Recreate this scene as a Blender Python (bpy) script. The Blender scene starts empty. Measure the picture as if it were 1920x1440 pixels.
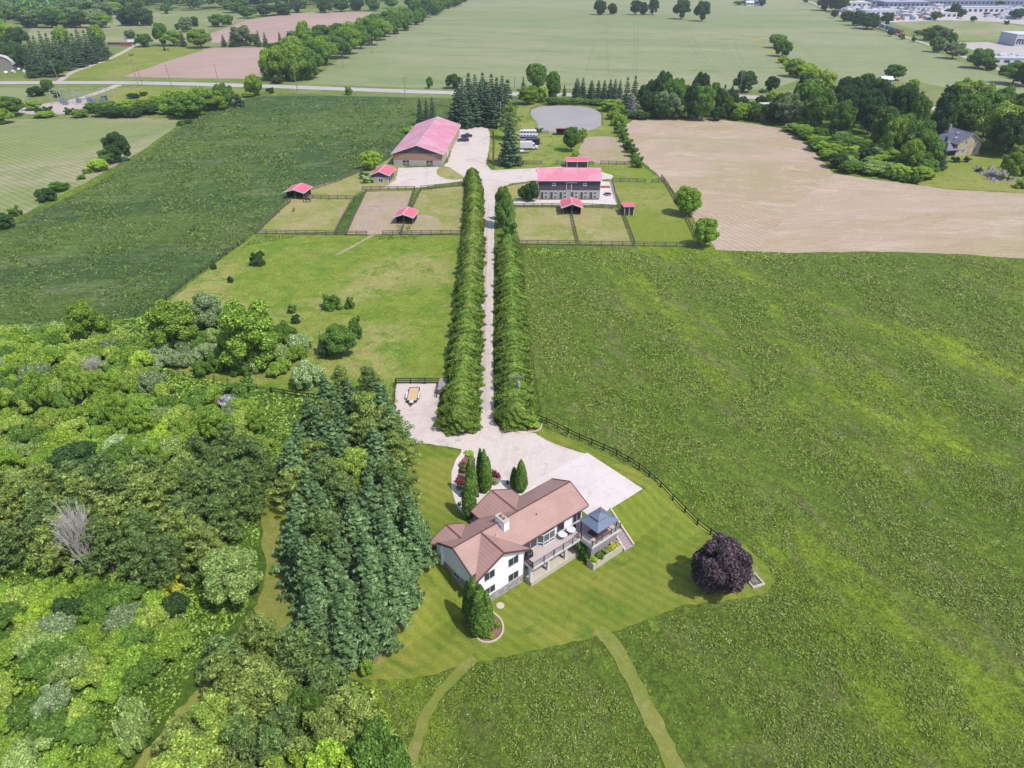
import bpy, bmesh, math, random
import numpy as np
from mathutils import Vector, Matrix

R = math.radians
S = bpy.context.scene
COL = S.collection

# ------------------------------------------------------------------ camera
F_PX, CAM_H, PITCH = 1333.0, 68.0, R(31.4)
cam_d = bpy.data.cameras.new('camera')
cam_d.sensor_width = 36.0
cam_d.lens = 36.0 * F_PX / 1920.0
cam_d.clip_start = 0.5
cam_d.clip_end = 20000
cam = bpy.data.objects.new('camera', cam_d)
COL.objects.link(cam)
cam.location = (0, 0, CAM_H)
cam.rotation_euler = (R(90) - PITCH, 0, 0)
S.camera = cam

# ------------------------------------------------------------------ light
SUN_EL = R(57)
SUN_DIR = Vector((0.75 * math.cos(SUN_EL), -0.66 * math.cos(SUN_EL), math.sin(SUN_EL))).normalized()
world = bpy.data.worlds.new("World")
S.world = world
world.use_nodes = True
wn = world.node_tree
bg = wn.nodes.get('Background') or wn.nodes.new('ShaderNodeBackground')
sky = wn.nodes.new('ShaderNodeTexSky')
sky.sky_type = 'NISHITA'
sky.sun_disc = False
sky.sun_elevation = SUN_EL
sky.sun_rotation = math.atan2(SUN_DIR.x, SUN_DIR.y)
sky.air_density = 1.0
sky.dust_density = 1.5
wn.links.new(sky.outputs[0], bg.inputs[0])
bg.inputs[1].default_value = 0.15
sun_d = bpy.data.lights.new('sun', 'SUN')
sun_d.energy = 3.4
sun_d.angle = R(0.6)
sun_d.color = (1.0, 0.96, 0.9)
sun = bpy.data.objects.new('sun', sun_d)
COL.objects.link(sun)
sun.location = (60, -60, 120)
sun.rotation_euler = SUN_DIR.to_track_quat('Z', 'Y').to_euler()
S.view_settings.view_transform = 'Standard'
S.view_settings.look = 'None'
S.view_settings.exposure = 0.47
S.view_settings.gamma = 1.0
S.view_settings.use_curve_mapping = False
S.cycles.max_bounces = 5
S.cycles.diffuse_bounces = 2
S.cycles.transmission_bounces = 3
S.cycles.volume_bounces = 0

# ------------------------------------------------------------------ terrain: a bank 3 m high below the house
OX, OY, UX, UY = -5.0, 62.2, 0.768, 0.640
def uv(x, y):
    dx, dy = x - OX, y - OY
    return dx * UX + dy * UY, -dx * UY + dy * UX
def xy(u, v):
    return OX + u * UX - v * UY, OY + u * UY + v * UX
U0, V0, LU, LV, NU, NV = 19.5, -0.8, 5.0, 4.4, 36, 28
def h_raw(u, v):
    w = 4.4 + max(0.0, u - 25) * 0.35
    t = min(1.0, max(0.0, (V0 - v) / w))
    return -3.55 * t * min(1.0, max(0.0, 1 - (u - 45) / 149.5))
def h_right(u, v):
    if v >= V0: return 0.0
    fu = max(0.0, (u - U0) / LU); fv = (V0 - v) / LV
    if fu >= NU: return 0.0
    fv = min(fv, float(NV))
    i, j = int(fu), min(int(fv), NV - 1)
    a, b = fu - i, fv - j
    H = lambda p, q: h_raw(U0 + p * LU, V0 - q * LV)
    if a + b <= 1:
        return H(i, j) * (1 - a - b) + H(i + 1, j) * a + H(i, j + 1) * b
    return H(i + 1, j + 1) * (a + b - 1) + H(i + 1, j) * (1 - b) + H(i, j + 1) * (1 - a)
def h_left(u, v):
    return -3.55 * min(1.0, max(0.0, (10.0 - v) / 9.5))
def hz(x, y):
    u, v = uv(x, y)
    return h_left(u, v) if u < U0 else h_right(u, v)

cp, sp = math.cos(PITCH), math.sin(PITCH)
def G(px, py, z=0.0):
    """point of the ground (or of height z) that a place in the photograph shows"""
    a = (px - 960) / F_PX; b = (py - 720) / F_PX
    d = (a, cp - b * sp, -sp - b * cp)
    t = (z - CAM_H) / d[2]
    return d[0] * t, d[1] * t
def GG(px, py):
    z = 0.0
    for _ in range(14):
        x, y = G(px, py, z)
        z = 0.5 * z + 0.5 * hz(x, y)
    return x, y
def top_height(x, y, z0, py_top):
    """height above z0 of something standing at x, y whose top is seen at row py_top"""
    b = (py_top - 720) / F_PX
    # dn/dep = b, dep = y c - z s, dn = -y s - z c  (z relative to camera)
    z = -y * (sp + b * cp) / (cp - b * sp)
    return z + CAM_H - z0
def ppm(py):
    return 0.01254 * (py + 93)

# ------------------------------------------------------------------ naming
def tag(o, label=None, cat=None, group=None, kind=None):
    if label: o['label'] = label
    if cat: o['category'] = cat
    if group: o['group'] = group
    if kind: o['kind'] = kind
    return o
def empty(name, loc=(0, 0, 0), rz=0.0, label=None, cat=None, group=None, kind=None):
    o = bpy.data.objects.new(name, None)
    o.empty_display_size = 0.5
    COL.objects.link(o)
    o.location = loc
    o.rotation_euler = (0, 0, rz)
    return tag(o, label, cat, group, kind)
def link(name, me, mat=None, parent=None, loc=None, rz=None):
    o = bpy.data.objects.new(name, me)
    COL.objects.link(o)
    if mat is not None and not me.materials:
        me.materials.append(mat)
    if parent is not None: o.parent = parent
    if loc is not None: o.location = loc
    if rz is not None: o.rotation_euler = (0, 0, rz)
    return o
def copy_tree(o, parent=None):
    c = o.copy(); COL.objects.link(c); c.parent = parent
    for ch in list(o.children): copy_tree(ch, c)
    return c

# ------------------------------------------------------------------ materials
GA = 0.66      # photographed brightness to base colour
def rgb(r, g, b, k=None):
    """sRGB 0..255 as seen in sunlight to base colour"""
    k = GA if k is None else k
    f = lambda c: k * (c / 12.92 if c <= 0.04045 else ((c + 0.055) / 1.055) ** 2.4)
    return (f(r / 255), f(g / 255), f(b / 255), 1)
class NT:
    def __init__(s, name, rough=0.9, spec=0.2):
        s.m = bpy.data.materials.new(name); s.m.use_nodes = True
        s.t = s.m.node_tree; s.b = s.t.nodes['Principled BSDF']
        s.b.inputs['Roughness'].default_value = rough
        s.b.inputs['Specular IOR Level'].default_value = spec
    def n(s, typ, **kw):
        n = s.t.nodes.new(typ)
        for k, v in kw.items(): setattr(n, k, v)
        return n
    def l(s, a, b): s.t.links.new(a, b)
    def noise(s, scale, detail=4, rough=0.6, vec=None, dist=0.0):
        n = s.n('ShaderNodeTexNoise'); n.inputs['Scale'].default_value = scale
        n.inputs['Detail'].default_value = detail; n.inputs['Roughness'].default_value = rough
        n.inputs['Distortion'].default_value = dist
        if vec is not None: s.l(vec, n.inputs['Vector'])
        return n.outputs['Fac']
    def pos(s, rot=0.0, sc=(1, 1, 1)):
        g = s.n('ShaderNodeNewGeometry'); m = s.n('ShaderNodeMapping'); m2 = s.n('ShaderNodeMapping')
        m.inputs['Rotation'].default_value = (0, 0, rot); m2.inputs['Scale'].default_value = sc
        s.l(g.outputs['Position'], m.inputs['Vector']); s.l(m.outputs['Vector'], m2.inputs['Vector'])
        return m2.outputs['Vector']
    def obj(s, rot=(0, 0, 0), sc=(1, 1, 1)):
        g = s.n('ShaderNodeTexCoord'); m = s.n('ShaderNodeMapping')
        m.inputs['Rotation'].default_value = rot; m.inputs['Scale'].default_value = sc
        s.l(g.outputs['Object'], m.inputs['Vector'])
        return m.outputs['Vector']
    def ramp(s, fac, lo, hi):
        m = s.n('ShaderNodeMapRange'); m.inputs['From Min'].default_value = lo; m.inputs['From Max'].default_value = hi
        m.interpolation_type = 'SMOOTHSTEP'
        s.l(fac, m.inputs['Value']); return m.outputs['Result']
    def mix(s, fac, a, b):
        m = s.n('ShaderNodeMix', data_type='RGBA')
        for sock, v in ((m.inputs[0], fac), (m.inputs[6], a), (m.inputs[7], b)):
            if isinstance(v, (tuple, list, float, int)): sock.default_value = v
            else: s.l(v, sock)
        return m.outputs[2]
    def scale(s, col, fac, lo, hi):
        """multiply a colour by a map of fac to lo..hi"""
        m = s.n('ShaderNodeMapRange'); m.inputs['From Min'].default_value = 0.33; m.inputs['From Max'].default_value = 0.67
        m.inputs['To Min'].default_value = lo; m.inputs['To Max'].default_value = hi
        s.l(fac, m.inputs['Value'])
        v = s.n('ShaderNodeVectorMath', operation='SCALE')
        s.l(col, v.inputs[0]); s.l(m.outputs['Result'], v.inputs['Scale'])
        return v.outputs[0]
    def bump(s, h, strength=0.5, dist=0.1, prev=None):
        b = s.n('ShaderNodeBump'); b.inputs['Strength'].default_value = strength; b.inputs['Distance'].default_value = dist
        s.l(h, b.inputs['Height'])
        if prev is not None: s.l(prev, b.inputs['Normal'])
        s.l(b.outputs[0], s.b.inputs['Normal']); return b.outputs[0]
    def out(s, col):
        if isinstance(col, (tuple, list)): s.b.inputs['Base Color'].default_value = col
        else: s.l(col, s.b.inputs['Base Color'])
        return s.m

def ground_mat(name, base, second, third, big=0.02, mid=0.15, fine=2.5, streak=None, bump=0.6, bdist=0.25,
               contrast=(0.7, 1.3), t2=(0.42, 0.6), t3=(0.5, 0.68), rows=None, clump=None):
    k = NT(name)
    ang, sc = streak if streak else (0.0, (1, 1, 1))
    p = k.pos(); ps = k.pos(ang, sc)
    c = k.mix(k.ramp(k.noise(big, 5, 0.65, ps, 0.6), *t2), base, second)
    c = k.mix(k.ramp(k.noise(mid, 6, 0.7, ps, 0.8), *t3), c, third)
    f1 = k.noise(fine, 8, 0.75, p)
    f2 = k.noise(fine * 0.22, 5, 0.7, ps, 0.4)
    c = k.scale(c, f1, *contrast)
    c = k.scale(c, f2, 0.5 + contrast[0] * 0.5, 0.5 + contrast[1] * 0.5)
    if clump:
        f3 = k.noise(clump[0], 4, 0.65, k.pos(ang, (1, 1, 1)), 1.2)
        c = k.scale(c, f3, 1 - clump[1], 1 + clump[1])
        f2 = f3
    if rows:
        ra, per, amt = rows
        w = k.n('ShaderNodeTexWave', bands_direction='X'); w.inputs['Scale'].default_value = 0.314 / per
        w.inputs['Distortion'].default_value = 3.0; w.inputs['Detail'].default_value = 3; w.inputs['Detail Scale'].default_value = 0.3
        k.l(k.pos(ra), w.inputs['Vector'])
        c = k.scale(c, w.outputs['Fac'], 1 - amt, 1 + amt)
    nb = k.bump(f2, bump, bdist * 3)
    k.bump(f1, bump, bdist, nb)
    return k.out(c)

def plain(name, col, rough=0.7, spec=0.3, var=0.12, vs=1.5, bump=0.0, metal=0.0):
    k = NT(name, rough, spec)
    k.b.inputs['Metallic'].default_value = metal
    f = k.noise(vs, 6, 0.7, k.obj())
    c = k.scale(k.mix(0.0, col, col), f, 1 - var, 1 + var)
    if bump: k.bump(f, bump, 0.05)
    return k.out(c)

# ------------------------------------------------------------------ ground sheets
def rough_edge(pts, step, amp, rng):
    out = []
    n = len(pts)
    for i in range(n):
        a, b = pts[i], pts[(i + 1) % n]
        L = math.hypot(b[0] - a[0], b[1] - a[1])
        k = max(1, min(60, int(L / step)))
        nx, ny = -(b[1] - a[1]) / (L + 1e-9), (b[0] - a[0]) / (L + 1e-9)
        for j in range(k):
            t = j / k
            d = rng.uniform(-amp, amp)
            out.append((a[0] + (b[0] - a[0]) * t + nx * d, a[1] + (b[1] - a[1]) * t + ny * d))
    return out
SHEETS = []      # outlines of the sheets laid so far, to stack only those that overlap
def in_poly(P, x, y):
    c = False
    for i in range(len(P)):
        a, b = P[i], P[i - 1]
        if (a[1] > y) != (b[1] > y) and x < (b[0] - a[0]) * (y - a[1]) / (b[1] - a[1]) + a[0]: c = not c
    return c
def next_level(P):
    b = (min(p[0] for p in P), max(p[0] for p in P), min(p[1] for p in P), max(p[1] for p in P))
    lev = 0
    for Q, qb, ql in SHEETS:
        if ql <= lev or qb[0] > b[1] + 1 or qb[1] < b[0] - 1 or qb[2] > b[3] + 1 or qb[3] < b[2] - 1: continue
        if any(in_poly(Q, *p) for p in P) or any(in_poly(P, *q) for q in Q) or any(in_poly(Q, (P[i][0] + P[i - 1][0]) / 2, (P[i][1] + P[i - 1][1]) / 2) for i in range(len(P))): lev = ql
        elif any(abs(p[0] - q[0]) < 3 and abs(p[1] - q[1]) < 3 for p in P for q in Q): lev = ql
    SHEETS.append((P, b, lev + 1))
    return lev + 1
def lattice_cut(bm, planes):
    for co, no in planes:
        geom = bm.verts[:] + bm.edges[:] + bm.faces[:]
        bmesh.ops.bisect_plane(bm, geom=geom, plane_co=co, plane_no=no, dist=1e-5)
def sheet(name, pts, mat, level=None, dz=None, world_pts=False, step=2.0, amp=0.25, kind='structure', label=None, cat=None, smooth=False):
    """one flat or banked sheet of ground, following the terrain"""
    rng = random.Random(name + str(len(pts)))
    if not world_pts: pts = [GG(*p) for p in pts]
    if smooth: pts = chaikin(pts)
    if dz is None: dz = 0.005 * next_level(list(pts))
    if amp > 0: pts = rough_edge(pts, step, amp, rng)
    from mathutils.geometry import tessellate_polygon
    tris = tessellate_polygon([[Vector((p[0], p[1], 0)) for p in pts]])
    V, Fc = [], []
    for side in (0, 1):
        bm = bmesh.new()
        vs = [bm.verts.new((p[0], p[1], 0)) for p in pts]
        for t in tris:
            try: bm.faces.new([vs[i] for i in t])
            except ValueError: pass
        c = xy(U0, 0); no = (UX, UY, 0)
        bmesh.ops.bisect_plane(bm, geom=bm.verts[:] + bm.edges[:] + bm.faces[:], plane_co=(c[0], c[1], 0), plane_no=no,
                               clear_outer=(side == 0), clear_inner=(side == 1), dist=1e-5)
        if not bm.faces: bm.free(); continue
        uvs = [uv(v.co.x, v.co.y) for v in bm.verts]
        vmin = min(q[1] for q in uvs); vmax = max(q[1] for q in uvs); umin = min(q[0] for q in uvs); umax = max(q[0] for q in uvs)
        planes = []
        vn = (-UY, UX, 0)
        if side == 0:
            for vv in (10.0, 0.5):
                if vmin < vv < vmax: q = xy(0, vv); planes.append(((q[0], q[1], 0), vn))
            hf = h_left
        else:
            hf = h_right
            if vmin < V0 and umin < U0 + NU * LU:
                for j in range(0, NV + 1):
                    vv = V0 - j * LV
                    if vmin < vv < vmax: q = xy(0, vv); planes.append(((q[0], q[1], 0), vn))
                for i in range(0, NU + 1):
                    uu = U0 + i * LU
                    if umin < uu < umax: q = xy(uu, 0); planes.append(((q[0], q[1], 0), no))
                dn = Vector((UX / LU + UY / LV, UY / LU - UX / LV, 0))
                for kk in range(0, NU + NV + 1):
                    # a + b = kk, a = (u-U0)/LU, b = (V0-v)/LV
                    q = xy(U0 + kk * LU, V0)
                    planes.append(((q[0], q[1], 0), dn.normalized()))
        lattice_cut(bm, planes)
        off = len(V)
        bm.verts.ensure_lookup_table()
        for i, v in enumerate(bm.verts):
            v.index = i
            q = uv(v.co.x, v.co.y)
            V.append((v.co.x, v.co.y, hf(*q) + dz))
        for f in bm.faces:
            idx = [off + v.index for v in f.verts]
            if f.normal.z < 0: idx.reverse()
            Fc.append(idx)
        bm.free()
    me = bpy.data.meshes.new(name); me.from_pydata(V, [], Fc); me.update()
    o = link(name, me, mat)
    return tag(o, label, cat, None, kind)
def chaikin(pts, n=2, closed=True):
    for _ in range(n):
        q = []
        m = len(pts)
        for i in range(m if closed else m - 1):
            a, b = pts[i], pts[(i + 1) % m]
            q.append((a[0] * .75 + b[0] * .25, a[1] * .75 + b[1] * .25))
            q.append((a[0] * .25 + b[0] * .75, a[1] * .25 + b[1] * .75))
        if not closed: q = [pts[0]] + q + [pts[-1]]
        pts = q
    return pts
def strip(name, line, width, mat, **kw):
    """a path of given width in metres along a line given in the photograph"""
    pts = [GG(*p[:2]) for p in line] if not kw.pop('world_line', False) else line
    pts = chaikin(pts, 2, False)
    Ls, Rs = [], []
    n = len(pts)
    for i, p in enumerate(pts):
        a = pts[max(0, i - 1)]; b = pts[min(n - 1, i + 1)]
        dx, dy = b[0] - a[0], b[1] - a[1]; L = math.hypot(dx, dy) + 1e-9
        w = width(i / (n - 1)) if callable(width) else width
        Ls.append((p[0] - dy / L * w / 2, p[1] + dx / L * w / 2)); Rs.append((p[0] + dy / L * w / 2, p[1] - dx / L * w / 2))
    return sheet(name, Ls + Rs[::-1], mat, world_pts=True, **kw)

# ---- materials of the ground
A = R(0)
M = {}
M['meadow'] = ground_mat('meadow grass', rgb(110, 134, 46), rgb(144, 168, 42), rgb(130, 138, 76), 0.03, 0.16, 2.6,
                         streak=(R(67), (0.35, 1, 1)), bump=0.9, bdist=0.35, contrast=(0.6, 1.4), t2=(0.48, 0.66), t3=(0.5, 0.66), clump=(.75, .26))
M['hay'] = ground_mat('dark hay grass', rgb(78, 104, 52), rgb(100, 124, 54), rgb(120, 132, 84), 0.02, 0.12, 1.3,
                      streak=(R(-8), (0.4, 1, 1)), bump=0.9, bdist=0.4, contrast=(0.62, 1.36), clump=(.42, .24))
M['pasture'] = ground_mat('grazed pasture grass', rgb(132, 148, 54), rgb(160, 158, 92), rgb(112, 140, 44), 0.025, 0.16, 1.6,
                          bump=0.6, bdist=0.15, contrast=(0.74, 1.24), t2=(0.46, 0.62), t3=(0.48, 0.62), clump=(.5, .12))
M['thicket'] = ground_mat('rank weeds', rgb(88, 124, 38), rgb(112, 142, 48), rgb(70, 100, 42), 0.06, 0.4, 3.0, bump=1, bdist=0.4)
M['lawn'] = ground_mat('mown lawn', rgb(120, 136, 46), rgb(142, 146, 60), rgb(100, 126, 42), 0.05, 0.25, 4.0, bump=0.4, bdist=0.06,
                       contrast=(0.8, 1.18), rows=(R(-52), 1.5, 0.07))
M['drylawn'] = ground_mat('dry worn grass', rgb(138, 142, 70), rgb(126, 138, 56), rgb(154, 148, 92), 0.08, 0.4, 4.0, bump=0.4, bdist=0.06, contrast=(0.8, 1.18))
M['pad_lawn'] = ground_mat('paddock grass', rgb(132, 146, 54), rgb(152, 154, 80), rgb(114, 134, 46), 0.04, 0.3, 2.2, bump=0.4, bdist=0.1, contrast=(0.82, 1.16))
M['pad_worn'] = ground_mat('worn paddock grass', rgb(168, 160, 104), rgb(146, 152, 78), rgb(178, 164, 128), 0.06, 0.3, 2.2, bump=0.5, bdist=0.12, contrast=(0.78, 1.2))
M['pad_dirt'] = ground_mat('paddock dirt', rgb(184, 164, 144), rgb(172, 162, 118), rgb(172, 142, 128), 0.05, 0.25, 2.0, bump=0.4, bdist=0.08, contrast=(0.85, 1.14))
M['wheat'] = ground_mat('young wheat', rgb(144, 154, 106), rgb(158, 160, 122), rgb(130, 146, 98), 0.006, 0.03, .4,
                        streak=(R(10), (0.3, 1, 1)), bump=0.3, bdist=0.15, contrast=(0.86, 1.14), clump=(.06, .05))
M['crop'] = ground_mat('pale young crop', rgb(142, 152, 96), rgb(166, 162, 124), rgb(128, 144, 84), 0.015, 0.08, 1.2,
                       streak=(R(-35), (0.4, 1, 1)), bump=0.4, bdist=0.15, contrast=(0.8, 1.18), rows=(R(-52), 2.2, 0.09))
M['stubble'] = ground_mat('stubble', rgb(190, 170, 148), rgb(180, 162, 130), rgb(200, 180, 160), 0.03, 0.12, 1.1,
                          streak=(R(15), (0.5, 1, 1)), bump=0.5, bdist=0.12, contrast=(0.84, 1.16), rows=(R(-22), 1.9, 0.06))
M['stubble2'] = ground_mat('stubble headland', rgb(190, 170, 148), rgb(180, 162, 130), rgb(200, 180, 160), 0.03, 0.12, 1.1,
                          streak=(R(-8), (0.4, 1, 1)), bump=0.5, bdist=0.12, contrast=(0.84, 1.16), rows=(R(84), 1.7, 0.055))
M['plough'] = ground_mat('ploughed soil', rgb(188, 160, 148), rgb(180, 152, 140), rgb(194, 168, 154), 0.008, 0.05, 0.5, bump=0.3, bdist=0.1, contrast=(0.93, 1.07))
M['gravel'] = ground_mat('pale gravel', rgb(224, 209, 202), rgb(211, 196, 187), rgb(196, 182, 170), 0.12, 0.5, 6.0, bump=0.3, bdist=0.03, contrast=(0.88, 1.09), t2=(.5, .62), t3=(.54, .7))
M['track'] = ground_mat('beige gravel track', rgb(204, 190, 182), rgb(196, 184, 172), rgb(188, 174, 158), 0.2, 0.8, 6.0, bump=0.3, bdist=0.03, contrast=(0.88, 1.1), streak=(0, (1, .1, 1)))
M['wheelmark'] = ground_mat('flattened wheat', rgb(120, 142, 104), rgb(126, 148, 108), rgb(112, 134, 98), 0.05, .3, 2, bump=.2)
M['rut'] = ground_mat('worn tyre track', rgb(214, 206, 202), rgb(206, 196, 190), rgb(198, 188, 180), 0.2, 0.8, 6.0, bump=0.2, bdist=0.02, contrast=(0.9, 1.08))
M['concrete'] = ground_mat('pale concrete', rgb(232, 219, 216), rgb(226, 213, 210), rgb(214, 202, 198), 0.1, 0.6, 5.0, bump=0.08, bdist=0.01, contrast=(0.95, 1.04))
M['road'] = ground_mat('rural road surface', rgb(196, 190, 190), rgb(190, 182, 180), rgb(200, 194, 190), 0.02, 0.1, 1.0, bump=0.1, bdist=0.02, contrast=(0.95, 1.05), streak=(0, (0.1, 1, 1)))
M['verge'] = ground_mat('verge grass', rgb(122, 138, 66), rgb(140, 146, 92), rgb(102, 128, 60), 0.03, 0.15, 1.2, bump=0.5, bdist=0.15, contrast=(0.8, 1.18))
M['ring'] = ground_mat('grey riding sand', rgb(172, 167, 168), rgb(166, 161, 162), rgb(178, 171, 172), 0.03, 0.12, 1.0, bump=0.1, bdist=0.04, contrast=(0.95, 1.05), rows=(R(90), 1.8, 0.02))
M['yard'] = ground_mat('industrial yard', rgb(204, 194, 192), rgb(196, 182, 178), rgb(188, 184, 186), 0.01, 0.04, 0.5, bump=0.1, contrast=(0.92, 1.07))
M['mulch'] = ground_mat('garden mulch', rgb(150, 112, 98), rgb(132, 100, 84), rgb(164, 128, 112), 0.3, 1.2, 8, bump=0.6, bdist=0.05, contrast=(0.75, 1.2))
M['needles'] = ground_mat('needle litter', rgb(140, 116, 92), rgb(128, 116, 76), rgb(112, 92, 70), 0.15, 0.8, 5, bump=0.5, bdist=0.06, contrast=(0.8, 1.18))
# ================================================================== THE SETTING
BIG = 9000
sheet('meadow', [(-BIG, -400), (BIG, -400), (BIG, 9000), (-BIG, 9000)], M['meadow'], dz=0.0, world_pts=True, amp=0)
# far background country
sheet('far_pasture', [(-900, 150), (-900, -60), (2800, -60), (2800, 190), (1920, 205), (1560, 175), (840, 172), (560, 158), (0, 150)], M['verge'], amp=0)
sheet('wheat_field', [(575, 157), (640, 108), (700, 66), (770, 32), (835, -5), (880, -30), (1500, -30), (1513, 4), (1557, 29), (1633, 56), (1700, 71), (1748, 95),
       (1813, 122), (1880, 146), (1960, 168), (2400, 260), (2300, 290), (1960, 204), (1900, 194), (1800, 170), (1735, 156), (1640, 152), (1560, 150),
       (1500, 148), (1440, 172), (1240, 169), (960, 167), (760, 166)], M['wheat'], amp=0.8, step=15)
sheet('ploughed_field', [(228, 144), (310, 116), (393, 90), (503, 89), (496, 120), (488, 148), (333, 146)], M['plough'], amp=0.6, step=8)
sheet('ploughed_field', [(392, 77), (396, 62), (430, 50), (460, 38), (547, 25), (620, 22), (700, 23), (665, 40), (600, 72), (533, 81), (400, 80)], M['plough'], amp=0.8, step=12)
sheet('pasture_field', [(40, 78), (60, 50), (130, 48), (212, 44), (210, 27), (300, 22), (480, 20), (462, 36), (430, 46), (390, 56), (388, 78), (200, 82)], M['crop'], amp=1, step=15)
sheet('farm_lawn', [(118, 148), (150, 128), (200, 108), (250, 88), (392, 89), (310, 116), (226, 144)], M['pad_lawn'], amp=0.5, step=8)
sheet('industrial_yard', [(1556, 22), (1590, 8), (1620, -5), (1760, -6), (2300, -10), (2400, 60), (1920, 45), (1820, 38), (1760, 40), (1672, 42), (1625, 40)], M['yard'], amp=0)
sheet('industrial_yard', [(1790, 80), (1905, 78), (2100, 90), (2100, 140), (1920, 122), (1860, 108)], M['yard'], amp=0.5)
sheet('grass_field', [(1672, 42), (1762, 38), (1830, 38), (1925, 50), (2100, 62), (2100, 86), (1905, 76), (1800, 75), (1740, 66)], M['crop'], amp=0.5, step=12)
strip('railway_bed', [(1490, -8), (1530, 10), (1580, 32), (1640, 52), (1700, 72), (1760, 92), (1820, 113), (1880, 136), (1960, 160), (2300, 250)], 7.0, M['verge'], amp=0.3)
strip('railway_track', [(1492, -8), (1532, 9), (1584, 31), (1644, 51), (1704, 71), (1764, 91), (1824, 112), (1884, 134), (1964, 158), (2300, 248)], 4.2, M['yard'], amp=0.1)
strip('far_road', [(1690, -2), (1745, 12), (1790, 20), (1850, 36), (1925, 46), (2100, 66)], 12.0, M['road'], amp=0)
# verge and road
sheet('road_verge', [(-400, 160), (-400, 146), (0, 147), (200, 146), (330, 148), (470, 151), (575, 157), (760, 164), (960, 166), (1240, 168), (1440, 169), (1580, 175), (1760, 190), (1930, 207),
       (2300, 250), (2300, 270), (1930, 228), (1700, 212), (1440, 196), (1250, 192), (960, 186), (850, 184), (640, 180), (500, 172), (460, 180), (330, 222), (0, 222), (-400, 225)], M['verge'], amp=0.5, step=12)
strip('country_road', [(-500, 156), (-200, 155.5), (0, 155), (200, 154.5), (330, 156.5), (450, 160), (560, 163.5), (700, 169), (850, 174), (1000, 177), (1200, 178.5), (1390, 181),
       (1540, 187), (1720, 200), (1920, 219), (2300, 262)], 10.5, M['road'], amp=0.15)
strip('farm_track', [(112, 152), (130, 137), (160, 127), (212, 108), (250, 87)], 4.0, M['track'], amp=0.2)
strip('utility_track', [(222, 159), (205, 166), (180, 175), (155, 183), (130, 190)], 5.0, M['track'], amp=0.3)
sheet('gravel_pad', [(30, 205), (60, 198), (100, 192), (170, 186), (180, 200), (165, 212), (100, 215), (40, 214)], M['track'], amp=0.5)
sheet('green_crop_field', [(-300, 165), (0, 164), (60, 166), (70, 176), (40, 190), (0, 195), (-300, 200)], M['wheat'], amp=0.5, step=6)
sheet('lawn_strip', [(215, 165), (300, 163), (460, 168), (485, 172), (440, 195), (330, 215), (240, 200), (185, 186)], M['pad_lawn'], amp=0.5, step=6)
# middle ground, left
sheet('crop_field', [(-500, 224), (0, 223), (170, 222), (345, 222), (338, 232), (310, 252), (262, 285), (200, 320), (125, 362), (60, 393), (0, 424), (-200, 520), (-500, 600)], M['crop'], amp=0.5, step=5)
sheet('hay_field', [(349, 231), (372, 216), (410, 196), (500, 179), (640, 180), (850, 184), (850, 225), (790, 232), (745, 285), (704, 312), (640, 334), (560, 356), (530, 380),
       (481, 436), (455, 455), (392, 500), (330, 545), (285, 582), (200, 604), (100, 610), (0, 620), (-400, 700), (-700, 620), (-250, 535), (0, 434), (70, 400), (125, 372), (205, 330), (262, 296), (312, 262)],
      M['hay'], amp=0.5, step=4)
sheet('thicket_floor', [(-200, 640), (0, 618), (100, 610), (200, 604), (285, 582), (330, 560), (450, 545), (560, 600), (590, 720), (600, 740), (560, 800), (520, 900), (540, 1000), (560, 1130),
       (620, 1240), (700, 1300), (760, 1440), (760, 1700), (-400, 1700)], M['thicket'], amp=0.5)
sheet('pasture', [(484, 439), (640, 442), (862, 441), (872, 560), (850, 720), (742, 722), (738, 760), (690, 740), (600, 738), (430, 722), (320, 700), (290, 640), (330, 565), (300, 580),
       (392, 503), (457, 457)], M['pasture'], amp=0.3)
sheet('shed_verge', [(530, 383), (562, 358), (640, 336), (704, 314), (742, 290), (760, 312), (740, 345), (745, 358), (690, 358), (650, 380), (548, 378)], M['pad_worn'], amp=0.3)
sheet('paddock', [(548, 376), (662, 374), (640, 436), (482, 438)], M['pad_worn'], amp=0.3)
sheet('paddock_lane', [(668, 372), (684, 357), (700, 358), (668, 400), (650, 440), (628, 440), (645, 400)], M['thicket'], amp=0.3)
sheet('paddock', [(686, 360), (777, 358), (766, 388), (750, 440), (650, 440), (665, 402)], M['pad_dirt'], amp=0.3)
sheet('paddock', [(790, 357), (872, 349), (864, 440), (750, 440), (770, 395)], M['pad_worn'], amp=0.3)
sheet('trodden_patch', [(752, 425), (772, 405), (800, 402), (826, 412), (830, 430), (812, 440), (756, 440), (720, 441), (700, 425), (720, 405), (740, 400)], M['pad_dirt'], amp=0.5, smooth=True)
strip('trodden_path', [(700, 441), (680, 452), (655, 466), (632, 478)], 0.9, M['pad_dirt'], amp=0.15, step=1)
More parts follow.
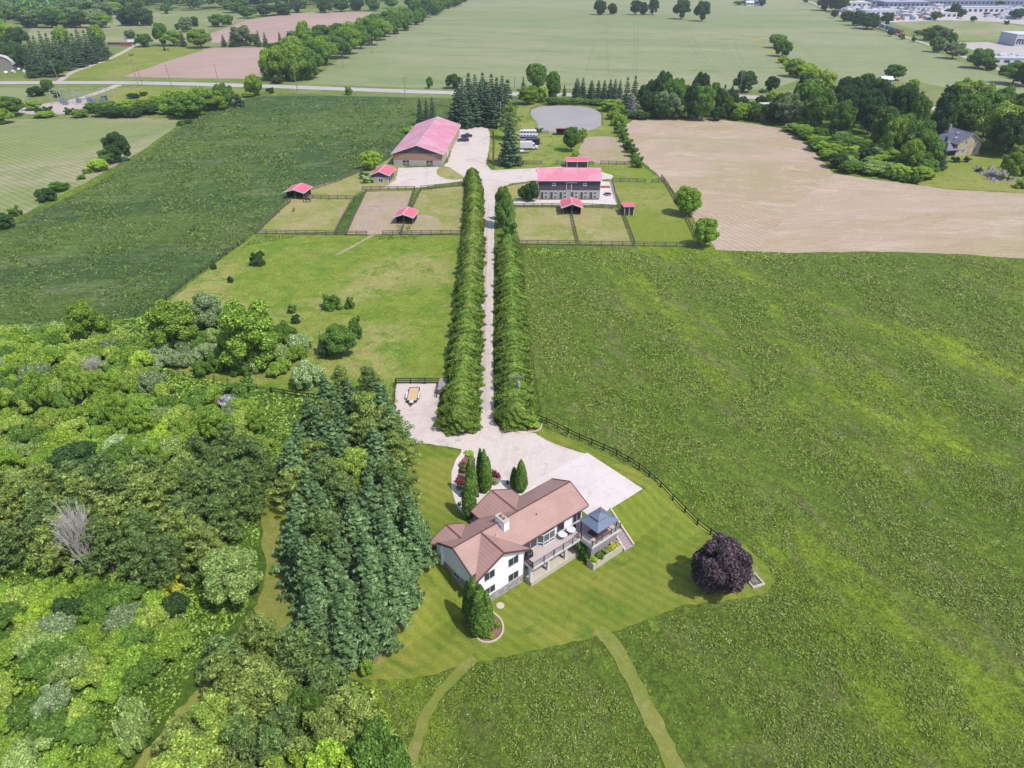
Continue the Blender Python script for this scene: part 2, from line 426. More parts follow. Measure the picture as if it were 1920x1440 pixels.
# yards, right paddocks
sheet('ring_grass', [(975, 195), (1150, 192), (1170, 230), (1190, 300), (1205, 312), (1245, 340), (1210, 345), (1145, 342), (1120, 318), (1000, 318), (930, 318), (920, 300), (912, 280), (925, 240), (960, 230)], M['pasture'], amp=0.4)
sheet('riding_ring', [(995, 207), (1003, 203), (1012, 200), (1030, 198.5), (1055, 198), (1078, 198.5), (1096, 200), (1110, 203), (1122, 208), (1128, 213.6), (1129, 226), (1128, 235), (1118, 240), (1105, 245), (1080, 247), (1046, 248),
       (1016, 246), (1009, 239), (1008, 229), (998, 220), (994, 213)], M['ring'], amp=0.2, smooth=True)
sheet('paddock', [(1096, 257), (1120, 255), (1144, 256), (1160, 261), (1168, 267), (1176, 285), (1184, 305), (1126, 306), (1084, 300), (1080, 290), (1090, 272)], M['pad_dirt'], amp=0.4)
sheet('stable_yard_grass', [(935, 352), (1000, 341), (1012, 341), (1012, 375), (963, 374), (940, 380)], M['pad_worn'], amp=0.3)
sheet('paddock', [(966, 388), (1072, 390), (1084, 457), (975, 457), (968, 430)], M['pad_worn'], amp=0.3)
sheet('paddock', [(1072, 390), (1165, 390), (1189, 459), (1084, 457)], M['pad_worn'], amp=0.3)
sheet('paddock', [(1148, 341), (1243, 342), (1262, 362), (1300, 420), (1308, 462), (1189, 459), (1160, 392)], M['pad_lawn'], amp=0.3)
sheet('stubble_field', [(1172, 236), (1186, 226), (1206, 222), (1320, 222), (1400, 230), (1465, 241), (1489, 252), (1522, 279), (1545, 306), (1563, 325), (1633, 336), (1720, 346.6), (1779, 354.7), (1920, 363), (2500, 400),
       (2500, 500), (1920, 484), (1820, 478), (1700, 472), (1600, 472), (1480, 474), (1400, 471), (1345, 468), (1322, 440), (1290, 396), (1262, 356), (1240, 334), (1210, 308), (1190, 282), (1178, 258)],
      M['stubble'], amp=0.4, step=3)
sheet('stubble_field', [(1563, 326), (1633, 337), (1720, 347.6), (1779, 355.7), (1920, 364), (2500, 401), (2500, 499), (1920, 483), (1820, 477), (1700, 471), (1600, 471), (1480, 473), (1420, 470), (1470, 410), (1520, 360)], M['stubble2'], amp=0.4, step=3)
sheet('neighbour_lawn', [(1640, 290), (1700, 296), (1760, 288), (1880, 280), (2100, 290), (2100, 372), (1920, 362), (1779, 354), (1720, 346), (1690, 320)], M['pad_lawn'], amp=0.4)
# gravel drives
sheet('gravel_yard', [(741, 338), (748, 315), (830, 313), (839, 304), (858, 250), (860, 238), (881, 226), (908, 233), (919, 249), (917, 279), (911, 308), (922, 319), (1000, 316), (1060, 312), (1118, 319), (1150, 329),
       (1146, 336), (1120, 338), (1000, 339), (960, 344), (940, 352), (929, 362), (926, 380), (912, 380), (908, 352), (895, 340), (873, 338), (852, 342), (820, 346), (790, 352), (720, 352)], M['gravel'], amp=0.25, step=1.5)
sheet('grass_island', [(816, 326), (824, 312), (838, 312), (850, 318), (865, 328), (872, 336), (850, 338), (830, 334)], M['pad_worn'], amp=0.2, step=1, smooth=True)
sheet('driveway', [(909, 350), (906, 385), (903.5, 415), (903, 504), (898.7, 572), (894, 667), (896, 747), (895, 787), (883, 805), (866, 813), (833, 810), (822, 796), (819, 775), (823, 747), (826, 720), (743, 720), (740, 763),
       (747, 823), (767, 829), (820, 835), (865, 843), (860, 870), (900, 920), (960, 935), (1060, 930), (1097, 851), (1070, 842), (1040, 832), (1007, 815), (978, 807), (937, 802), (925, 792), (926, 750), (924.5, 683), (924.5, 587), (926, 492), (926.5, 428), (929, 354)],
      M['gravel'], amp=0.12, step=1)
for xs in ((907.5, 903.5, 900, 897, 904), (921, 918, 915, 913, 914)):
    strip('tyre_rut', [(xs[0] + 2, 370), (xs[1] + 3, 450), (xs[2] + 2, 560), (xs[3] + 3, 680), (xs[4], 770)], 0.75, M['rut'], amp=0.1, step=1)
strip('grass_median', [(916, 380), (912.5, 450), (910, 560), (907.5, 680), (909, 770)], 0.6, M['track'], amp=0.15, step=1)
sheet('concrete_pad', [(1123, 340), (1147, 341), (1158, 384), (1124, 384), (963, 384), (963, 374), (1010, 375), (1123, 375)], M['concrete'], amp=0)
# house grounds
sheet('lawn', [(752, 830), (767, 831), (820, 838), (865, 846), (848, 880), (846, 910), (860, 950), (900, 1000), (1000, 1000), (1115, 965), (1208, 918), (1097, 851), (1040, 833), (1007, 816), (1012, 800), (1100, 836), (1200, 884), (1290, 955),
       (1345, 1002), (1400, 1026), (1438, 1062), (1452, 1090), (1440, 1112), (1400, 1122), (1340, 1130), (1280, 1136), (1210, 1165), (1150, 1186), (1050, 1210), (950, 1232), (860, 1250), (800, 1268), (740, 1275), (660, 1275), (600, 1240),
       (560, 1180), (640, 1000), (740, 860)], M['lawn'], amp=0.15, step=0.8)
sheet('mown_path', [(486, 920), (540, 905), (600, 1000), (640, 1150), (760, 1180), (720, 1262), (650, 1268), (590, 1235), (545, 1190), (500, 1180), (472, 1150), (500, 1100), (492, 1010)], M['drylawn'], amp=0.25, step=1, smooth=True)
strip('mown_path', [(890, 1235), (850, 1270), (815, 1310), (790, 1360), (773, 1420), (765, 1500)], 1.25, M['drylawn'], amp=0.15, step=0.8)
strip('mown_path', [(1120, 1180), (1145, 1200), (1180, 1262), (1222, 1345), (1262, 1430), (1300, 1500)], 1.9, M['drylawn'], amp=0.15, step=0.8)
strip('mown_path', [(505, 1140), (470, 1190), (430, 1240), (385, 1300), (340, 1350)], 1.8, M['drylawn'], amp=0.25, step=0.8)
strip('mown_path', [(340, 1350), (305, 1395), (270, 1430), (240, 1480)], 1.5, M['drylawn'], amp=0.2, step=0.8)
sheet('needle_litter', [(560, 980), (700, 950), (780, 1050), (770, 1160), (720, 1240), (660, 1262), (600, 1245), (560, 1160), (545, 1060)], M['needles'], amp=0.5, step=1.5, smooth=True)
sheet('needle_litter', [(1300, 1060), (1400, 1050), (1432, 1075), (1440, 1098), (1400, 1112), (1330, 1118), (1295, 1100)], M['drylawn'], amp=0.3, step=1, smooth=True)
sheet('concrete_slab', [xy(20.8, -0.7), xy(31.1, -0.7), xy(31.1, 10.9), xy(12.0, 10.9), xy(12.0, 7.0), xy(20.8, 7.0)], M['concrete'], world_pts=True, amp=0)
sheet('slab_joint', [xy(20.8, 5.06), xy(31.1, 5.06), xy(31.1, 5.1), xy(20.8, 5.1)], M['track'], world_pts=True, amp=0)
sheet('entrance_paving', [(868, 846), (985, 921), (1000, 935), (960, 960), (900, 1000), (872, 972), (856, 948), (846, 915), (847, 885), (855, 862)], M['concrete'], amp=0, smooth=False)
sheet('garden_bed', [(872, 852), (884, 850), (893, 862), (890, 890), (883, 912), (880, 918), (858, 916), (857, 900), (862, 870)], M['mulch'], amp=0.1, step=0.5, smooth=True)
sheet('garden_bed', [(913, 882), (925, 880), (938, 888), (941, 900), (934, 909), (920, 911), (905, 925), (896, 920), (900, 900)], M['mulch'], amp=0.1, step=0.5, smooth=True)
sheet('garden_bed', [(868, 1150), (892, 1136), (922, 1150), (941, 1168), (943, 1186), (935, 1198), (915, 1206), (895, 1198), (875, 1180)], M['mulch'], amp=0.1, step=0.5, smooth=True)
sheet('garden_bed', [(978, 806), (1004, 786), (1014, 796), (1012, 806), (1000, 811)], M['mulch'], amp=0.05, step=0.5, smooth=True)
strip('dry_gully', [(1411, 68), (1424, 80), (1446, 92), (1456, 106), (1472, 122), (1484, 140)], 6, M['pad_worn'], amp=1.0, step=4)
# wheel marks through the wheat
for n, ln in enumerate(([(1187, 146), (1189, 100), (1190, 38)], [(1194, 146), (1195, 100), (1196, 38)], [(1335, 135), (1300, 95), (1285, 65)], [(1341, 130), (1312, 95), (1295, 65)],
           [(1413, 138), (1385, 105), (1378, 75)], [(1385, 138), (1360, 100), (1342, 70)], [(1392, 133), (1370, 100), (1352, 72)], [(1571, 146), (1530, 115), (1510, 93)], [(1577, 145), (1538, 115), (1518, 94)],
           [(1140, 60), (1139, 50), (1138, 42)], [(1000, 120), (1030, 85), (1058, 48)], [(1095, 145), (1108, 105), (1115, 80)], [(1140, 140), (1140, 100), (1133, 40)])):
    strip('wheel_mark', ln, 0.5, M['wheelmark'], amp=0.1, step=8)
# ================================================================== FOLIAGE
def mesh_polys(name, verts, k):
    """mesh of separate k-sided faces, verts (n*k, 3)"""
    n = len(verts) // k
    me = bpy.data.meshes.new(name)
    me.vertices.add(n * k); me.vertices.foreach_set('co', verts.astype(np.float32).ravel())
    me.loops.add(n * k); me.loops.foreach_set('vertex_index', np.arange(n * k, dtype=np.int32))
    me.polygons.add(n); me.polygons.foreach_set('loop_start', np.arange(0, n * k, k, dtype=np.int32))
    me.polygons.foreach_set('loop_total', np.full(n, k, dtype=np.int32))
    me.update(calc_edges=True)
    return me
def unit(v): return v / (np.linalg.norm(v, axis=-1, keepdims=True) + 1e-9)
def leaf_quads(c, nrm, size, aspect, rng, along=None):
    """diamond leaves at centres c facing nrm"""
    n = len(c)
    if along is None: along = rng.normal(size=(n, 3))
    t = unit(np.cross(nrm, along)); b = unit(np.cross(nrm, t))
    size = np.broadcast_to(size, (n,))[:, None]
    w = size * aspect
    V = np.stack([c + b * size, c + t * w + nrm * size * 0.12, c - b * size, c - t * w + nrm * size * 0.12], 1)
    return V.reshape(-1, 3)
def blobs_leaves(rng, C, Rr, per, size, flat=0.8, upbias=0.25, nrand=0.8, aspect=0.6):
    """leaves scattered over the outsides of clumps"""
    out = []
    for c, r in zip(C, Rr):
        n = int(per * (r ** 2))
        d = unit(rng.normal(size=(n, 3)) + np.array([0, 0, upbias]))
        rad = r * (0.55 + 0.5 * rng.random((n, 1)) ** 0.6)
        p = c + d * rad * np.array([1, 1, flat])
        nn = unit(d + rng.normal(size=(n, 3)) * nrand + np.array([0, 0, 0.25]))
        out.append(leaf_quads(p, nn, size * (0.6 + 0.8 * rng.random(n)), aspect, rng))
    return np.concatenate(out)
def tube_mesh(segs, sides=6):
    """segs: list of ((x,y,z), r, (x,y,z), r)"""
    V, Fc = [], []
    for a, ra, b, rb in segs:
        a = Vector(a); b = Vector(b); d = (b - a)
        if d.length < 1e-6: continue
        q = d.to_track_quat('Z', 'Y')
        o = len(V)
        for p, r in ((a, ra), (b, rb)):
            for i in range(sides):
                an = 2 * math.pi * i / sides
                V.append(tuple(p + q @ Vector((math.cos(an) * r, math.sin(an) * r, 0))))
        for i in range(sides):
            j = (i + 1) % sides
            Fc.append((o + i, o + j, o + sides + j, o + sides + i))
        Fc.append(tuple(o + sides + i for i in range(sides)))
    return V, Fc
def tubes(name, segs, sides=6):
    V, Fc = tube_mesh(segs, sides)
    me = bpy.data.meshes.new(name); me.from_pydata(V, [], Fc); me.update(); return me

LK = 2.2
def leaf_mat(name, c1, c2, c3=None, trans=0.32, rough=0.75, inst=0.16, nscale=0.5, isl=0.38):
    k = NT(name, rough, 0.25)
    k.t.nodes.remove(k.b)
    out = k.t.nodes['Material Output']
    g = k.n('ShaderNodeNewGeometry'); oi = k.n('ShaderNodeObjectInfo')
    def lift(c):
        l = .3 * c[0] + .55 * c[1] + .15 * c[2]
        return tuple([min(.8, LK * (q * .97 + l * .03)) for q in c[:3]] + [1])
    c1, c2 = lift(c1), lift(c2); c3 = lift(tuple(q * .82 for q in c3)) if c3 is not None else None
    nz = k.noise(nscale, 4, 0.6, k.obj())
    c = k.mix(k.ramp(nz, 0.38, 0.62), c1, c2)
    if c3 is not None:
        r = k.ramp(g.outputs['Random Per Island'], 0.72, 0.95)
        c = k.mix(r, c, c3)
    m = k.n('ShaderNodeMapRange'); m.inputs['To Min'].default_value = 1 - isl; m.inputs['To Max'].default_value = 1 + isl
    k.l(g.outputs['Random Per Island'], m.inputs['Value'])
    m2 = k.n('ShaderNodeMapRange'); m2.inputs['To Min'].default_value = 1 - inst; m2.inputs['To Max'].default_value = 1 + inst
    k.l(oi.outputs['Random'], m2.inputs['Value'])
    mm = k.n('ShaderNodeMath', operation='MULTIPLY'); k.l(m.outputs[0], mm.inputs[0]); k.l(m2.outputs[0], mm.inputs[1])
    v = k.n('ShaderNodeVectorMath', operation='SCALE'); k.l(c, v.inputs[0]); k.l(mm.outputs[0], v.inputs['Scale'])
    d = k.n('ShaderNodeBsdfDiffuse'); t = k.n('ShaderNodeBsdfTranslucent')
    k.l(v.outputs[0], d.inputs[0]); k.l(v.outputs[0], t.inputs[0])
    ms = k.n('ShaderNodeMixShader'); ms.inputs[0].default_value = trans
    k.l(d.outputs[0], ms.inputs[1]); k.l(t.outputs[0], ms.inputs[2])
    k.l(ms.outputs[0], out.inputs['Surface'])
    return k.m
L = {}
L['bright'] = leaf_mat('bright green leaves', rgb(112, 140, 46), rgb(100, 130, 48), rgb(144, 166, 74))
L['mid'] = leaf_mat('mid green leaves', rgb(86, 116, 46), rgb(74, 104, 44), rgb(112, 138, 66))
L['dark'] = leaf_mat('dark green leaves', rgb(60, 86, 46), rgb(52, 76, 44), rgb(84, 108, 64))
L['lime'] = leaf_mat('lime green leaves', rgb(130, 156, 46), rgb(116, 146, 46), rgb(160, 178, 76))
L['olive'] = leaf_mat('yellow green leaves', rgb(128, 148, 58), rgb(108, 132, 56), rgb(158, 172, 88))
L['silver'] = leaf_mat('silvery green leaves', rgb(132, 152, 100), rgb(112, 138, 82), rgb(168, 180, 140))
L['pale'] = leaf_mat('pale green leaves', rgb(126, 148, 80), rgb(110, 136, 66), rgb(158, 174, 112))
L['grey'] = leaf_mat('grey green leaves', rgb(108, 126, 84), rgb(98, 118, 76), rgb(140, 154, 116))
L['spruce'] = leaf_mat('blue green needles', rgb(84, 110, 70), rgb(80, 106, 60), rgb(124, 144, 104))
L['darkspruce'] = leaf_mat('dark green needles', rgb(76, 98, 74), rgb(68, 92, 66), rgb(104, 124, 98))
L['pine'] = leaf_mat('yellow green needles', rgb(118, 134, 64), rgb(102, 122, 60), rgb(146, 158, 86))
L['pinedark'] = leaf_mat('mid green needles', rgb(92, 114, 60), rgb(82, 104, 56), rgb(120, 138, 80))
L['cedar'] = leaf_mat('hedge cedar foliage', rgb(104, 128, 50), rgb(88, 114, 46), rgb(134, 150, 70))
L['olivecedar'] = leaf_mat('olive cedar foliage', rgb(122, 136, 62), rgb(104, 124, 54), rgb(148, 156, 86))
L['column'] = leaf_mat('dark cedar foliage', rgb(80, 108, 42), rgb(62, 88, 36), rgb(110, 134, 60))
L['purple'] = leaf_mat('dark purple leaves', rgb(78, 64, 68), rgb(66, 56, 62), rgb(104, 92, 98))
L['yellow'] = leaf_mat('yellow leaves', rgb(168, 170, 50), rgb(146, 156, 48), rgb(190, 186, 76))
L['red'] = leaf_mat('crimson leaves', rgb(128, 58, 76), rgb(104, 50, 58), rgb(160, 88, 108))
L['greytwig'] = leaf_mat('lilac grey leaves', rgb(150, 146, 152), rgb(132, 136, 128), rgb(182, 178, 184))
L['fargreen'] = leaf_mat('far wood leaves', rgb(76, 108, 66), rgb(92, 122, 72), rgb(116, 142, 88), nscale=0.03)
L['under'] = leaf_mat('undergrowth leaves', rgb(116, 144, 50), rgb(98, 128, 52), rgb(150, 166, 94), nscale=.12)
L['meadow'] = leaf_mat('meadow grass blades', rgb(106, 130, 40), rgb(122, 136, 66), rgb(142, 152, 84), nscale=.06, trans=.3, isl=.3)
L['hay'] = leaf_mat('hay grass blades', rgb(82, 106, 50), rgb(98, 116, 60), rgb(114, 130, 82), nscale=.04, trans=.3, isl=.28)
L['tussock'] = leaf_mat('seeding grass heads', rgb(106, 124, 62), rgb(114, 126, 74), rgb(132, 142, 96), nscale=.2, trans=.3, isl=.3)
L['white'] = leaf_mat('white petals', rgb(200, 200, 196), rgb(190, 192, 180), None)
bark = plain('grey brown bark', rgb(112, 100, 88), 0.95, 0.1, 0.25, 2.0, 0.5)
deadwood = plain('bleached dead wood', rgb(196, 188, 182, .8), 0.9, 0.1, 0.15, 2.0)
deadbrown = plain('brown dead twigs', rgb(140, 120, 110), 0.9, 0.1, 0.15, 2.0)

def limbs(rng, H, r0, spread, n, z0=0.3, z1=0.8, lean=0.06):
    segs = []
    top = np.array([rng.normal() * lean * H, rng.normal() * lean * H, H * z1])
    prev = np.array([0, 0, -0.3]); pr = r0
    pts = []
    for i in range(1, 6):
        t = i / 5
        p = np.array([top[0] * t + rng.normal() * .03 * H * t, top[1] * t + rng.normal() * .03 * H * t, top[2] * t])
        rr = r0 * (1 - 0.75 * t); segs.append((prev, pr, p, rr)); pts.append((p, rr)); prev = p; pr = rr
    for i in range(n):
        t = z0 + (1 - z0) * rng.random()
        k = min(4, int(t * 5)); p, rr = pts[k]
        a = rng.random() * 6.283; l = spread * (0.6 + 0.5 * rng.random())
        mid = p + np.array([math.cos(a) * l * .5, math.sin(a) * l * .5, l * .35]); e = p + np.array([math.cos(a) * l, math.sin(a) * l, l * .55])
        segs.append((p, rr * .6, mid, rr * .4)); segs.append((mid, rr * .4, e, rr * .12))
    return segs

PROTO = {}
def reg(kind, i, crown, trunk, H, W):
    crown.name = kind + '_crown'; 
    PROTO.setdefault(kind, []).append(dict(crown=crown, trunk=trunk, H=H, W=W))
def proto_round(kind, seed, H, W, n_blob, per, size, flat=0.85, low=0.25, nrand=0.8, upbias=0.3, edge=(0.55, 0.86)):
    rng = np.random.default_rng(seed)
    C, Rr = [], []
    cz = H * (0.5 + low * 0.5); rz = H * (0.5 - low * 0.5)
    for _ in range(n_blob):
        d = unit(rng.normal(size=3)); d[2] = abs(d[2]) * 1.1 - 0.3 if rng.random() < .6 else d[2]
        d = unit(d)
        f = rng.uniform(*edge)
        C.append(np.array([d[0] * W / 2 * f, d[1] * W / 2 * f, cz + d[2] * rz * f]))
        Rr.append(W * rng.uniform(0.10, 0.17))
    C.append(np.array([0, 0, cz])); Rr.append(W * .3)
    V = blobs_leaves(rng, C, Rr, per, size, flat, upbias, nrand)
    V = V[: len(V) // 4 * 4]
    me = mesh_polys(kind, V, 4)
    tr = tubes(kind + '_trunk', limbs(rng, H, 0.035 * H * (0.8 if H > 5 else 0.5), W * .3, 7, 0.3, 0.7))
    reg(kind, seed, me, tr, H, W)
def proto_spruce(kind, seed, H, W, size=0.29, dens=1.9, droop=0.2, levels=16, irregular=0.14, power=0.88, spread=0.22):
    rng = np.random.default_rng(seed)
    out = []
    for li in range(levels):
        t = (li + 0.5 * rng.random()) / levels
        z = H * (0.05 + 0.93 * t)
        Rl = W / 2 * (1 - t) ** power * (1 + rng.normal() * irregular * .5) + 0.12
        nb = max(4, int(10.5 * (1 - t) ** 0.5))
        a0 = rng.random() * 6.28
        for k in range(nb):
            a = a0 + 6.283 * k / nb + rng.normal() * 0.15
            r = Rl * (1 + rng.normal() * irregular)
            n = int(dens * (8 + 26 * r / (W / 2)))
            s = rng.random(n) ** 0.6 * 0.95 + 0.05
            lat = rng.normal(size=n) * spread * r * (1.12 - s)
            zz = z - droop * r * s + 0.22 * r * s ** 3 + rng.normal(size=n) * 0.05 + (H / levels) * 0.25 * (1 - s)
            p = np.stack([math.cos(a) * r * s - math.sin(a) * lat, math.sin(a) * r * s + math.cos(a) * lat, zz], 1)
            outw = np.array([math.cos(a), math.sin(a), -0.15])
            nn = unit(np.array([0, 0, 1.0]) + outw * 0.55 + rng.normal(size=(n, 3)) * 0.38)
            al = np.cross(nn, outw + rng.normal(size=(n, 3)) * 0.35)
            out.append(leaf_quads(p, nn, size * (0.7 + 0.6 * rng.random(n)), 0.38, rng, along=np.cross(al, nn) * 0 + al))
    V = np.concatenate(out)
    me = mesh_polys(kind, V, 4)
    tr = tubes(kind + '_trunk', [((0, 0, -.3), .02 * H, (0, 0, H * .55), .011 * H), ((0, 0, H * .55), .011 * H, (0, 0, H * 1.0), .002 * H)])
    reg(kind, seed, me, tr, H, W)
def proto_pine(kind, seed, H, W, size=0.20, per=170, levels=9):
    rng = np.random.default_rng(seed)
    C, Rr, br = [], [], []
    for li in range(levels):
        t = (li + rng.random() * .6) / levels
        z = H * (0.18 + 0.78 * t); Rl = W / 2 * (1 - t ** 1.6) ** 0.7 + .25
        nb = max(3, int(7 * (1 - t * .6)))
        a0 = rng.random() * 6.28
        for k in range(nb):
            a = a0 + 6.283 * k / nb + rng.normal() * .3; r = Rl * rng.uniform(.7, 1.08)
            for s in ((1.0, .62, .3) if r > 1 else (.8,)):
                C.append(np.array([math.cos(a) * r * s, math.sin(a) * r * s, z + .25 * r * s + rng.normal() * .12]) + rng.normal(size=3) * .12)
                Rr.append(rng.uniform(.36, .62) * (1.15 if s < 1 else 1) * W / 5.5)
            br.append(((0, 0, z - .1), .05, (math.cos(a) * r, math.sin(a) * r, z + .2 * r), .02))
    C.append(np.array([0, 0, H * .97])); Rr.append(.45)
    V = blobs_leaves(rng, C, Rr, per, size, 0.6, 0.5, 0.6, 0.36)
    me = mesh_polys(kind, V, 4)
    tr = tubes(kind + '_trunk', [((0, 0, -.3), .022 * H, (0, 0, H * .5), .014 * H), ((0, 0, H * .5), .014 * H, (0, 0, H * .97), .003 * H)] + br, 5)
    reg(kind, seed, me, tr, H, W)
def proto_profile(kind, seed, H, W, n, size, prof, aspect=.5, lump=.12, up=1.2):
    """dense foliage over a surface of revolution"""
    rng = np.random.default_rng(seed)
    t = rng.random(n * 2); keep = rng.random(n * 2) < np.array([prof(q) for q in t]) ** .8 + .08
    t = t[keep][:n]; m = len(t)
    a = rng.random(m) * 6.283
    ph = rng.random(6) * 6.28
    l = 1 + lump * (np.sin(a * 3 + ph[0] + t * 5) * .5 + np.sin(a * 5 + ph[1] - t * 9) * .5 + np.sin(a * 9 + ph[2] + t * 21) * .4)
    r = W / 2 * np.array([prof(q) for q in t]) * l * (0.72 + .3 * rng.random(m) ** .5)
    p = np.stack([np.cos(a) * r, np.sin(a) * r, t * H], 1)
    d = np.stack([np.cos(a), np.sin(a), np.full(m, .25 + 0.9 * (t > .85))], 1)
    nn = unit(d + rng.normal(size=(m, 3)) * .42)
    al = np.cross(nn, np.array([0, 0, up]) + rng.normal(size=(m, 3)) * .35)
    V = leaf_quads(p, nn, size * (.6 + .8 * rng.random(m)), aspect, rng, along=al)
    me = mesh_polys(kind, V, 4)
    tr = tubes(kind + '_trunk', [((0, 0, -.3), .018 * H, (0, 0, H * .8), .006 * H)])
    reg(kind, seed, me, tr, H, W)
def proto_dead(kind, seed, H, W):
    rng = np.random.default_rng(seed)
    segs = []; tw = []
    def grow(p, d, l, r, lev):
        e = p + d * l
        segs.append((p, r, e, r * .62))
        if lev == 0: return
        for _ in range(4 if lev > 1 else 6):
            nd = unit(d + rng.normal(size=3) * (.26 if lev > 2 else .4) + np.array([0, 0, .16]))
            grow(p + d * l * rng.uniform(.45, 1), nd, l * rng.uniform(.55, .85), max(.022, r * .55), lev - 1)
    for q in range(8):
        d = unit(np.array([.42 * math.cos(q * 2.4), .42 * math.sin(q * 2.4), 1.0 + .3 * (q % 3)]))
        grow(np.array([rng.normal() * .15, rng.normal() * .15, -.2]), d, H * .36, .065, 3)
    me = tubes(kind, segs[1:], 4); tr = tubes(kind + '_trunk', segs[:1], 6)
    C = np.array([v.co for v in me.vertices]); reg(kind, seed, me, tr, float(C[:, 2].max()), float(np.percentile(np.abs(C[:, :2]), 99)) * 2)

for i in range(3):
    proto_round('roundtree', 10 + i, 9.0, 8.0, 64, 400, 0.19, low=0.02, edge=(.5, .88))
    proto_round('roughtree', 20 + i, 9.0, 7.0, 56, 440, 0.18, low=0.03, edge=(0.5, 1.0))
    proto_round('shrub', 30 + i, 2.7, 4.4, 40, 800, 0.15, low=-0.1, edge=(.45, 1.12))
    proto_round('bush', 40 + i, 2.6, 3.0, 20, 950, 0.14, low=-0.1, edge=(.45, 1.0))
    proto_spruce('spruce', 50 + i, 10.0, 5.6)
    proto_spruce('narrowspruce', 60 + i, 10.0, 3.8, droop=.1)
    proto_pine('pine', 70 + i, 9.0, 5.8)
    proto_profile('column', 80 + i, 6.0, 1.7, 7000, .14, lambda t: (min(1, (t + .12) * 3.0) * (1 - t ** 2.6) ** .8))
    proto_profile('hedgecedar', 90 + i, 5.0, 5.2, 19000, .155, [lambda t: ((1 - t ** 3.0) ** .62) * (.86 + .14 * min(1, t * 5)), lambda t: ((1 - t ** 1.7) ** .7), lambda t: ((1 - t ** 2.3) ** .8)][i], lump=.34, up=.3)
proto_dead('dead', 101, 8.5, 6)
proto_round('tuft', 111, .6, .9, 7, 2600, .10, low=-.2)

TRUNKM = bark
def plant(kind, x, y, H, W, mat, label, cat, name, group=None, rz=None, parts=True, var=None, seed=0, z=None):
    rng = random.Random(int(x * 131 + y * 71 + seed))
    if kind in ('shrub', 'bush') and W > 6: kind = 'roundtree'
    P = PROTO[kind][var if var is not None else rng.randrange(len(PROTO[kind]))]
    z = hz(x, y) if z is None else z
    e = empty(name, (x, y, z), rng.uniform(0, 6.28) if rz is None else rz, label, cat, group)
    e.scale = (W / P['W'], W / P['W'], H / P['H'])
    for nm, me, mt in (('crown', P['crown'], mat), ('trunk', P['trunk'], deadwood if kind == 'dead' else TRUNKM)):
        if nm == 'trunk' and not parts: continue
        if not me.materials: me.materials.append(None)
        o = bpy.data.objects.new(nm, me); COL.objects.link(o); o.parent = e
        o.material_slots[0].link = 'OBJECT'; o.material_slots[0].material = mt
    return e

# kinds: code -> (mesh, leaf material, colour words, noun, category, object name)
KIND = {
    'Tb': ('roundtree', 'bright', 'bright green', 'leafy tree', 'tree', 'leafy_tree'),
    'Tm': ('roundtree', 'mid', 'mid green', 'leafy tree', 'tree', 'leafy_tree'),
    'Td': ('roundtree', 'dark', 'dark green', 'leafy tree', 'tree', 'leafy_tree'),
    'Tl': ('roughtree', 'lime', 'lime green', 'leafy tree', 'tree', 'leafy_tree'),
    'Tr': ('roughtree', 'bright', 'bright green open-crowned', 'tree', 'tree', 'leafy_tree'),
    'To': ('roughtree', 'olive', 'yellow-green', 'leafy tree', 'tree', 'leafy_tree'),
    'Tg': ('roughtree', 'grey', 'grey-green', 'leafy tree', 'tree', 'leafy_tree'),
    'Sb': ('shrub', 'bright', 'bright green', 'spreading shrub', 'shrub', 'shrub'),
    'Sm': ('shrub', 'mid', 'mid green', 'spreading shrub', 'shrub', 'shrub'),
    'Sd': ('shrub', 'dark', 'dark green', 'spreading shrub', 'shrub', 'shrub'),
    'So': ('shrub', 'olive', 'yellow-green', 'spreading shrub', 'shrub', 'shrub'),
    'Sl': ('shrub', 'lime', 'lime green', 'spreading shrub', 'shrub', 'shrub'),
    'Ss': ('shrub', 'silver', 'silvery', 'spreading shrub', 'shrub', 'shrub'),
    'Sp': ('shrub', 'pale', 'pale green', 'spreading shrub', 'shrub', 'shrub'),
    'Sg': ('shrub', 'grey', 'grey-green', 'spreading shrub', 'shrub', 'shrub'),
    'Bb': ('bush', 'bright', 'bright green', 'rounded bush', 'bush', 'bush'),
    'Bm': ('bush', 'mid', 'mid green', 'rounded bush', 'bush', 'bush'),
    'Bd': ('bush', 'dark', 'dark green', 'rounded bush', 'bush', 'bush'),
    'Bl': ('bush', 'lime', 'lime green', 'rounded bush', 'bush', 'bush'),
    'Bs': ('bush', 'silver', 'silvery', 'rounded bush', 'bush', 'bush'),
    'By': ('bush', 'yellow', 'yellow', 'rounded bush', 'bush', 'bush'),
    'Br': ('bush', 'red', 'crimson', 'low bush', 'bush', 'bush'),
    'Bt': ('bush', 'greytwig', 'lilac-grey twiggy', 'bush', 'bush', 'bush'),
    'Pb': ('spruce', 'spruce', 'blue-green', 'spruce', 'spruce tree', 'spruce_tree'),
    'Pd': ('spruce', 'darkspruce', 'dark green', 'spruce', 'spruce tree', 'spruce_tree'),
    'Pn': ('narrowspruce', 'darkspruce', 'narrow dark', 'spruce', 'spruce tree', 'spruce_tree'),
    'Pg': ('narrowspruce', 'greytwig', 'grey half-bare', 'spruce', 'spruce tree', 'spruce_tree'),
    'Ny': ('pine', 'pine', 'yellow-green', 'pine', 'pine tree', 'pine_tree'),
    'Nd': ('pine', 'pinedark', 'mid green', 'pine', 'pine tree', 'pine_tree'),
    'C': ('column', 'column', 'dark columnar', 'cedar', 'cedar', 'column_cedar'),
    'D': ('dead', 'x', 'bare bleached', 'dead tree', 'dead tree', 'dead_tree'),
}
L['x'] = deadwood
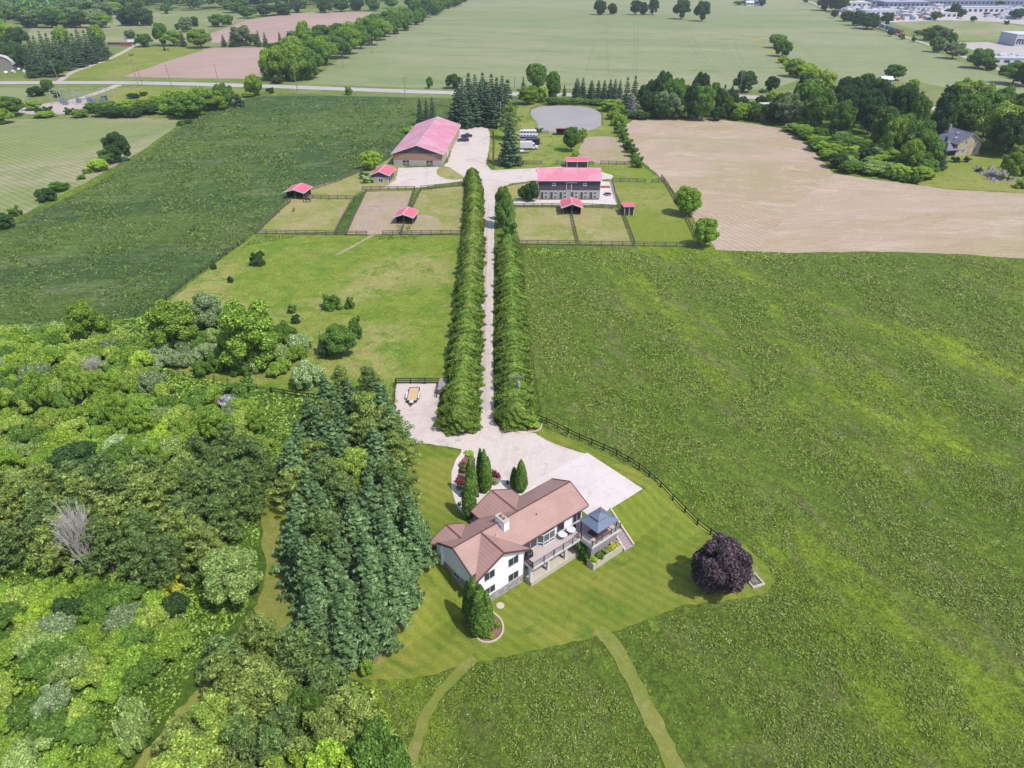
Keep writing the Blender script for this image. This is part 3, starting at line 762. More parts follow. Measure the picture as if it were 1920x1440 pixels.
ORD = ['', 'second ', 'third ', 'fourth ', 'fifth ', 'sixth ', 'seventh ', 'eighth ', 'ninth ', 'tenth ', 'eleventh ', 'twelfth ', 'thirteenth ', 'fourteenth ', 'fifteenth ', 'sixteenth ', 'seventeenth ',
       'eighteenth ', 'nineteenth ', 'twentieth ']
ORD += ['twenty-%s' % o for o in ['first ', 'second ', 'third ', 'fourth ', 'fifth ', 'sixth ', 'seventh ', 'eighth ', 'ninth ']] + ['thirtieth '] + ['thirty-%s' % o for o in ['first ', 'second ', 'third ', 'fourth ', 'fifth ', 'sixth ', 'seventh ', 'eighth ', 'ninth ']]
def zone(place, group, items, order='left'):
    """items: (kind, px, py of base, py of top, width in px[, own label]); labels count within kind and place from the left of the photo"""
    by = {}
    for it in items: by.setdefault(it[0], []).append(it)
    for kd, lst in by.items():
        mesh, lm, colw, noun, cat, nm = KIND[kd]
        lst.sort(key=lambda t: t[1] if order == 'left' else -t[2])
        rest = [t for t in lst if len(t) < 6]
        n = 0
        for it in lst:
            _, px, pb, pt, w = it[:5]
            x, y = GG(px, pb)
            z = hz(x, y)
            H = max(0.5, top_height(x, y, z, pt)) * 1.04
            W = w / ppm(pb)
            if len(it) > 5: lab = it[5]
            else:
                n += 1
                if len(rest) == 1: lab = 'the %s %s %s' % (colw, noun, place)
                elif order == 'left': lab = ('leftmost %s %s %s' % (colw, noun, place)) if n == 1 else '%s%s %s from left %s' % (ORD[n - 1], colw, noun, place)
                else: lab = ('nearest %s %s %s' % (colw, noun, place)) if n == 1 else '%s%s %s back %s' % (ORD[n - 1], colw, noun, place)
            plant(mesh, x, y, H, W, L[lm], lab, cat, nm, group)
# ================================================================== HEDGES ALONG THE DRIVE
def hedge(name, label, line, mats, width, height, spacing):
    """a cedar hedge: one thing, each grown-together cedar a part"""
    pts = [GG(*p) for p in line]
    e = empty(name, (pts[0][0], pts[0][1], 0), 0, label, 'hedge', 'cedar hedges either side of the drive')
    rng = random.Random(len(line))
    d = 0.0; out = []
    tot = sum(math.hypot(b[0] - a[0], b[1] - a[1]) for a, b in zip(pts, pts[1:]))
    s = 0
    while s < tot:
        q = s; i = 0
        while i < len(pts) - 2:
            Ls = math.hypot(pts[i + 1][0] - pts[i][0], pts[i + 1][1] - pts[i][1])
            if q <= Ls: break
            q -= Ls; i += 1
        a, b = pts[i], pts[i + 1]; Ls = math.hypot(b[0] - a[0], b[1] - a[1])
        t = q / Ls; f = s / tot
        x = a[0] + (b[0] - a[0]) * t + rng.uniform(-.3, .3); y = a[1] + (b[1] - a[1]) * t
        W = width(f) * rng.uniform(.9, 1.04); H = height(f) * rng.uniform(.9, 1.1)
        P = PROTO['hedgecedar'][rng.choice((0, 0, 0, 2, 1))]; me = P['crown']
        if not me.materials: me.materials.append(None)
        o = bpy.data.objects.new('cedar', me); COL.objects.link(o); o.parent = e
        o.location = (x - pts[0][0], y - pts[0][1], hz(x, y)); o.rotation_euler = (0, 0, rng.uniform(0, 6.28)); o.scale = (W / P['W'], W / P['W'], H / P['H'])
        o.material_slots[0].link = 'OBJECT'; o.material_slots[0].material = L[mats(f, rng)]
        s += spacing * W / 4.5 * rng.uniform(.9, 1.1)
    return e
hedge('cedar_hedge', 'long tapering cedar hedge on the left side of the gravel drive', [(863, 798), (869, 720), (876, 640), (882, 560), (886, 480), (889, 420), (890, 370), (886, 345)],
      lambda f, r: 'olivecedar' if .25 < f < .8 and r.random() < .7 else 'cedar', lambda f: 5.9 - 1.4 * f, lambda f: 4.5 + .9 * f, 1.65)
hedge('cedar_hedge', 'broad bushy cedar hedge on the right side of the gravel drive', [(969, 793), (965, 740), (962, 680), (960, 600), (957, 530), (953, 480), (951, 462)],
      lambda f, r: 'cedar', lambda f: 6.0 - .9 * f, lambda f: 4.1, 1.65)
zone('standing alone at the far end of the right-hand hedge', 'cedars at the end of the hedge', [
    ('Tm', 944, 428, 352, 34, 'dark green tall cedar clump at the far end of the right hedge by the paddock'),
    ('Td', 938, 412, 380, 20, 'low dark bush at the foot of the far cedar clump on the drive side'),
    ('Bm', 955, 446, 410, 26, 'grey-green rounded bush between the right hedge and the far cedar clump'),
    ('Sd', 992, 377, 346, 32, 'dark shrub against the left end wall of the two-storey stable')])

# ================================================================== THE HOUSE GARDEN
zone('in front of the house', 'columnar cedars round the house', [
    ('C', 880, 972, 898, 27, 'nearest columnar cedar beside the entrance wing of the house'),
    ('C', 885, 934, 857, 23, 'tall columnar cedar in the crimson garden bed left of the group of three'),
    ('C', 902, 918, 843, 17, 'left columnar cedar of the group of three by the entrance paving'),
    ('C', 909, 924, 845, 20, 'middle columnar cedar of the group of three by the entrance paving'),
    ('C', 916, 919, 858, 15, 'short right columnar cedar of the group of three by the entrance paving'),
    ('C', 964, 916, 877, 16, 'shorter left columnar cedar of the pair behind the entrance wing'),
    ('C', 977, 922, 864, 23, 'taller right columnar cedar of the pair behind the entrance wing'),
    ('C', 878, 1166, 1091, 21, 'left tip of the cedar clump at the near corner of the house'),
    ('C', 889, 1176, 1084, 30, 'tallest cedar of the clump at the near corner of the house'),
    ('C', 903, 1182, 1100, 34, 'middle cedar of the clump at the near corner of the house'),
    ('C', 898, 1190, 1112, 38, 'front cedar of the clump at the near corner, above the curved edging'),
    ('C', 914, 1184, 1112, 26, 'right cedar of the clump at the near corner of the house')])
zone('in the entrance garden', 'plants in the entrance garden beds', [
    ('Bm', 871, 886, 872, 16, 'rounded green shrub in the crimson garden bed'),
    ('Br', 866, 874, 866, 12, 'low crimson bush behind the green shrub in the garden bed'),
    ('Br', 860, 906, 896, 12, 'crimson bush at the drive-side front of the left garden bed'),
    ('Br', 869, 908, 899, 12, 'dark crimson bush beside the columnar cedar in the left bed'),
    ('Br', 926, 892, 882, 12, 'bright crimson bush in the small round garden bed'),
    ('Br', 933, 896, 888, 10, 'dusky crimson bush at the right of the round garden bed'),
    ('Bs', 861, 918, 910, 12, 'small silvery bush at the front of the left garden bed'),
    ('Bs', 931, 908, 898, 12, 'small silvery bush at the front of the round garden bed'),
    ('Bl', 880, 852, 846, 18, 'low lime green bush at the drive corner of the garden bed'),
    ('Bl', 934, 1176, 1167, 13, 'lime green bush at the right of the curved bed by the lawn'),
    ('Bl', 922, 1197, 1188, 13, 'lime green bush at the front of the curved bed by the lawn'),
    ('Bm', 911, 1196, 1186, 14, 'green bush at the foot of the cedar clump in the curved bed'),
    ('Br', 922, 1182, 1175, 8, 'small dark red bush in the curved bed by the lawn'),
    ('Bm', 1093, 1048, 1014, 26, 'dark green bush below the deck beside the stone planter'),
    ('Bl', 1000, 802, 790, 22, 'low green bush in the bed at the end of the right hedge')])
# the purple maple
px_, py_ = GG(1344, 1108)
e = plant('roundtree', px_, py_, top_height(px_, py_, hz(px_, py_), 1018) * 1.02, 7.4, L['purple'], 'round dark purple maple beside the fire pit on the lawn', 'tree', 'purple_maple')

# ================================================================== FOREGROUND GROVES
def scatter(poly, n, mind, seed, world_pts=False):
    """evenly spread points inside a polygon given in the photograph"""
    P = [GG(*p) for p in poly]
    rng = random.Random(seed)
    x0, x1 = min(p[0] for p in P), max(p[0] for p in P); y0, y1 = min(p[1] for p in P), max(p[1] for p in P)
    def inside(x, y):
        c = False
        for i in range(len(P)):
            a, b = P[i], P[i - 1]
            if (a[1] > y) != (b[1] > y) and x < (b[0] - a[0]) * (y - a[1]) / (b[1] - a[1]) + a[0]: c = not c
        return c
    out = []
    tries = 0
    while len(out) < n and tries < n * 300:
        tries += 1
        x, y = rng.uniform(x0, x1), rng.uniform(y0, y1)
        if inside(x, y) and all((x - q[0]) ** 2 + (y - q[1]) ** 2 > mind ** 2 for q in out): out.append((x, y))
    return out
def pix(x, y, z=0):
    z -= CAM_H
    dep = y * cp - z * sp; dn = -y * sp - z * cp
    return 960 + F_PX * x / dep, 720 + F_PX * dn / dep
def grove(place, group, poly, n, mind, seed, kinds, hr, wr, avoid=()):
    """kinds: list of (weight, code); labels say how far back and how far along each one is"""
    rng = random.Random(seed * 7 + 1)
    pts = scatter(poly, n, mind, seed)
    pts = [p for p in pts if all((p[0] - a[0]) ** 2 + (p[1] - a[1]) ** 2 > a[2] ** 2 for a in avoid)]
    tot = sum(w for w, _ in kinds)
    rec = []
    for x, y in pts:
        r = rng.random() * tot
        for w, kd in kinds:
            r -= w
            if r <= 0: break
        rec.append((kd, x, y, rng.uniform(*hr), rng.uniform(*wr)))
    by = {}
    for r_ in rec: by.setdefault(r_[0], []).append(r_)
    for kd, lst in by.items():
        mesh, lm, colw, noun, cat, nm = KIND[kd]
        lst.sort(key=lambda t: t[2])
        # rows by depth, then counted from the left
        rows = [lst[i:i + 6] for i in range(0, len(lst), 6)]
        rn = ['nearest row', 'second row', 'third row', 'fourth row', 'fifth row', 'sixth row', 'seventh row', 'eighth row', 'ninth row', 'tenth row']
        for ri, row in enumerate(rows):
            row.sort(key=lambda t: pix(t[1], t[2])[0])
            for k, (kd_, x, y, H, W) in enumerate(row):
                lab = '%s%s %s from left, %s, %s' % (ORD[k] if k else "first ", colw, noun, rn[min(ri, 9)], place)
                if kd_[0] in 'SB': H *= .34
                if kd_[0] in 'B': W *= .75
                plant(mesh, x, y, H, W, L[lm], lab, cat, nm, group)

grove('spruce grove beside house', 'conifers of the grove beside the house', [(575, 960), (690, 940), (755, 960), (782, 1040), (778, 1110), (720, 1180), (690, 1228), (640, 1240), (590, 1200), (568, 1130), (560, 1040)],
      30, 2.6, 5, [(9, 'Pb'), (1, 'Nd')], (7.4, 10.2), (5.4, 6.8))
grove('wood behind spruce grove', 'conifers of the mixed wood by the parking bay', [(530, 960), (560, 870), (600, 790), (720, 780), (748, 830), (752, 900), (750, 950), (690, 935), (575, 955)],
      30, 3.1, 6, [(8, 'Pb'), (3, 'Ny'), (2, 'Nd'), (.6, 'To')], (7.0, 10), (5.0, 6.8))
grove('left-edge pine wood', 'pines of the wood at the left edge', [(-80, 1090), (-80, 960), (100, 950), (250, 925), (420, 940), (455, 1000), (420, 1070), (330, 1100), (240, 1080), (150, 1060), (90, 1100)],
      34, 3.3, 7, [(5, 'Nd'), (4, 'Ny')], (7.5, 9.5), (5.2, 6.8))
grove('bottom-edge pine wood', 'pines of the wood at the bottom edge', [(430, 1280), (480, 1235), (545, 1240), (600, 1320), (660, 1370), (720, 1460), (740, 1600), (330, 1600), (350, 1470), (400, 1370)],
      36, 3.0, 8, [(7, 'Ny'), (4, 'Nd'), (.8, 'To'), (.3, 'Tg')], (7.0, 9.0), (5.0, 6.4))
grove('left of spruce grove', 'pines left of the spruce grove', [(350, 990), (380, 900), (460, 850), (520, 880), (520, 960), (500, 975), (440, 985)], 9, 3.4, 9, [(1, 'Nd')], (8, 10), (5, 6.5))
zone('at the bottom edge of the photo', 'odd trees at the bottom edge', [('Tl', 640, 1520, 1420, 120), ('Tl', 555, 1530, 1430, 90), ('Tm', 720, 1490, 1370, 110), ('Tm', 590, 1390, 1300, 70)])

# ---- thickets
mixA = [(8, 'Sb'), (2, 'Sm'), (5, 'So'), (1.2, 'Sp'), (.5, 'Ss'), (1, 'Sl'), (1, 'Tr'), (.4, 'Sg'), (.15, 'Bt')]
mixB = [(6, 'Sb'), (5, 'Sm'), (4, 'So'), (.9, 'Sp'), (.5, 'Sd'), (.4, 'Sl'), (.4, 'Sg')]
dead_at = GG(172, 1078)
grove('upper left thicket', 'shrubs of the upper left thicket', [(-60, 720), (-60, 640), (100, 622), (200, 615), (250, 660), (300, 720), (300, 740), (150, 740)], 75, 2.3, 11, mixA, (5, 9), (3.2, 4.8))
grove('middle left thicket', 'shrubs of the middle left thicket', [(-60, 850), (-60, 720), (150, 745), (300, 740), (420, 750), (500, 800), (520, 860), (400, 900), (200, 905), (0, 930)], 110, 2.1, 12, mixA, (4.5, 8.5), (3.0, 4.6))
grove('lower left thicket', 'shrubs of the lower left thicket', [(-60, 1260), (-60, 1110), (90, 1110), (180, 1110), (330, 1120), (365, 1160), (345, 1220), (270, 1290), (200, 1300), (130, 1290), (40, 1240)], 38, 2.3, 13, mixB, (4.5, 7.5), (2.8, 4.2),
      avoid=[(dead_at[0], dead_at[1], 2.2)])
grove('bottom left corner', 'shrubs of the bottom left corner', [(-60, 1600), (-60, 1290), (100, 1320), (200, 1330), (215, 1400), (200, 1600)], 26, 2.3, 14, mixB, (4, 7), (2.6, 4.0))
grove('copse above wire fence', 'shrubs of the copse above the wire fence', [(290, 660), (330, 620), (420, 610), (520, 620), (566, 660), (560, 700), (480, 712), (380, 708), (310, 695)], 34, 2.5, 15, [(3, 'Sb'), (3, 'Sm'), (2, 'Ss'), (2, 'Sp'), (1, 'Sg')], (7, 10), (3.6, 5.0))
zone('left of the hedge and drive', 'single trees and bushes on the pasture', [
    ('Tr', 472, 692, 572, 100, 'tall bright green locust tree rising from the copse on the pasture edge'),
    ('Tr', 330, 660, 570, 84, 'bright green open tree at the left end of the copse'),
    ('Tr', 172, 640, 566, 60, 'bright green tree standing up at the thicket edge by the hay field'),
    ('Sg', 395, 622, 556, 66, 'round grey-green willow behind the copse by the wire fence'),
    ('Bd', 486, 497, 472, 27, 'small dark bush alone high on the pasture'),
    ('Bm', 624, 580, 549, 36, 'round green bush in the middle of the pasture, left of a small one'),
    ('Bm', 657, 578, 557, 17, 'small green bush right of the round pasture bush'),
    ('Sm', 640, 664, 612, 66, 'broad leafy shrub on the pasture left of the drive hedge'),
    ('Ss', 612, 664, 628, 24, 'silvery shrub at the left end of the broad pasture shrub'),
    ('Bm', 668, 636, 592, 30, 'upright leafy bush behind the broad pasture shrub'),
    ('Bd', 608, 672, 650, 18, 'little dark bush in front of the broad pasture shrub'),
    ('Ss', 580, 722, 685, 52, 'silvery shrub beside the mixed wood above the board fence'),
    ('Ss', 567, 656, 630, 28, 'small silvery shrub at the right end of the copse'),
    ('Bm', 455, 748, 714, 52, 'round green bush below the wire fence'),
    ('Bm', 549, 588, 570, 16, 'small bush on the pasture right of the grey-green willow'),
    ('Bd', 433, 530, 517, 12, 'tiny dark bush near the boundary fence on the pasture'),
    ('Bd', 556, 606, 590, 16, 'small dark bush on the pasture just right of the copse'),
    ('Bd', 401, 505, 494, 12, 'tiny bush against the boundary fence of the hay field'),
    ('Ny', 645, 760, 688, 52, 'thin yellow-green pine at the back of the mixed wood by the board fence'),
    ('Ny', 712, 775, 706, 54, 'thin yellow-green pine next to the parking bay fence'),
    ('D', 176, 1078, 940, 66, 'bare bleached dead tree with many branches in the left thicket'),
    ('D', 182, 705, 666, 34, 'low grey dead tree in the upper left thicket'),
    ('D', 655, 960, 890, 28, 'dead grey tree among the spruces of the grove'),
    ('Sp', 450, 1128, 1038, 104, 'large pale green shrub beside the mown path'),
    ('By', 328, 1112, 1082, 34, 'bright yellow bush in the lower left thicket'),
    ('Sp', 266, 1402, 1335, 62, 'pale green shrub beside the mown track near the bottom edge'),
    ('Sd', 160, 900, 838, 90, 'dark green shrub between the middle thicket and the pine wood'),
    ('Pb', 655, 1232, 1112, 88, 'nearest blue-green spruce at the front tip of the grove'),
    ('Pb', 612, 1196, 1078, 86, 'blue-green spruce at the front left of the grove beside the mown strip'),
    ('Pb', 704, 1206, 1092, 84, 'blue-green spruce at the front right of the grove beside the lawn'),
    ('Pb', 588, 1120, 1004, 80, 'blue-green spruce on the left flank of the grove'),
    ('Sb', 690, 1265, 1240, 26, 'low bright shrub at the near tip of the spruce grove'),
    ('Bb', 762, 870, 830, 20, 'bright green sapling between the grove and the lawn'),
])
# ================================================================== MIDDLE AND FAR TREES
zone('in the crop field hedgerow', 'bushes of the crop field hedgerow', [
    ('Td', 226, 303, 250, 46), ('Sm', 209, 306, 278, 40), ('Sl', 186, 320, 299, 38), ('Bm', 154, 336, 327, 16), ('Sm', 112, 358, 341, 34), ('Sd', 88, 376, 356, 32),
    ('Bm', 30, 406, 388, 22), ('Sd', 6, 428, 402, 44), ('Bb', 165, 325, 315, 18), ('Bm', 340, 235, 226, 16), ('Bd', 352, 232, 224, 14), ('Bb', 125, 352, 343, 16)])
zone('in the strip below the country road', 'bushes of the strip below the road', [
    ('Sm', 20, 218, 180, 52), ('Sb', 5, 232, 205, 40), ('Sd', 70, 180, 163, 32), ('Tm', 92, 172, 149, 22), ('Bd', 107, 182, 172, 16), ('Sb', 62, 206, 189, 34), ('Bd', 76, 216, 203, 16), ('Bd', 92, 212, 199, 18),
    ('Sb', 85, 220, 209, 36), ('Bd', 131, 214, 202, 18), ('Sb', 152, 220, 205, 30), ('Sm', 175, 212, 192, 30), ('Sd', 195, 218, 200, 36), ('Sd', 222, 220, 201, 40), ('Sb', 205, 206, 190, 34), ('Sb', 240, 208, 188, 36),
    ('Sd', 252, 220, 202, 32), ('Sd', 280, 214, 196, 40), ('Sb', 268, 205, 186, 32), ('Bd', 251, 184, 175, 24), ('Bd', 269, 180, 171, 14), ('Bd', 197, 188, 179, 14), ('Sb', 300, 206, 180, 40), ('Sb', 330, 200, 168, 46),
    ('Sm', 355, 220, 176, 66), ('Tb', 380, 206, 162, 46), ('Sb', 405, 206, 166, 46), ('Tm', 420, 204, 158, 34), ('Sm', 340, 216, 192, 40), ('Sb', 315, 214, 196, 30), ('Pn', 449, 200, 176, 22), ('Tm', 432, 198, 162, 26),
    ('Tb', 478, 180, 139, 34, 'bright leafy tree beside the country road at the corner of the hay field'), ('Bd', 508, 175, 163, 14), ('Bm', 654, 178, 161, 15, 'small round bush at the road edge of the hay field'), ('Bb', 466, 182, 172, 24)])
zone('round the riding arena', 'trees round the riding arena', [
    ('Pn', 789, 236, 185, 17), ('Pn', 801, 232, 184, 15), ('Pn', 812, 228, 182, 15), ('Tl', 697, 318, 284, 36, 'yellow-green round tree behind the small red-roofed shed'),
    ('Bs', 690, 343, 326, 22, 'pale shrub at the left wall of the small red-roofed shed'), ('Bm', 683, 335, 322, 18, 'small bush behind the small red-roofed shed'), ('Bb', 768, 250, 238, 22, 'low bush along the left wall of the arena'),
    ('Tm', 1072, 284, 238, 32, 'leafy tree in front of the small red shelter by the riding ring'), ('To', 1092, 266, 240, 17, 'thin olive tree beside the riding ring'), ('Bb', 1078, 294, 282, 14, 'low bush behind the long red-roofed shelter'),
    ('Bd', 1010, 248, 240, 16, 'low bush at the near left edge of the riding ring')])
spr = [(860, 228, 158, 30), (868, 216, 142, 26), (880, 212, 138, 26), (892, 208, 134, 24), (886, 236, 158, 34), (901, 222, 146, 30), (913, 232, 150, 34), (922, 212, 140, 24), (932, 214, 140, 24), (942, 212, 142, 24),
      (925, 238, 166, 30), (952, 226, 146, 30), (940, 232, 160, 28), (874, 240, 172, 26), (906, 204, 136, 22)]
zone('in the spruce clump behind the yard', 'spruces behind the arena yard', [('Pd', s[0], s[1], s[2] + (i * 7) % 12 - 3, s[3] * 1.35) for i, s in enumerate(spr)] + [
    ('Pd', 955, 310, 214, 48, 'big spruce standing alone between the yard and the parked trailers'), ('Ny', 957, 262, 190, 36, 'greener tall conifer directly behind the big lone spruce')])
zone('along the road beyond the ring', 'trees between the road and the riding ring', [
    ('Tm', 1006, 172, 119, 40), ('Tb', 990, 196, 160, 38), ('Tl', 1016, 192, 162, 20), ('Pd', 981, 186, 144, 16), ('Tm', 1037, 188, 134, 28), ('Pn', 1058, 180, 159, 8),
    ('Pn', 1081, 186, 147, 22), ('Pn', 1092, 184, 146, 16), ('Pn', 1108, 186, 151, 20), ('Pn', 1121, 186, 151, 16), ('Pn', 1132, 186, 151, 16), ('Pn', 1143, 186, 149, 16), ('Pn', 1152, 186, 149, 16), ('Pn', 1161, 184, 150, 14),
    ('Pd', 1173, 208, 144, 24), ('Pd', 1187, 208, 142, 24), ('Pg', 1184, 216, 176, 22), ('Td', 850, 166, 140, 30), ('Tm', 806, 166, 144, 13, 'small tree alone on the verge of the wheat field'),
    ('Bm', 1036, 196, 182, 30), ('Bm', 1062, 194, 184, 36), ('Bm', 1082, 195, 184, 30), ('Bm', 1100, 195, 186, 30), ('Bm', 1122, 197, 186, 34), ('Bb', 1145, 208, 186, 40), ('Bb', 1158, 218, 196, 28), ('Bm', 1172, 222, 206, 24),
    ('Bd', 1188, 222, 208, 28), ('Bd', 1205, 224, 210, 26), ('Bd', 1222, 222, 208, 28), ('Bd', 1240, 222, 208, 24)])
zone('in the hedgerow right of the ring', 'bushes between the ring and the stubble', [
    ('Sb', 1160, 236, 216, 24), ('Bm', 1163, 250, 232, 22), ('Bm', 1168, 256, 240, 20), ('Bm', 1170, 266, 248, 18), ('Bm', 1176, 276, 258, 20), ('Bd', 1180, 286, 266, 20), ('Bm', 1186, 294, 272, 20), ('Bm', 1192, 304, 286, 20), ('Bm', 1196, 314, 292, 22), ('Sb', 1152, 224, 208, 22)])
zone('in the belt behind the stubble field', 'trees of the belt behind the stubble field', [
    ('Td', 1222, 196, 150, 24), ('Td', 1206, 204, 158, 30), ('Td', 1214, 216, 172, 30), ('Tm', 1280, 214, 158, 34), ('Td', 1270, 224, 178, 30), ('Td', 1344, 220, 166, 30), ('Tm', 1362, 222, 180, 28), ('Td', 1388, 218, 182, 30), ('Tm', 1412, 224, 192, 30), ('Td', 1462, 226, 176, 40), ('Td', 1240, 224, 184, 34), ('Td', 1240, 208, 136, 34), ('Tm', 1254, 212, 150, 34), ('Tm', 1268, 204, 148, 28), ('Tg', 1246, 222, 172, 40), ('Tg', 1262, 224, 176, 34), ('Td', 1228, 214, 172, 28),
    ('Td', 1310, 200, 138, 32), ('Td', 1298, 224, 156, 38), ('Tm', 1315, 226, 160, 42), ('Tm', 1333, 218, 155, 24), ('Tg', 1284, 220, 172, 28), ('Pg', 1354, 220, 168, 18), ('Pn', 1353, 212, 158, 16), ('Td', 1371, 222, 174, 28), ('Pn', 1370, 188, 160, 18),
    ('Tl', 1383, 224, 192, 26), ('Tl', 1402, 224, 194, 28), ('Tl', 1446, 196, 172, 22), ('Td', 1428, 200, 180, 26), ('Tm', 1420, 228, 196, 30), ('Td', 1450, 230, 190, 46), ('Tg', 1476, 236, 180, 46), ('Tm', 1380, 226, 204, 20), ('Td', 1345, 226, 200, 26)])
zone('across the road in the wheat', 'single trees across the road', [
    ('Td', 1394, 173, 134, 42), ('Td', 1446, 172, 144, 26), ('Bm', 1431, 174, 166, 14), ('Tm', 1675, 150, 122, 36), ('Tb', 1708, 172, 148, 24), ('Bm', 1723, 192, 172, 18), ('Bd', 1650, 158, 146, 14), ('Tb', 1457, 90, 64, 34), ('Tm', 1466, 106, 76, 32), ('Tb', 1488, 144, 110, 36), ('Tl', 1512, 146, 120, 40), ('Bl', 1468, 118, 106, 22), ('Bl', 1476, 128, 114, 20)])
zone('in the wood right of the stubble', 'trees of the wood right of the stubble field', [
    ('To', 1515, 200, 128, 56), ('To', 1535, 196, 130, 46), ('Tm', 1505, 230, 150, 54), ('Tm', 1530, 244, 168, 52), ('Td', 1560, 224, 160, 44), ('Td', 1585, 212, 146, 52), ('Td', 1614, 200, 138, 44), ('Td', 1600, 240, 166, 50), ('Td', 1640, 232, 148, 54), ('Td', 1625, 252, 180, 44),
    ('Td', 1668, 246, 160, 50), ('Td', 1690, 252, 166, 52), ('Tm', 1572, 258, 190, 44), ('Tm', 1650, 272, 200, 46), ('Tm', 1712, 262, 180, 36), ('Tm', 1680, 290, 216, 56), ('Tm', 1712, 300, 228, 62), ('Tb', 1668, 296, 222, 40), ('Tm', 1725, 318, 250, 58), ('Tb', 1700, 322, 262, 46),
    ('Pn', 1757, 318, 256, 28), ('Sm', 1735, 326, 300, 40), ('Pn', 1755, 232, 160, 26), ('Td', 1500, 212, 140, 36)])
zone('around the stone farmhouse', 'trees round the stone farmhouse', [
    ('Td', 1772, 236, 162, 44), ('To', 1795, 224, 146, 58), ('To', 1822, 228, 150, 50), ('Tm', 1800, 262, 176, 66), ('Tm', 1842, 258, 172, 64), ('Tm', 1870, 236, 164, 50), ('To', 1862, 282, 190, 64), ('Tm', 1895, 276, 184, 60), ('Td', 1900, 240, 172, 40), ('Pn', 1912, 262, 176, 22),
    ('Tm', 1930, 290, 200, 60), ('Td', 1878, 294, 216, 56), ('Td', 1760, 270, 196, 36), ('Td', 1920, 250, 186, 34), ('Tb', 1890, 336, 284, 38), ('Td', 1916, 330, 296, 26), ('Bb', 1912, 352, 338, 24), ('Bd', 1835, 322, 315, 14), ('Bd', 1791, 304, 293, 16), ('Bd', 1812, 304, 294, 14)])
grove('stubble-edge scrub', 'scrub right of the stubble field', [(1480, 246), (1500, 236), (1600, 262), (1665, 292), (1745, 330), (1725, 342), (1640, 330), (1572, 320), (1545, 296), (1520, 268)], 46, 4.4, 21,
      [(4, 'Sb'), (3, 'Sm'), (2, 'Sl'), (1, 'Sd'), (1, 'Sp')], (9, 15), (6, 8.5))
zone('at the scrub corner by the stubble', 'bushes at the corner of the scrub', [('Bm', 1718, 344, 326, 20), ('Bm', 1700, 342, 326, 22), ('Bm', 1682, 338, 322, 22), ('Bm', 1660, 334, 320, 18), ('Sm', 1590, 324, 304, 34), ('Sm', 1528, 282, 262, 30), ('Sm', 1508, 262, 246, 28)])
zone('beside the small right paddock', 'round trees on the stubble field edge', [('Tb', 1287, 404, 351, 50, 'far one of two round green trees on the edge of the stubble field'), ('Tb', 1321, 464, 410, 46, 'near one of two round green trees on the edge of the stubble field')])
zone('at the top of the wheat field', 'trees at the top of the wheat field', [('Td', 1125, 28, 0, 24), ('Td', 1148, 27, 6, 18), ('Td', 1192, 28, 0, 24), ('Td', 1206, 28, 4, 16), ('Td', 1224, 28, -4, 20), ('Td', 1277, 36, 0, 30), ('Td', 1315, 40, 3, 28), ('Bd', 871, 4, -5, 12)])
zone('along the railway line', 'trees along the railway line', [
    ('Td', 1548, 20, -10, 36), ('Td', 1572, 22, -10, 34), ('Bd', 1564, 34, 18, 14), ('Bd', 1545, 20, 10, 10), ('Td', 1588, 40, 20, 28), ('Td', 1606, 48, 20, 30), ('Td', 1624, 54, 24, 38), ('Td', 1634, 56, 28, 26), ('Td', 1661, 48, 24, 22), ('Bd', 1670, 68, 55, 14), ('Bm', 1690, 74, 62, 12), ('Bd', 1712, 80, 68, 10),
    ('Tm', 1738, 76, 52, 26), ('Tm', 1752, 76, 48, 34), ('Tg', 1770, 80, 52, 26), ('Tm', 1784, 82, 62, 18), ('Tm', 1720, 66, 56, 16), ('Tm', 1755, 98, 69, 28), ('Tg', 1785, 110, 78, 34), ('Tm', 1834, 128, 92, 44), ('Bd', 1854, 132, 114, 22), ('Tm', 1898, 158, 116, 54), ('Td', 1920, 162, 120, 40),
    ('Bm', 1826, 112, 100, 14), ('Bm', 1842, 112, 104, 14), ('Bm', 1804, 104, 92, 18)])
zone('in the industrial estate', 'trees in the industrial estate', [('Td', 1787, 34, 7, 18), ('Td', 1795, 34, 16, 26), ('Td', 1777, 32, 16, 20), ('Bd', 1824, 41, 30, 12), ('Tm', 1753, 38, 22, 20), ('Td', 1874, 12, 2, 12), ('Td', 1905, 36, 16, 30), ('Bd', 1886, 46, 38, 10), ('Td', 1690, 14, 0, 20)])

# ---- the treeline beside the wheat field: two staggered rows
tl = []
k = 0
for (x0, y0, x1, y1, off, cnt, hh) in ((545, 150, 860, 8, 0, 24, 17), (518, 142, 820, 6, 1, 20, 16)):
    a, b = G(x0, y0), G(x1, y1)
    rng = random.Random(4 + off)
    for i in range(cnt):
        t = ((i + .3 * rng.random()) / (cnt - 1))
        x = a[0] + (b[0] - a[0]) * t + rng.uniform(-4, 4); y = a[1] + (b[1] - a[1]) * t
        dist_k = 1
        H = hh * rng.uniform(.8, 1.15) * (1.1 if t < .3 else .95); W = rng.uniform(14, 20)
        kd = 'Tm' if rng.random() < .5 else ('Tb' if rng.random() < .4 + .3 * (t < .35) else 'Td')
        tl.append((y, kd, x, H, W, off))
tl.sort()
cnts = {}
for y, kd, x, H, W, off in tl:
    mesh, lm, colw, noun, cat, nm = KIND[kd]
    cnts[(kd, off)] = n = cnts.get((kd, off), 0) + 1
    plant(mesh, x, y, H, W, L[lm], '%s%s tree from the road, %s row, long treeline' % ('first ' if n == 1 else ORD[n - 1], colw, 'field-side' if off == 0 else 'far-side'), cat, nm, 'trees of the long treeline beside the wheat')
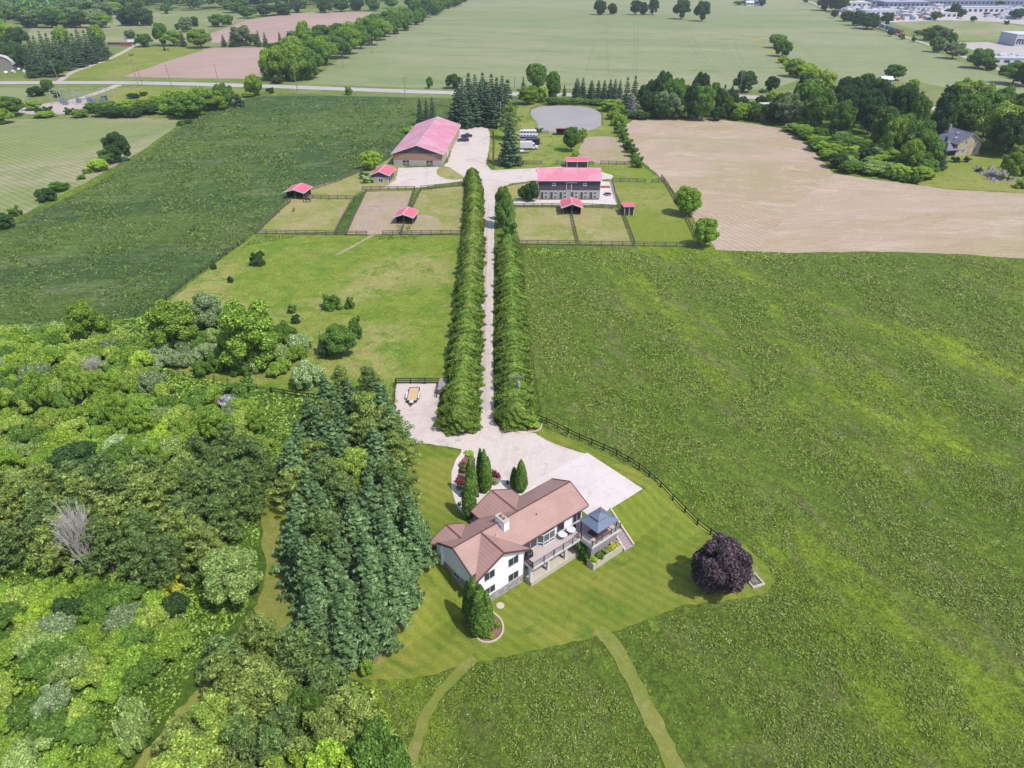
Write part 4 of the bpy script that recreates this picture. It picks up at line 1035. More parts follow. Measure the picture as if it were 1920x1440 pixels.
zone('at the road end of the treeline', 'trees at the road end of the treeline', [
    ('Tb', 512, 150, 92, 40), ('Tb', 532, 152, 84, 44), ('Tb', 556, 152, 80, 48), ('Tm', 578, 150, 88, 40), ('Tm', 504, 152, 112, 26), ('Tb', 575, 110, 42, 34), ('Bm', 590, 146, 124, 22), ('Tb', 612, 122, 66, 46), ('Bd', 520, 156, 146, 26)])
zone('between the ploughed fields', 'trees between the ploughed fields', [
    ('Tm', 272, 88, 64, 30), ('Tg', 246, 72, 56, 20), ('Tm', 306, 86, 44, 26), ('Tb', 326, 86, 56, 40), ('Pn', 345, 88, 60, 13), ('Tb', 378, 90, 54, 44), ('Tg', 352, 60, 32, 24), ('Td', 366, 50, 31, 16), ('Pn', 421, 88, 65, 12), ('Pn', 437, 88, 62, 16), ('Tg', 457, 86, 48, 38), ('Tm', 479, 86, 64, 18), ('Pn', 487, 88, 57, 10), ('Pn', 499, 88, 61, 12), ('Pn', 526, 82, 60, 9), ('Tg', 548, 80, 57, 20),
    ('Td', 252, 48, 12, 40), ('Td', 274, 48, 16, 34), ('Td', 236, 48, 24, 26), ('Tm', 410, 50, 27, 34), ('Tm', 428, 46, 28, 22), ('Tm', 465, 34, 12, 34), ('Td', 500, 30, 8, 40), ('Td', 530, 28, 6, 40), ('Td', 558, 24, 2, 30), ('Tm', 335, 56, 44, 14), ('Tm', 313, 26, 8, 20), ('Tb', 215, 28, 4, 34), ('Tm', 440, 24, 4, 36)])
zone('in the block beside the left farm', 'spruces of the block beside the left farm', [('Pd', px, pb, pt, 26) for px, pb, pt in
    [(62, 134, 82), (74, 138, 60), (84, 140, 66), (96, 136, 58), (106, 132, 62), (118, 130, 58), (128, 128, 66), (140, 124, 58), (150, 120, 62), (160, 118, 52), (172, 116, 56), (180, 112, 52), (190, 110, 60), (198, 106, 66), (64, 146, 96), (80, 144, 88), (100, 138, 84), (125, 132, 86), (150, 126, 80), (172, 120, 78), (190, 114, 74)]]
    + [('Td', 108, 144, 112, 36), ('Td', 38, 88, 52, 34), ('Tb', 122, 88, 50, 28), ('Tb', 188, 92, 48, 30), ('Td', 30, 128, 80, 46), ('Td', 8, 120, 66, 44), ('Td', 52, 132, 92, 26), ('Tb', 8, 88, 36, 40)])
rng = random.Random(99)
lst = []
for i in range(46):
    px = -10 + i * 6.0 + rng.uniform(-3, 3); pb = rng.choice([52, 44, 36, 28, 20])
    if px > 215: pb = min(pb, 20)
    lst.append((rng.choice(['Td', 'Td', 'Tm', 'Tg', 'Tb']), px, pb, pb - 18 - (pb + 93) * .06 - rng.uniform(0, 6), 22 + (pb) * .3))
zone('fronting the far left woods', 'trees at the front of the far left woods', lst)
# ---- the far woods, one mass
def wood(name, label, boxes, seed, mat, n, H, W):
    rng = np.random.default_rng(seed); C = []; Rr = []
    for poly in boxes:
        for x, y in scatter(poly, n, 6.0, seed):
            h = H * rng.uniform(.75, 1.1)
            for _ in range(5):
                C.append(np.array([x + rng.normal() * W * .28, y + rng.normal() * W * .28, h * rng.uniform(.45, .95)])); Rr.append(W * rng.uniform(.25, .4))
    V = blobs_leaves(rng, C, Rr, 5.0, 1.5, 1.0, .3, .8)
    o = link(name, mesh_polys(name, V, 4), L[mat])
    return tag(o, label, 'woodland', None, 'stuff')
wood('far_woodland', 'far dark deciduous woodland along the top left of the fields', [[(-80, 46), (-80, -14), (250, -14), (240, 10), (120, 40)], [(240, 22), (240, -14), (560, -14), (560, 14), (420, 20)], [(555, 16), (560, -16), (860, -22), (760, -2), (640, 18)]], 5, 'fargreen', 260, 19, 14)
wood('far_woodland', 'far row of trees beyond the wheat field', [[(860, -12), (860, -24), (1300, -26), (1560, -26), (1560, -16), (1200, -12)]], 6, 'fargreen', 200, 17, 13)
wood('far_woodland', 'hazy woodland beyond the industrial estate', [[(1560, -22), (1560, -32), (2300, -32), (2300, -20)]], 7, 'fargreen', 260, 17, 13)
zone('left of the far wheat field top', 'trees at the far top', [('Tm', 700, 20, -6, 26), ('Tm', 735, 16, -8, 26), ('Td', 770, 14, -8, 24), ('Td', 640, 22, 0, 30), ('Td', 610, 24, 2, 28), ('Td', 670, 20, -2, 26)])

# ================================================================== GROUND COVER (stuff)
def cover(name, label, polys, seed, mat, dens, size, height, aspect=.5, up=.6, holes=(), fall=None, patch=False):
    rng = np.random.default_rng(seed)
    out = []
    def inside_many(P, X, Y):
        c = np.zeros(len(X), bool)
        for i in range(len(P)):
            a, b = P[i], P[i - 1]
            if a[1] == b[1]: continue
            m = ((a[1] > Y) != (b[1] > Y)) & (X < (b[0] - a[0]) * (Y - a[1]) / (b[1] - a[1]) + a[0])
            c ^= m
        return c
    HP = [[GG(*p) for p in h] for h in holes]
    for poly in polys:
        P = [GG(*p) for p in poly]
        x0, x1 = min(p[0] for p in P), max(p[0] for p in P); y0, y1 = min(p[1] for p in P), max(p[1] for p in P)
        n = int((x1 - x0) * (y1 - y0) * dens)
        X = rng.uniform(x0, x1, n); Y = rng.uniform(y0, y1, n)
        if fall:
            keep = rng.random(n) < np.clip((fall / np.hypot(Y + 30, 68)) ** 2.0, 0, 1)
            X, Y = X[keep], Y[keep]
        m = inside_many(P, X, Y)
        for h in HP: m &= ~inside_many(h, X, Y)
        X, Y = X[m], Y[m]
        out.append(np.stack([X, Y], 1))
    XY = np.concatenate(out); n = len(XY)
    # clumpiness
    f = np.sin(XY[:, 0] * .9 + np.sin(XY[:, 1] * .53) * 2) * np.sin(XY[:, 1] * 1.1 + np.sin(XY[:, 0] * .61) * 2) + .6 * np.sin(XY[:, 0] * 2.3 + 1.7 * np.sin(XY[:, 1] * 1.9)) * np.sin(XY[:, 1] * 2.7)
    f = np.clip(f * .5 + .5, 0, 1)
    if patch:
        a, b = XY[:, 0] * .38 - XY[:, 1] * .92, XY[:, 1] * .38 + XY[:, 0] * .92
        g = np.sin(a * .09 + 2 * np.sin(b * .06)) * np.sin(b * .27 + 1.9 * np.sin(a * .06)) + .8 * np.sin(a * .23 + np.sin(b * .4) * 2) * np.sin(b * .71 + np.sin(a * .23) * 2)
        keep = rng.random(n) < np.clip(.48 + .8 * g, .06, 1)
        XY, f = XY[keep], f[keep] * np.clip(.7 + .5 * g[keep], .2, 1.3); n = len(XY)
    Z = np.array([hz(a, b) for a, b in XY])
    hh = height[0] + (height[1] - height[0]) * f * rng.random(n)
    p = np.stack([XY[:, 0], XY[:, 1], Z + hh * .8], 1)
    nn = unit(rng.normal(size=(n, 3)) + np.array([0, 0, up]))
    s = size * (.6 + .8 * rng.random(n))
    al = None
    if fall: s = s * np.clip(np.hypot(XY[:, 1] + 30, 68) / fall, .75, 2.2)
    V = leaf_quads(p, nn, s, aspect, rng)
    o = link(name, mesh_polys(name, V, 4), mat)
    return tag(o, label, 'ground cover', None, 'stuff')
# ================================================================== BUILDINGS
class MB:
    """collects boxes, prisms and bars; build() links them as one mesh object"""
    def __init__(s): s.V = []; s.F = []
    def add(s, V, F):
        o = len(s.V); s.V += [tuple(v) for v in V]; s.F += [tuple(o + i for i in f) for f in F]; return s
    def box(s, x0, x1, y0, y1, z0, z1):
        return s.add([(x, y, z) for z in (z0, z1) for y in (y0, y1) for x in (x0, x1)],
                     [(0, 2, 3, 1), (4, 5, 7, 6), (0, 1, 5, 4), (2, 6, 7, 3), (0, 4, 6, 2), (1, 3, 7, 5)])
    def bar(s, a, b, w, h=None):
        """rectangular bar from a to b"""
        h = h or w
        a = Vector(a); b = Vector(b); d = (b - a)
        if d.length < 1e-6: return s
        d.normalize()
        up = Vector((0, 0, 1)) if abs(d.z) < .95 else Vector((0, 1, 0))
        t = d.cross(up).normalized() * w / 2; n = t.normalized().cross(d) * h / 2
        V = [p + i * t + j * n for p in (a, b) for i, j in ((-1, -1), (1, -1), (1, 1), (-1, 1))]
        return s.add(V, [(0, 1, 2, 3)[::-1], (4, 5, 6, 7), (0, 1, 5, 4), (1, 2, 6, 5), (2, 3, 7, 6), (3, 0, 4, 7)])
    def prism(s, prof, axis, a, b):
        """profile [(p, z)] swept along axis 'x' or 'y' from a to b"""
        n = len(prof)
        if axis == 'x': V = [(q, p, z) for q in (a, b) for p, z in prof]
        else: V = [(p, q, z) for q in (a, b) for p, z in prof]
        F = [tuple(range(n)), tuple(range(2 * n - 1, n - 1, -1))] + [(i, n + i, n + (i + 1) % n, (i + 1) % n) for i in range(n)]
        return s.add(V, F)
    def cyl(s, a, b, r, r2=None, n=12):
        V, F = tube_mesh([(a, r, b, r if r2 is None else r2)], n)
        s.add(V, F); s.add([V[i] for i in range(n)], [tuple(range(n))[::-1]]); return s
    def poly(s, V, F): return s.add(V, F)
    def build(s, name, mat, parent=None, loc=None, rz=None, bevel=0, label=None):
        me = bpy.data.meshes.new(name); me.from_pydata(s.V, [], s.F); me.validate()
        bm = bmesh.new(); bm.from_mesh(me); bmesh.ops.recalc_face_normals(bm, faces=bm.faces); bm.to_mesh(me); bm.free()
        o = link(name, me, mat, parent, loc, rz)
        if bevel:
            b = o.modifiers.new('bevel', 'BEVEL'); b.width = bevel; b.segments = 2; b.limit_method = 'ANGLE'
        if label: o['label'] = label
        return o

def tile_mat(name, c, course, dark=.72, rough=.55, hi=None, var=.12, ribs=0, ribaxis=0, spec=.35):
    """metal roof: courses at equal heights, or ribs running down the slope"""
    k = NT(name, rough, spec)
    tc = k.n('ShaderNodeTexCoord'); sx = k.n('ShaderNodeSeparateXYZ'); k.l(tc.outputs['Object'], sx.inputs[0])
    def saw(sock, per, lo):
        m = k.n('ShaderNodeMath', operation='MULTIPLY'); m.inputs[1].default_value = 1 / per; k.l(sock, m.inputs[0])
        f = k.n('ShaderNodeMath', operation='FRACT'); k.l(m.outputs[0], f.inputs[0])
        r = k.n('ShaderNodeMapRange'); r.inputs['From Min'].default_value = 0; r.inputs['From Max'].default_value = lo; k.l(f.outputs[0], r.inputs['Value'])
        return r.outputs['Result']
    s1 = saw(sx.outputs[2] if not ribs else sx.outputs[ribaxis], course, .28)
    col = k.mix(s1, tuple(list(np.array(c[:3]) * dark) + [1]), c)
    nz = k.noise(.35, 6, .7, k.obj())
    if hi is not None: col = k.mix(k.ramp(k.noise(.12, 3, .6, k.obj(sc=(1, 1, .3))), .42, .62), col, hi)
    col = k.scale(col, nz, 1 - var, 1 + var)
    k.bump(s1, .5, .04)
    return k.out(col)
def wave_mat(name, c, per, axis, dark=.75, rough=.8, var=.1, lo=.18):
    k = NT(name, rough, .2)
    tc = k.n('ShaderNodeTexCoord'); sx = k.n('ShaderNodeSeparateXYZ'); k.l(tc.outputs['Object'], sx.inputs[0])
    m = k.n('ShaderNodeMath', operation='MULTIPLY'); m.inputs[1].default_value = 1 / per; k.l(sx.outputs[axis], m.inputs[0])
    f = k.n('ShaderNodeMath', operation='FRACT'); k.l(m.outputs[0], f.inputs[0])
    r = k.n('ShaderNodeMapRange'); r.inputs['From Max'].default_value = lo; k.l(f.outputs[0], r.inputs['Value'])
    col = k.mix(r.outputs[0], tuple(list(np.array(c[:3]) * dark) + [1]), c)
    col = k.scale(col, k.noise(1.2, 6, .7, k.obj()), 1 - var, 1 + var)
    k.bump(r.outputs[0], .4, .03)
    return k.out(col)
def stone_mat(name, c1, c2, c3, sc=2.2, mortar=(.5, .48, .46, 1)):
    k = NT(name, .9, .15)
    v = k.n('ShaderNodeTexVoronoi', feature='F1'); v.inputs['Scale'].default_value = sc; k.l(k.obj(sc=(1, 1, 1.3)), v.inputs['Vector'])
    e = k.n('ShaderNodeTexVoronoi', feature='DISTANCE_TO_EDGE'); e.inputs['Scale'].default_value = sc; k.l(k.obj(sc=(1, 1, 1.3)), e.inputs['Vector'])
    sp_ = k.n('ShaderNodeSeparateColor'); k.l(v.outputs['Color'], sp_.inputs[0])
    c = k.mix(sp_.outputs[0], c1, c2); c = k.mix(k.ramp(sp_.outputs[1], .5, .9), c, c3)
    ed = k.ramp(e.outputs['Distance'], .02, .09)
    c = k.mix(ed, mortar, c)
    k.bump(ed, .6, .05)
    return k.out(c)

W_ = {}
W_['stucco'] = plain('white stucco', rgb(238, 237, 242, .92), .85, .2, .05, .8, .15)
W_['house_roof'] = tile_mat('terracotta pink metal tile', rgb(184, 147, 137), .2, .84, .5, None, .1)
W_['trimdark'] = plain('dark brown roof trim', rgb(120, 82, 78), .6, .3, .1)
W_['trimwhite'] = plain('white painted trim', rgb(226, 224, 226), .6, .3, .05)
W_['fieldstone'] = stone_mat('grey pink fieldstone', rgb(168, 156, 168), rgb(140, 128, 140), rgb(196, 176, 174), 3.0)
W_['glass'] = plain('dark window glass', rgb(62, 62, 84), .08, .8, .2, .6)
W_['glassgreen'] = plain('grey green window glass', rgb(86, 104, 104), .08, .8, .2, .6)
W_['deckboard'] = wave_mat('weathered deck boards', rgb(204, 188, 184), .15, 1, .85, .8, .08)
W_['darkwood'] = plain('dark stained timber', rgb(74, 62, 66), .8, .2, .2)
W_['greywood'] = plain('weathered grey timber', rgb(150, 142, 138), .9, .1, .18)
W_['fencewood'] = plain('weathered fence timber', rgb(118, 112, 104), .9, .1, .2)
W_['fenceblack'] = plain('black painted fence boards', rgb(44, 44, 48), .7, .3, .15)
W_['palecap'] = plain('pale concrete cap', rgb(206, 196, 180), .9, .2, .08)
W_['greycon'] = plain('grey concrete', rgb(160, 154, 156), .9, .2, .12)
W_['pinkcon'] = plain('pinkish concrete steps', rgb(180, 164, 172), .9, .2, .1)
W_['bluemetal'] = plain('slate blue metal gazebo roof', rgb(112, 124, 148), .45, .5, .06)
W_['black'] = plain('black metal', rgb(38, 38, 44), .5, .4, .1)
W_['rubber'] = plain('black rubber', rgb(34, 34, 36), .8, .2, .1)
W_['redroof'] = tile_mat('bright red ribbed metal roof', rgb(232, 116, 136), .45, .84, .45, None, .06, 1, 0)
W_['redroof_y'] = tile_mat('bright red ribbed metal roof', rgb(232, 116, 136), .45, .84, .45, None, .06, 1, 1)
W_['arenaroof'] = tile_mat('pink ribbed metal roof with painted sheen', rgb(226, 142, 162), .9, .88, .4, rgb(224, 166, 184), .07, 1, 1)  # whitish sheen of the metal painted into the colour as paler patches
W_['barnroof'] = tile_mat('pale red ribbed metal roof', rgb(228, 140, 160), .55, .8, .4, rgb(226, 162, 180), .08, 1, 0)  # pale red with lighter patches mixed over it
W_['charcoal'] = wave_mat('charcoal lap siding', rgb(94, 86, 96), .3, 2, .82)
W_['brownwood'] = wave_mat('brown vertical boards', rgb(176, 138, 120), .5, 0, .8)
W_['tanwood'] = wave_mat('tan boards', rgb(212, 178, 148), .5, 1, .85)
W_['block'] = wave_mat('pale concrete block', rgb(188, 178, 178), .22, 2, .92)
W_['darkgrey'] = plain('dark stained boards', rgb(62, 58, 60), .9, .1, .15)  # one even dark grey for walls, doors, lids and water
W_['yellowstone'] = stone_mat('buff fieldstone', rgb(190, 176, 132), rgb(168, 156, 124), rgb(200, 190, 160), 1.6)
W_['slate'] = tile_mat('grey blue shingles', rgb(128, 128, 146), .3, .86, .7, None, .12, spec=.2)
W_['white'] = plain('white sheet metal', rgb(232, 230, 236), .4, .4, .04)
W_['palemetal'] = plain('pale grey metal roof', rgb(206, 204, 220), .4, .4, .06)
W_['rust'] = plain('faded red brown sheet', rgb(176, 108, 98), .7, .2, .15)
W_['bluegrey'] = plain('blue grey sheet', rgb(132, 146, 170), .6, .3, .1)
W_['navy'] = plain('dark navy car paint', rgb(40, 42, 66), .25, .6, .1)
W_['carblack'] = plain('black car paint', rgb(44, 44, 52), .25, .6, .1)
W_['plank'] = wave_mat('light timber planks', rgb(222, 190, 146), .2, 0, .84)
W_['pole'] = plain('weathered utility pole', rgb(150, 140, 134), .9, .1, .15)
W_['galv'] = plain('galvanised steel', rgb(180, 182, 190), .5, .5, .1)
W_['soil'] = M['mulch']

def frame_window(parent, face, c, w, z0, z1, at, glass='glass', out=-1, panes=2, frame='trimwhite', fw=.09, name='window'):
    """window on a wall facing along -y/+y (face 'y') or -x/+x (face 'x'); c centre along the wall, at = wall plane, out = side it faces"""
    t = .05
    def bx(m, a0, a1, zz0, zz1, d0, d1):
        lo, hi = sorted((at + out * d0, at + out * d1))
        if face == 'y': m.box(a0, a1, lo, hi, zz0, zz1)
        else: m.box(lo, hi, a0, a1, zz0, zz1)
    g = MB(); bx(g, c - w / 2, c + w / 2, z0, z1, -.02, .02)
    win = g.build(name, W_[glass], parent)
    f = MB()
    bx(f, c - w / 2 - fw, c + w / 2 + fw, z1, z1 + fw, -.01, t); bx(f, c - w / 2 - fw, c + w / 2 + fw, z0 - fw, z0, -.01, t + .03)
    bx(f, c - w / 2 - fw, c - w / 2, z0, z1, -.01, t); bx(f, c + w / 2, c + w / 2 + fw, z0, z1, -.01, t)
    for i in range(1, panes):
        q = c - w / 2 + w * i / panes; bx(f, q - fw * .35, q + fw * .35, z0, z1, .021, t - .005)
    f.build('frame', W_[frame], win)
    return win
def gable_roof(parent, ax, a0, a1, m, half, ze, zr, mat, th=.16, name='roof', trim=None, trimw=.14):
    """two sloping slabs; ax = direction of the ridge"""
    k = MB(); k.prism([(m - half, ze), (m, zr), (m + half, ze), (m + half, ze - th), (m, zr - th), (m - half, ze - th)], ax, a0, a1)
    r = k.build(name, mat, parent)
    if trim:
        t = MB()
        for a, d in ((a0, -1), (a1, 1)):
            for sgn in (-1, 1):
                P = lambda p, z: ((a + d * .04, p, z) if ax == 'x' else (p, a + d * .04, z))
                t.bar(P(m + sgn * half, ze - .05), P(m, zr - .05), .07, .3)
        P = lambda q, p, z: ((q, p, z) if ax == 'x' else (p, q, z))
        t.bar(P(a0, m, zr + .02), P(a1, m, zr + .02), trimw * 1.4, .06)
        for sgn in (-1, 1): t.bar(P(a0, m + sgn * (half + .04), ze - .1), P(a1, m + sgn * (half + .04), ze - .1), .08, .16)
        t.build('roof_trim', trim, r)
    return r

# ------------------------------------------------------------------ the house (local x along the ridge, y towards the back)
RZ = math.atan2(UY, UX)
hs = empty('house', (OX, OY, 0), RZ, 'white stucco bungalow with pink metal tile roof above the sloping lawn', 'house')
mainhalf, sl = 3.75, .49
ZR = 4.35; ZE = ZR - sl * mainhalf
k = MB(); k.prism([(.6, -4), (.6, ZE + .25), (3.7, ZR - .25), (6.8, ZE + .25), (6.8, -4)], 'x', .5, 19.7)
k.build('wall', W_['stucco'], hs)
k = MB(); k.prism([(.75, -4), (.75, ZE - .05), (4.4, 3.75), (8.05, ZE - .05), (8.05, -4)], 'y', -.5, .62)
k.build('wall', W_['stucco'], hs)
k = MB(); k.prism([(7.8, -1.5), (7.8, 2.2), (10.7, 3.6), (13.6, 2.2), (13.6, -1.5)], 'y', 6.75, 8.9); k.prism([(.1, -2.5), (.1, 2.1), (2.1, 3.1), (4.3, 2.1), (4.3, -2.5)], 'y', 6.75, 7.7)
k.build('wall', W_['stucco'], hs)
gable_roof(hs, 'x', 0, 20.2, 3.7, mainhalf, ZE, ZR, W_['house_roof'], trim=W_['trimdark'])
def valley_wing(um, half, vo, zr, sg):
    """cross gable: its slopes end in the valleys with the main roof; sg = -1 towards the front"""
    vi = 3.7 + sg * ((ZR - zr) / sl - .12); ve = vi + sg * half
    k = MB()
    for s_ in (-1, 1):
        T = [(um + s_ * half, vo, zr - sl * half), (um, vo, zr), (um, vi, zr), (um + s_ * half, ve, zr - sl * half)]
        k.poly(T + [(a, b, c - .16) for a, b, c in T], [(0, 1, 2, 3), (7, 6, 5, 4), (0, 4, 5, 1), (1, 5, 6, 2), (2, 6, 7, 3), (3, 7, 4, 0)])
    r = k.build('roof', W_['house_roof'], hs)
    t = MB(); e_ = vo + sg * .04
    for s_ in (-1, 1):
        t.bar((um + s_ * half, e_, zr - sl * half - .05), (um, e_, zr - .05), .07, .3)
        t.bar((um + s_ * (half + .04), vo, zr - sl * half - .1), (um + s_ * (half + .04), ve, zr - sl * half - .1), .08, .16)
        t.bar((um, vi, zr + .02), (um + s_ * half, ve, zr - sl * half + .03), .1, .05)
    t.bar((um, vo, zr + .02), (um, vi, zr + .02), .2, .06); t.build('roof_trim', W_['trimdark'], r)
valley_wing(4.4, 4.35, -1.0, ZR - .06, -1)
valley_wing(10.7, 3.6, 9.45, ZR - .2, 1)
valley_wing(2.15, 2.75, 8.2, 3.72, 1)
k = MB(); k.box(.72, 8.1, -.56, -.5, -4.0, -2.15); k.box(.68, .75, -.56, .6, -4.0, -2.15); k.box(8.05, 8.12, -.5, .58, -4.0, -2.15)
k.build('stone_base', W_['fieldstone'], hs)
k = MB(); k.box(.42, .5, .56, 6.86, -4.0, -.55); k.build('stone_base', W_['fieldstone'], hs)
for c, z0, z1 in ((2.42, .72, 1.96), (6.3, .66, 1.96), (2.42, -1.82, -.72), (6.3, -2.05, -.82)):
    frame_window(hs, 'y', c, 1.58, z0, z1, -.5, panes=2, frame='trimwhite')
frame_window(hs, 'x', 3.9, 1.1, -1.25, -.62, .42, frame='trimwhite')
# right part of the front: patio doors, bay, sliding doors
frame_window(hs, 'y', 10.2, 2.2, .1, 1.95, .6, 'glass', panes=2, name='patio_door')
k = MB()
k.prism([(11.2, .02), (11.2, 2.05), (14.6, 2.05), (14.6, .02)], 'y', .45, .6)
bay = MB(); bay.poly([(11.3, .6, .0), (11.9, -.05, .0), (13.9, -.05, .0), (14.5, .6, .0), (11.3, .6, 2.0), (11.9, -.05, 2.0), (13.9, -.05, 2.0), (14.5, .6, 2.0)], [(0, 1, 5, 4), (1, 2, 6, 5), (2, 3, 7, 6), (4, 5, 6, 7), (3, 2, 1, 0)])
b_ = bay.build('bay_window', W_['glassgreen'], hs)
fr = MB()
for q in ((11.3, .6), (11.9, -.05), (12.9, -.05), (13.9, -.05), (14.5, .6)): fr.box(q[0] - .06, q[0] + .06, q[1] - .08, q[1] + .04, 0, 2.0)
for zz in (.05, .6, 1.97):
    fr.bar((11.3, .56, zz), (11.9, -.09, zz), .1, .12); fr.bar((11.9, -.09, zz), (13.9, -.09, zz), .1, .12); fr.bar((13.9, -.09, zz), (14.5, .56, zz), .1, .12)
fr.build('frame', W_['trimwhite'], b_)
frame_window(hs, 'y', 15.6, 1.3, .1, 1.95, .6, 'glass', panes=1, name='patio_door')
frame_window(hs, 'y', 18.7, 1.5, .05, 1.95, .6, 'glass', panes=2, name='patio_door')
for c in (9.6, 12.2, 14.9): frame_window(hs, 'y', c, 1.7, -2.9, -1.0, .6, 'glassgreen', panes=2, name='lower_door' if c == 12.2 else 'window')
for c, q in ((17.5, 6.8), (16.0, 6.8)): frame_window(hs, 'y', c, 1.0, .9, 2.0, q, 'glass', out=1)
d_ = MB(); d_.box(10.1, 11.2, 8.9, 8.95, .02, 2.1); d_ = d_.build('front_door', W_['darkwood'], hs); MB().cyl((11.05, 8.95, 1.0), (11.05, 9.02, 1.0), .04).build('handle', W_['galv'], d_)
# chimney
k = MB(); k.box(7.15, 8.0, 2.35, 4.15, 3.2, 5.15); ch = k.build('chimney', W_['stucco'], hs)
MB().box(7.08, 8.07, 2.28, 4.22, 5.15, 5.28).build('cap', W_['palecap'], ch)
k = MB(); k.cyl((7.57, 3.45, 5.28), (7.57, 3.45, 5.62), .14); k.cyl((7.57, 2.9, 5.28), (7.57, 2.9, 5.5), .14); k.cyl((7.57, 3.45, 5.62), (7.57, 3.45, 5.68), .19); k.cyl((7.57, 2.9, 5.5), (7.57, 2.9, 5.56), .19); k.build('flue', W_['rust'], ch)
k = MB(); k.cyl((5.9, 2.4, 3.6), (5.9, 2.4, 4.05), .09); k.cyl((5.9, 2.4, 3.72), (5.9, 2.4, 3.76), .22); k.build('roof_vent', W_['palecap'], hs)
k = MB(); k.cyl((12.6, 2.2, 3.5), (12.6, 2.2, 3.85), .07); k.build('roof_vent', W_['trimdark'], hs)
k = MB(); k.cyl((.44, 6.95, -1.2), (.44, 6.95, 2.3), .06, n=8); k.build('downpipe', W_['trimdark'], hs)
k = MB(); k.cyl((8.2, -.42, -3.0), (8.2, -.42, 2.0), .05, n=8); k.build('downpipe', W_['trimwhite'], hs)
# deck in front of the upper floor
dk = MB(); dk.box(8.2, 20.6, -2.1, .58, -.2, -.04); dk = dk.build('deck', W_['deckboard'], hs)
k = MB(); k.box(8.12, 17, -2.2, -2.1, -.38, -.02); k.box(8.12, 8.2, -2.1, .58, -.38, -.02); k.build('fascia', W_['trimwhite'], dk)
for u_ in (8.35, 11.4, 14.6):
    MB().box(u_ - .18, u_ + .18, -1.75, -1.4, -2.85, -.2).build('column', W_['trimwhite'], hs)
for u_ in (8.22, 10.15, 11.9, 13.6, 15.3, 16.95):
    MB().box(u_ - .05, u_ + .05, -2.2, -2.08, -.3, 1.02).build('railing_post', W_['darkwood'], dk)
k = MB()
for zz in (.95, .12): k.bar((8.22, -2.14, zz), (16.95, -2.14, zz), .05, .05)
for i in range(58): k.box(8.3 + i * .15, 8.325 + i * .15, -2.15, -2.13, .12, .95)
k.build('railing', W_['greycon'], dk)
k = MB()
for zz in (1.0, .1): k.bar((8.2, -2.1, zz), (8.2, -.3, zz), .06, .08)
for i in range(13): k.box(8.17, 8.23, -2.05 + i * .14, -2.0 + i * .14, .1, 1.0)
k.build('railing', W_['darkwood'], dk)
MB().box(8.2, 17.3, -1.95, .45, -3.8, -2.8).build('walkway', W_['palecap'], hs)
# terrace under the gazebo, planter and stairs
tr = MB(); tr.box(16.85, 22.3, -4.3, -2.1, -.2, -.03); tr.box(17.3, 22.3, -2.1, -.75, -.199, -.032); tr = tr.build('terrace', W_['deckboard'], hs)
k = MB(); k.box(17.1, 22.1, -4.0, -.7, -3.6, -.2); k.build('terrace_base', W_['greycon'], hs)
k = MB(); k.box(16.8, 22.35, -4.38, -4.3, -.4, -.02); k.box(16.76, 16.85, -4.3, -2.1, -.4, -.02); k.build('fascia', W_['trimwhite'], tr)
k = MB()
for a, b in (((16.85, -4.3), (22.3, -4.3)), ((16.85, -4.3), (16.85, -2.3)), ((22.3, -4.3), (22.3, -1.7))):
    for zz in (.9, .1): k.bar((*a, zz), (*b, zz), .05, .05)
    L_ = math.hypot(b[0] - a[0], b[1] - a[1]); n = int(L_ / .16)
    for i in range(n + 1):
        t = i / n; x, y = a[0] + (b[0] - a[0]) * t, a[1] + (b[1] - a[1]) * t; k.box(x - .012, x + .012, y - .012, y + .012, .1, .9)
k.build('railing', W_['greycon'], tr)
for q in ((16.85, -4.3), (18.7, -4.3), (20.5, -4.3), (22.3, -4.3), (16.85, -2.2), (22.3, -1.7)): MB().box(q[0] - .05, q[0] + .05, q[1] - .05, q[1] + .05, -.2, 1.05).build('railing_post', W_['darkwood'], tr)
pl = MB(); pl.box(16.4, 22.2, -5.2, -5.02, -3.6, -2.3); pl.box(16.4, 16.58, -5.02, -4.0, -3.6, -2.3); pl.box(22.02, 22.2, -5.02, -4.0, -3.6, -2.3)
pl = pl.build('stone_planter', W_['palecap'], hs); MB().box(16.58, 22.02, -5.02, -4.0, -3.4, -2.4).build('soil', W_['soil'], pl)
st = MB(); N = 14
for i in range(N):
    v0 = -.8 - i * .335; z1 = -.02 - (i + 1) * .235
    st.box(22.55, 24.0, v0 - .335, v0, -3.8, z1)
st = st.build('stairs', W_['pinkcon'], hs)
for u_ in (22.4, 24.15):
    k = MB(); k.poly([(u_ - .13, -.7, .3), (u_ + .13, -.7, .3), (u_ + .13, -5.5, -3.05), (u_ - .13, -5.5, -3.05), (u_ - .13, -.7, -3.8), (u_ + .13, -.7, -3.8), (u_ + .13, -5.5, -3.8), (u_ - .13, -5.5, -3.8)],
                     [(0, 1, 2, 3), (4, 7, 6, 5), (0, 4, 5, 1), (2, 6, 7, 3), (1, 5, 6, 2), (0, 3, 7, 4)]); k.build('side_wall', W_['palecap'], st)
def hloc(u, v, z): x, y = xy(u, v); return (x, y, z)
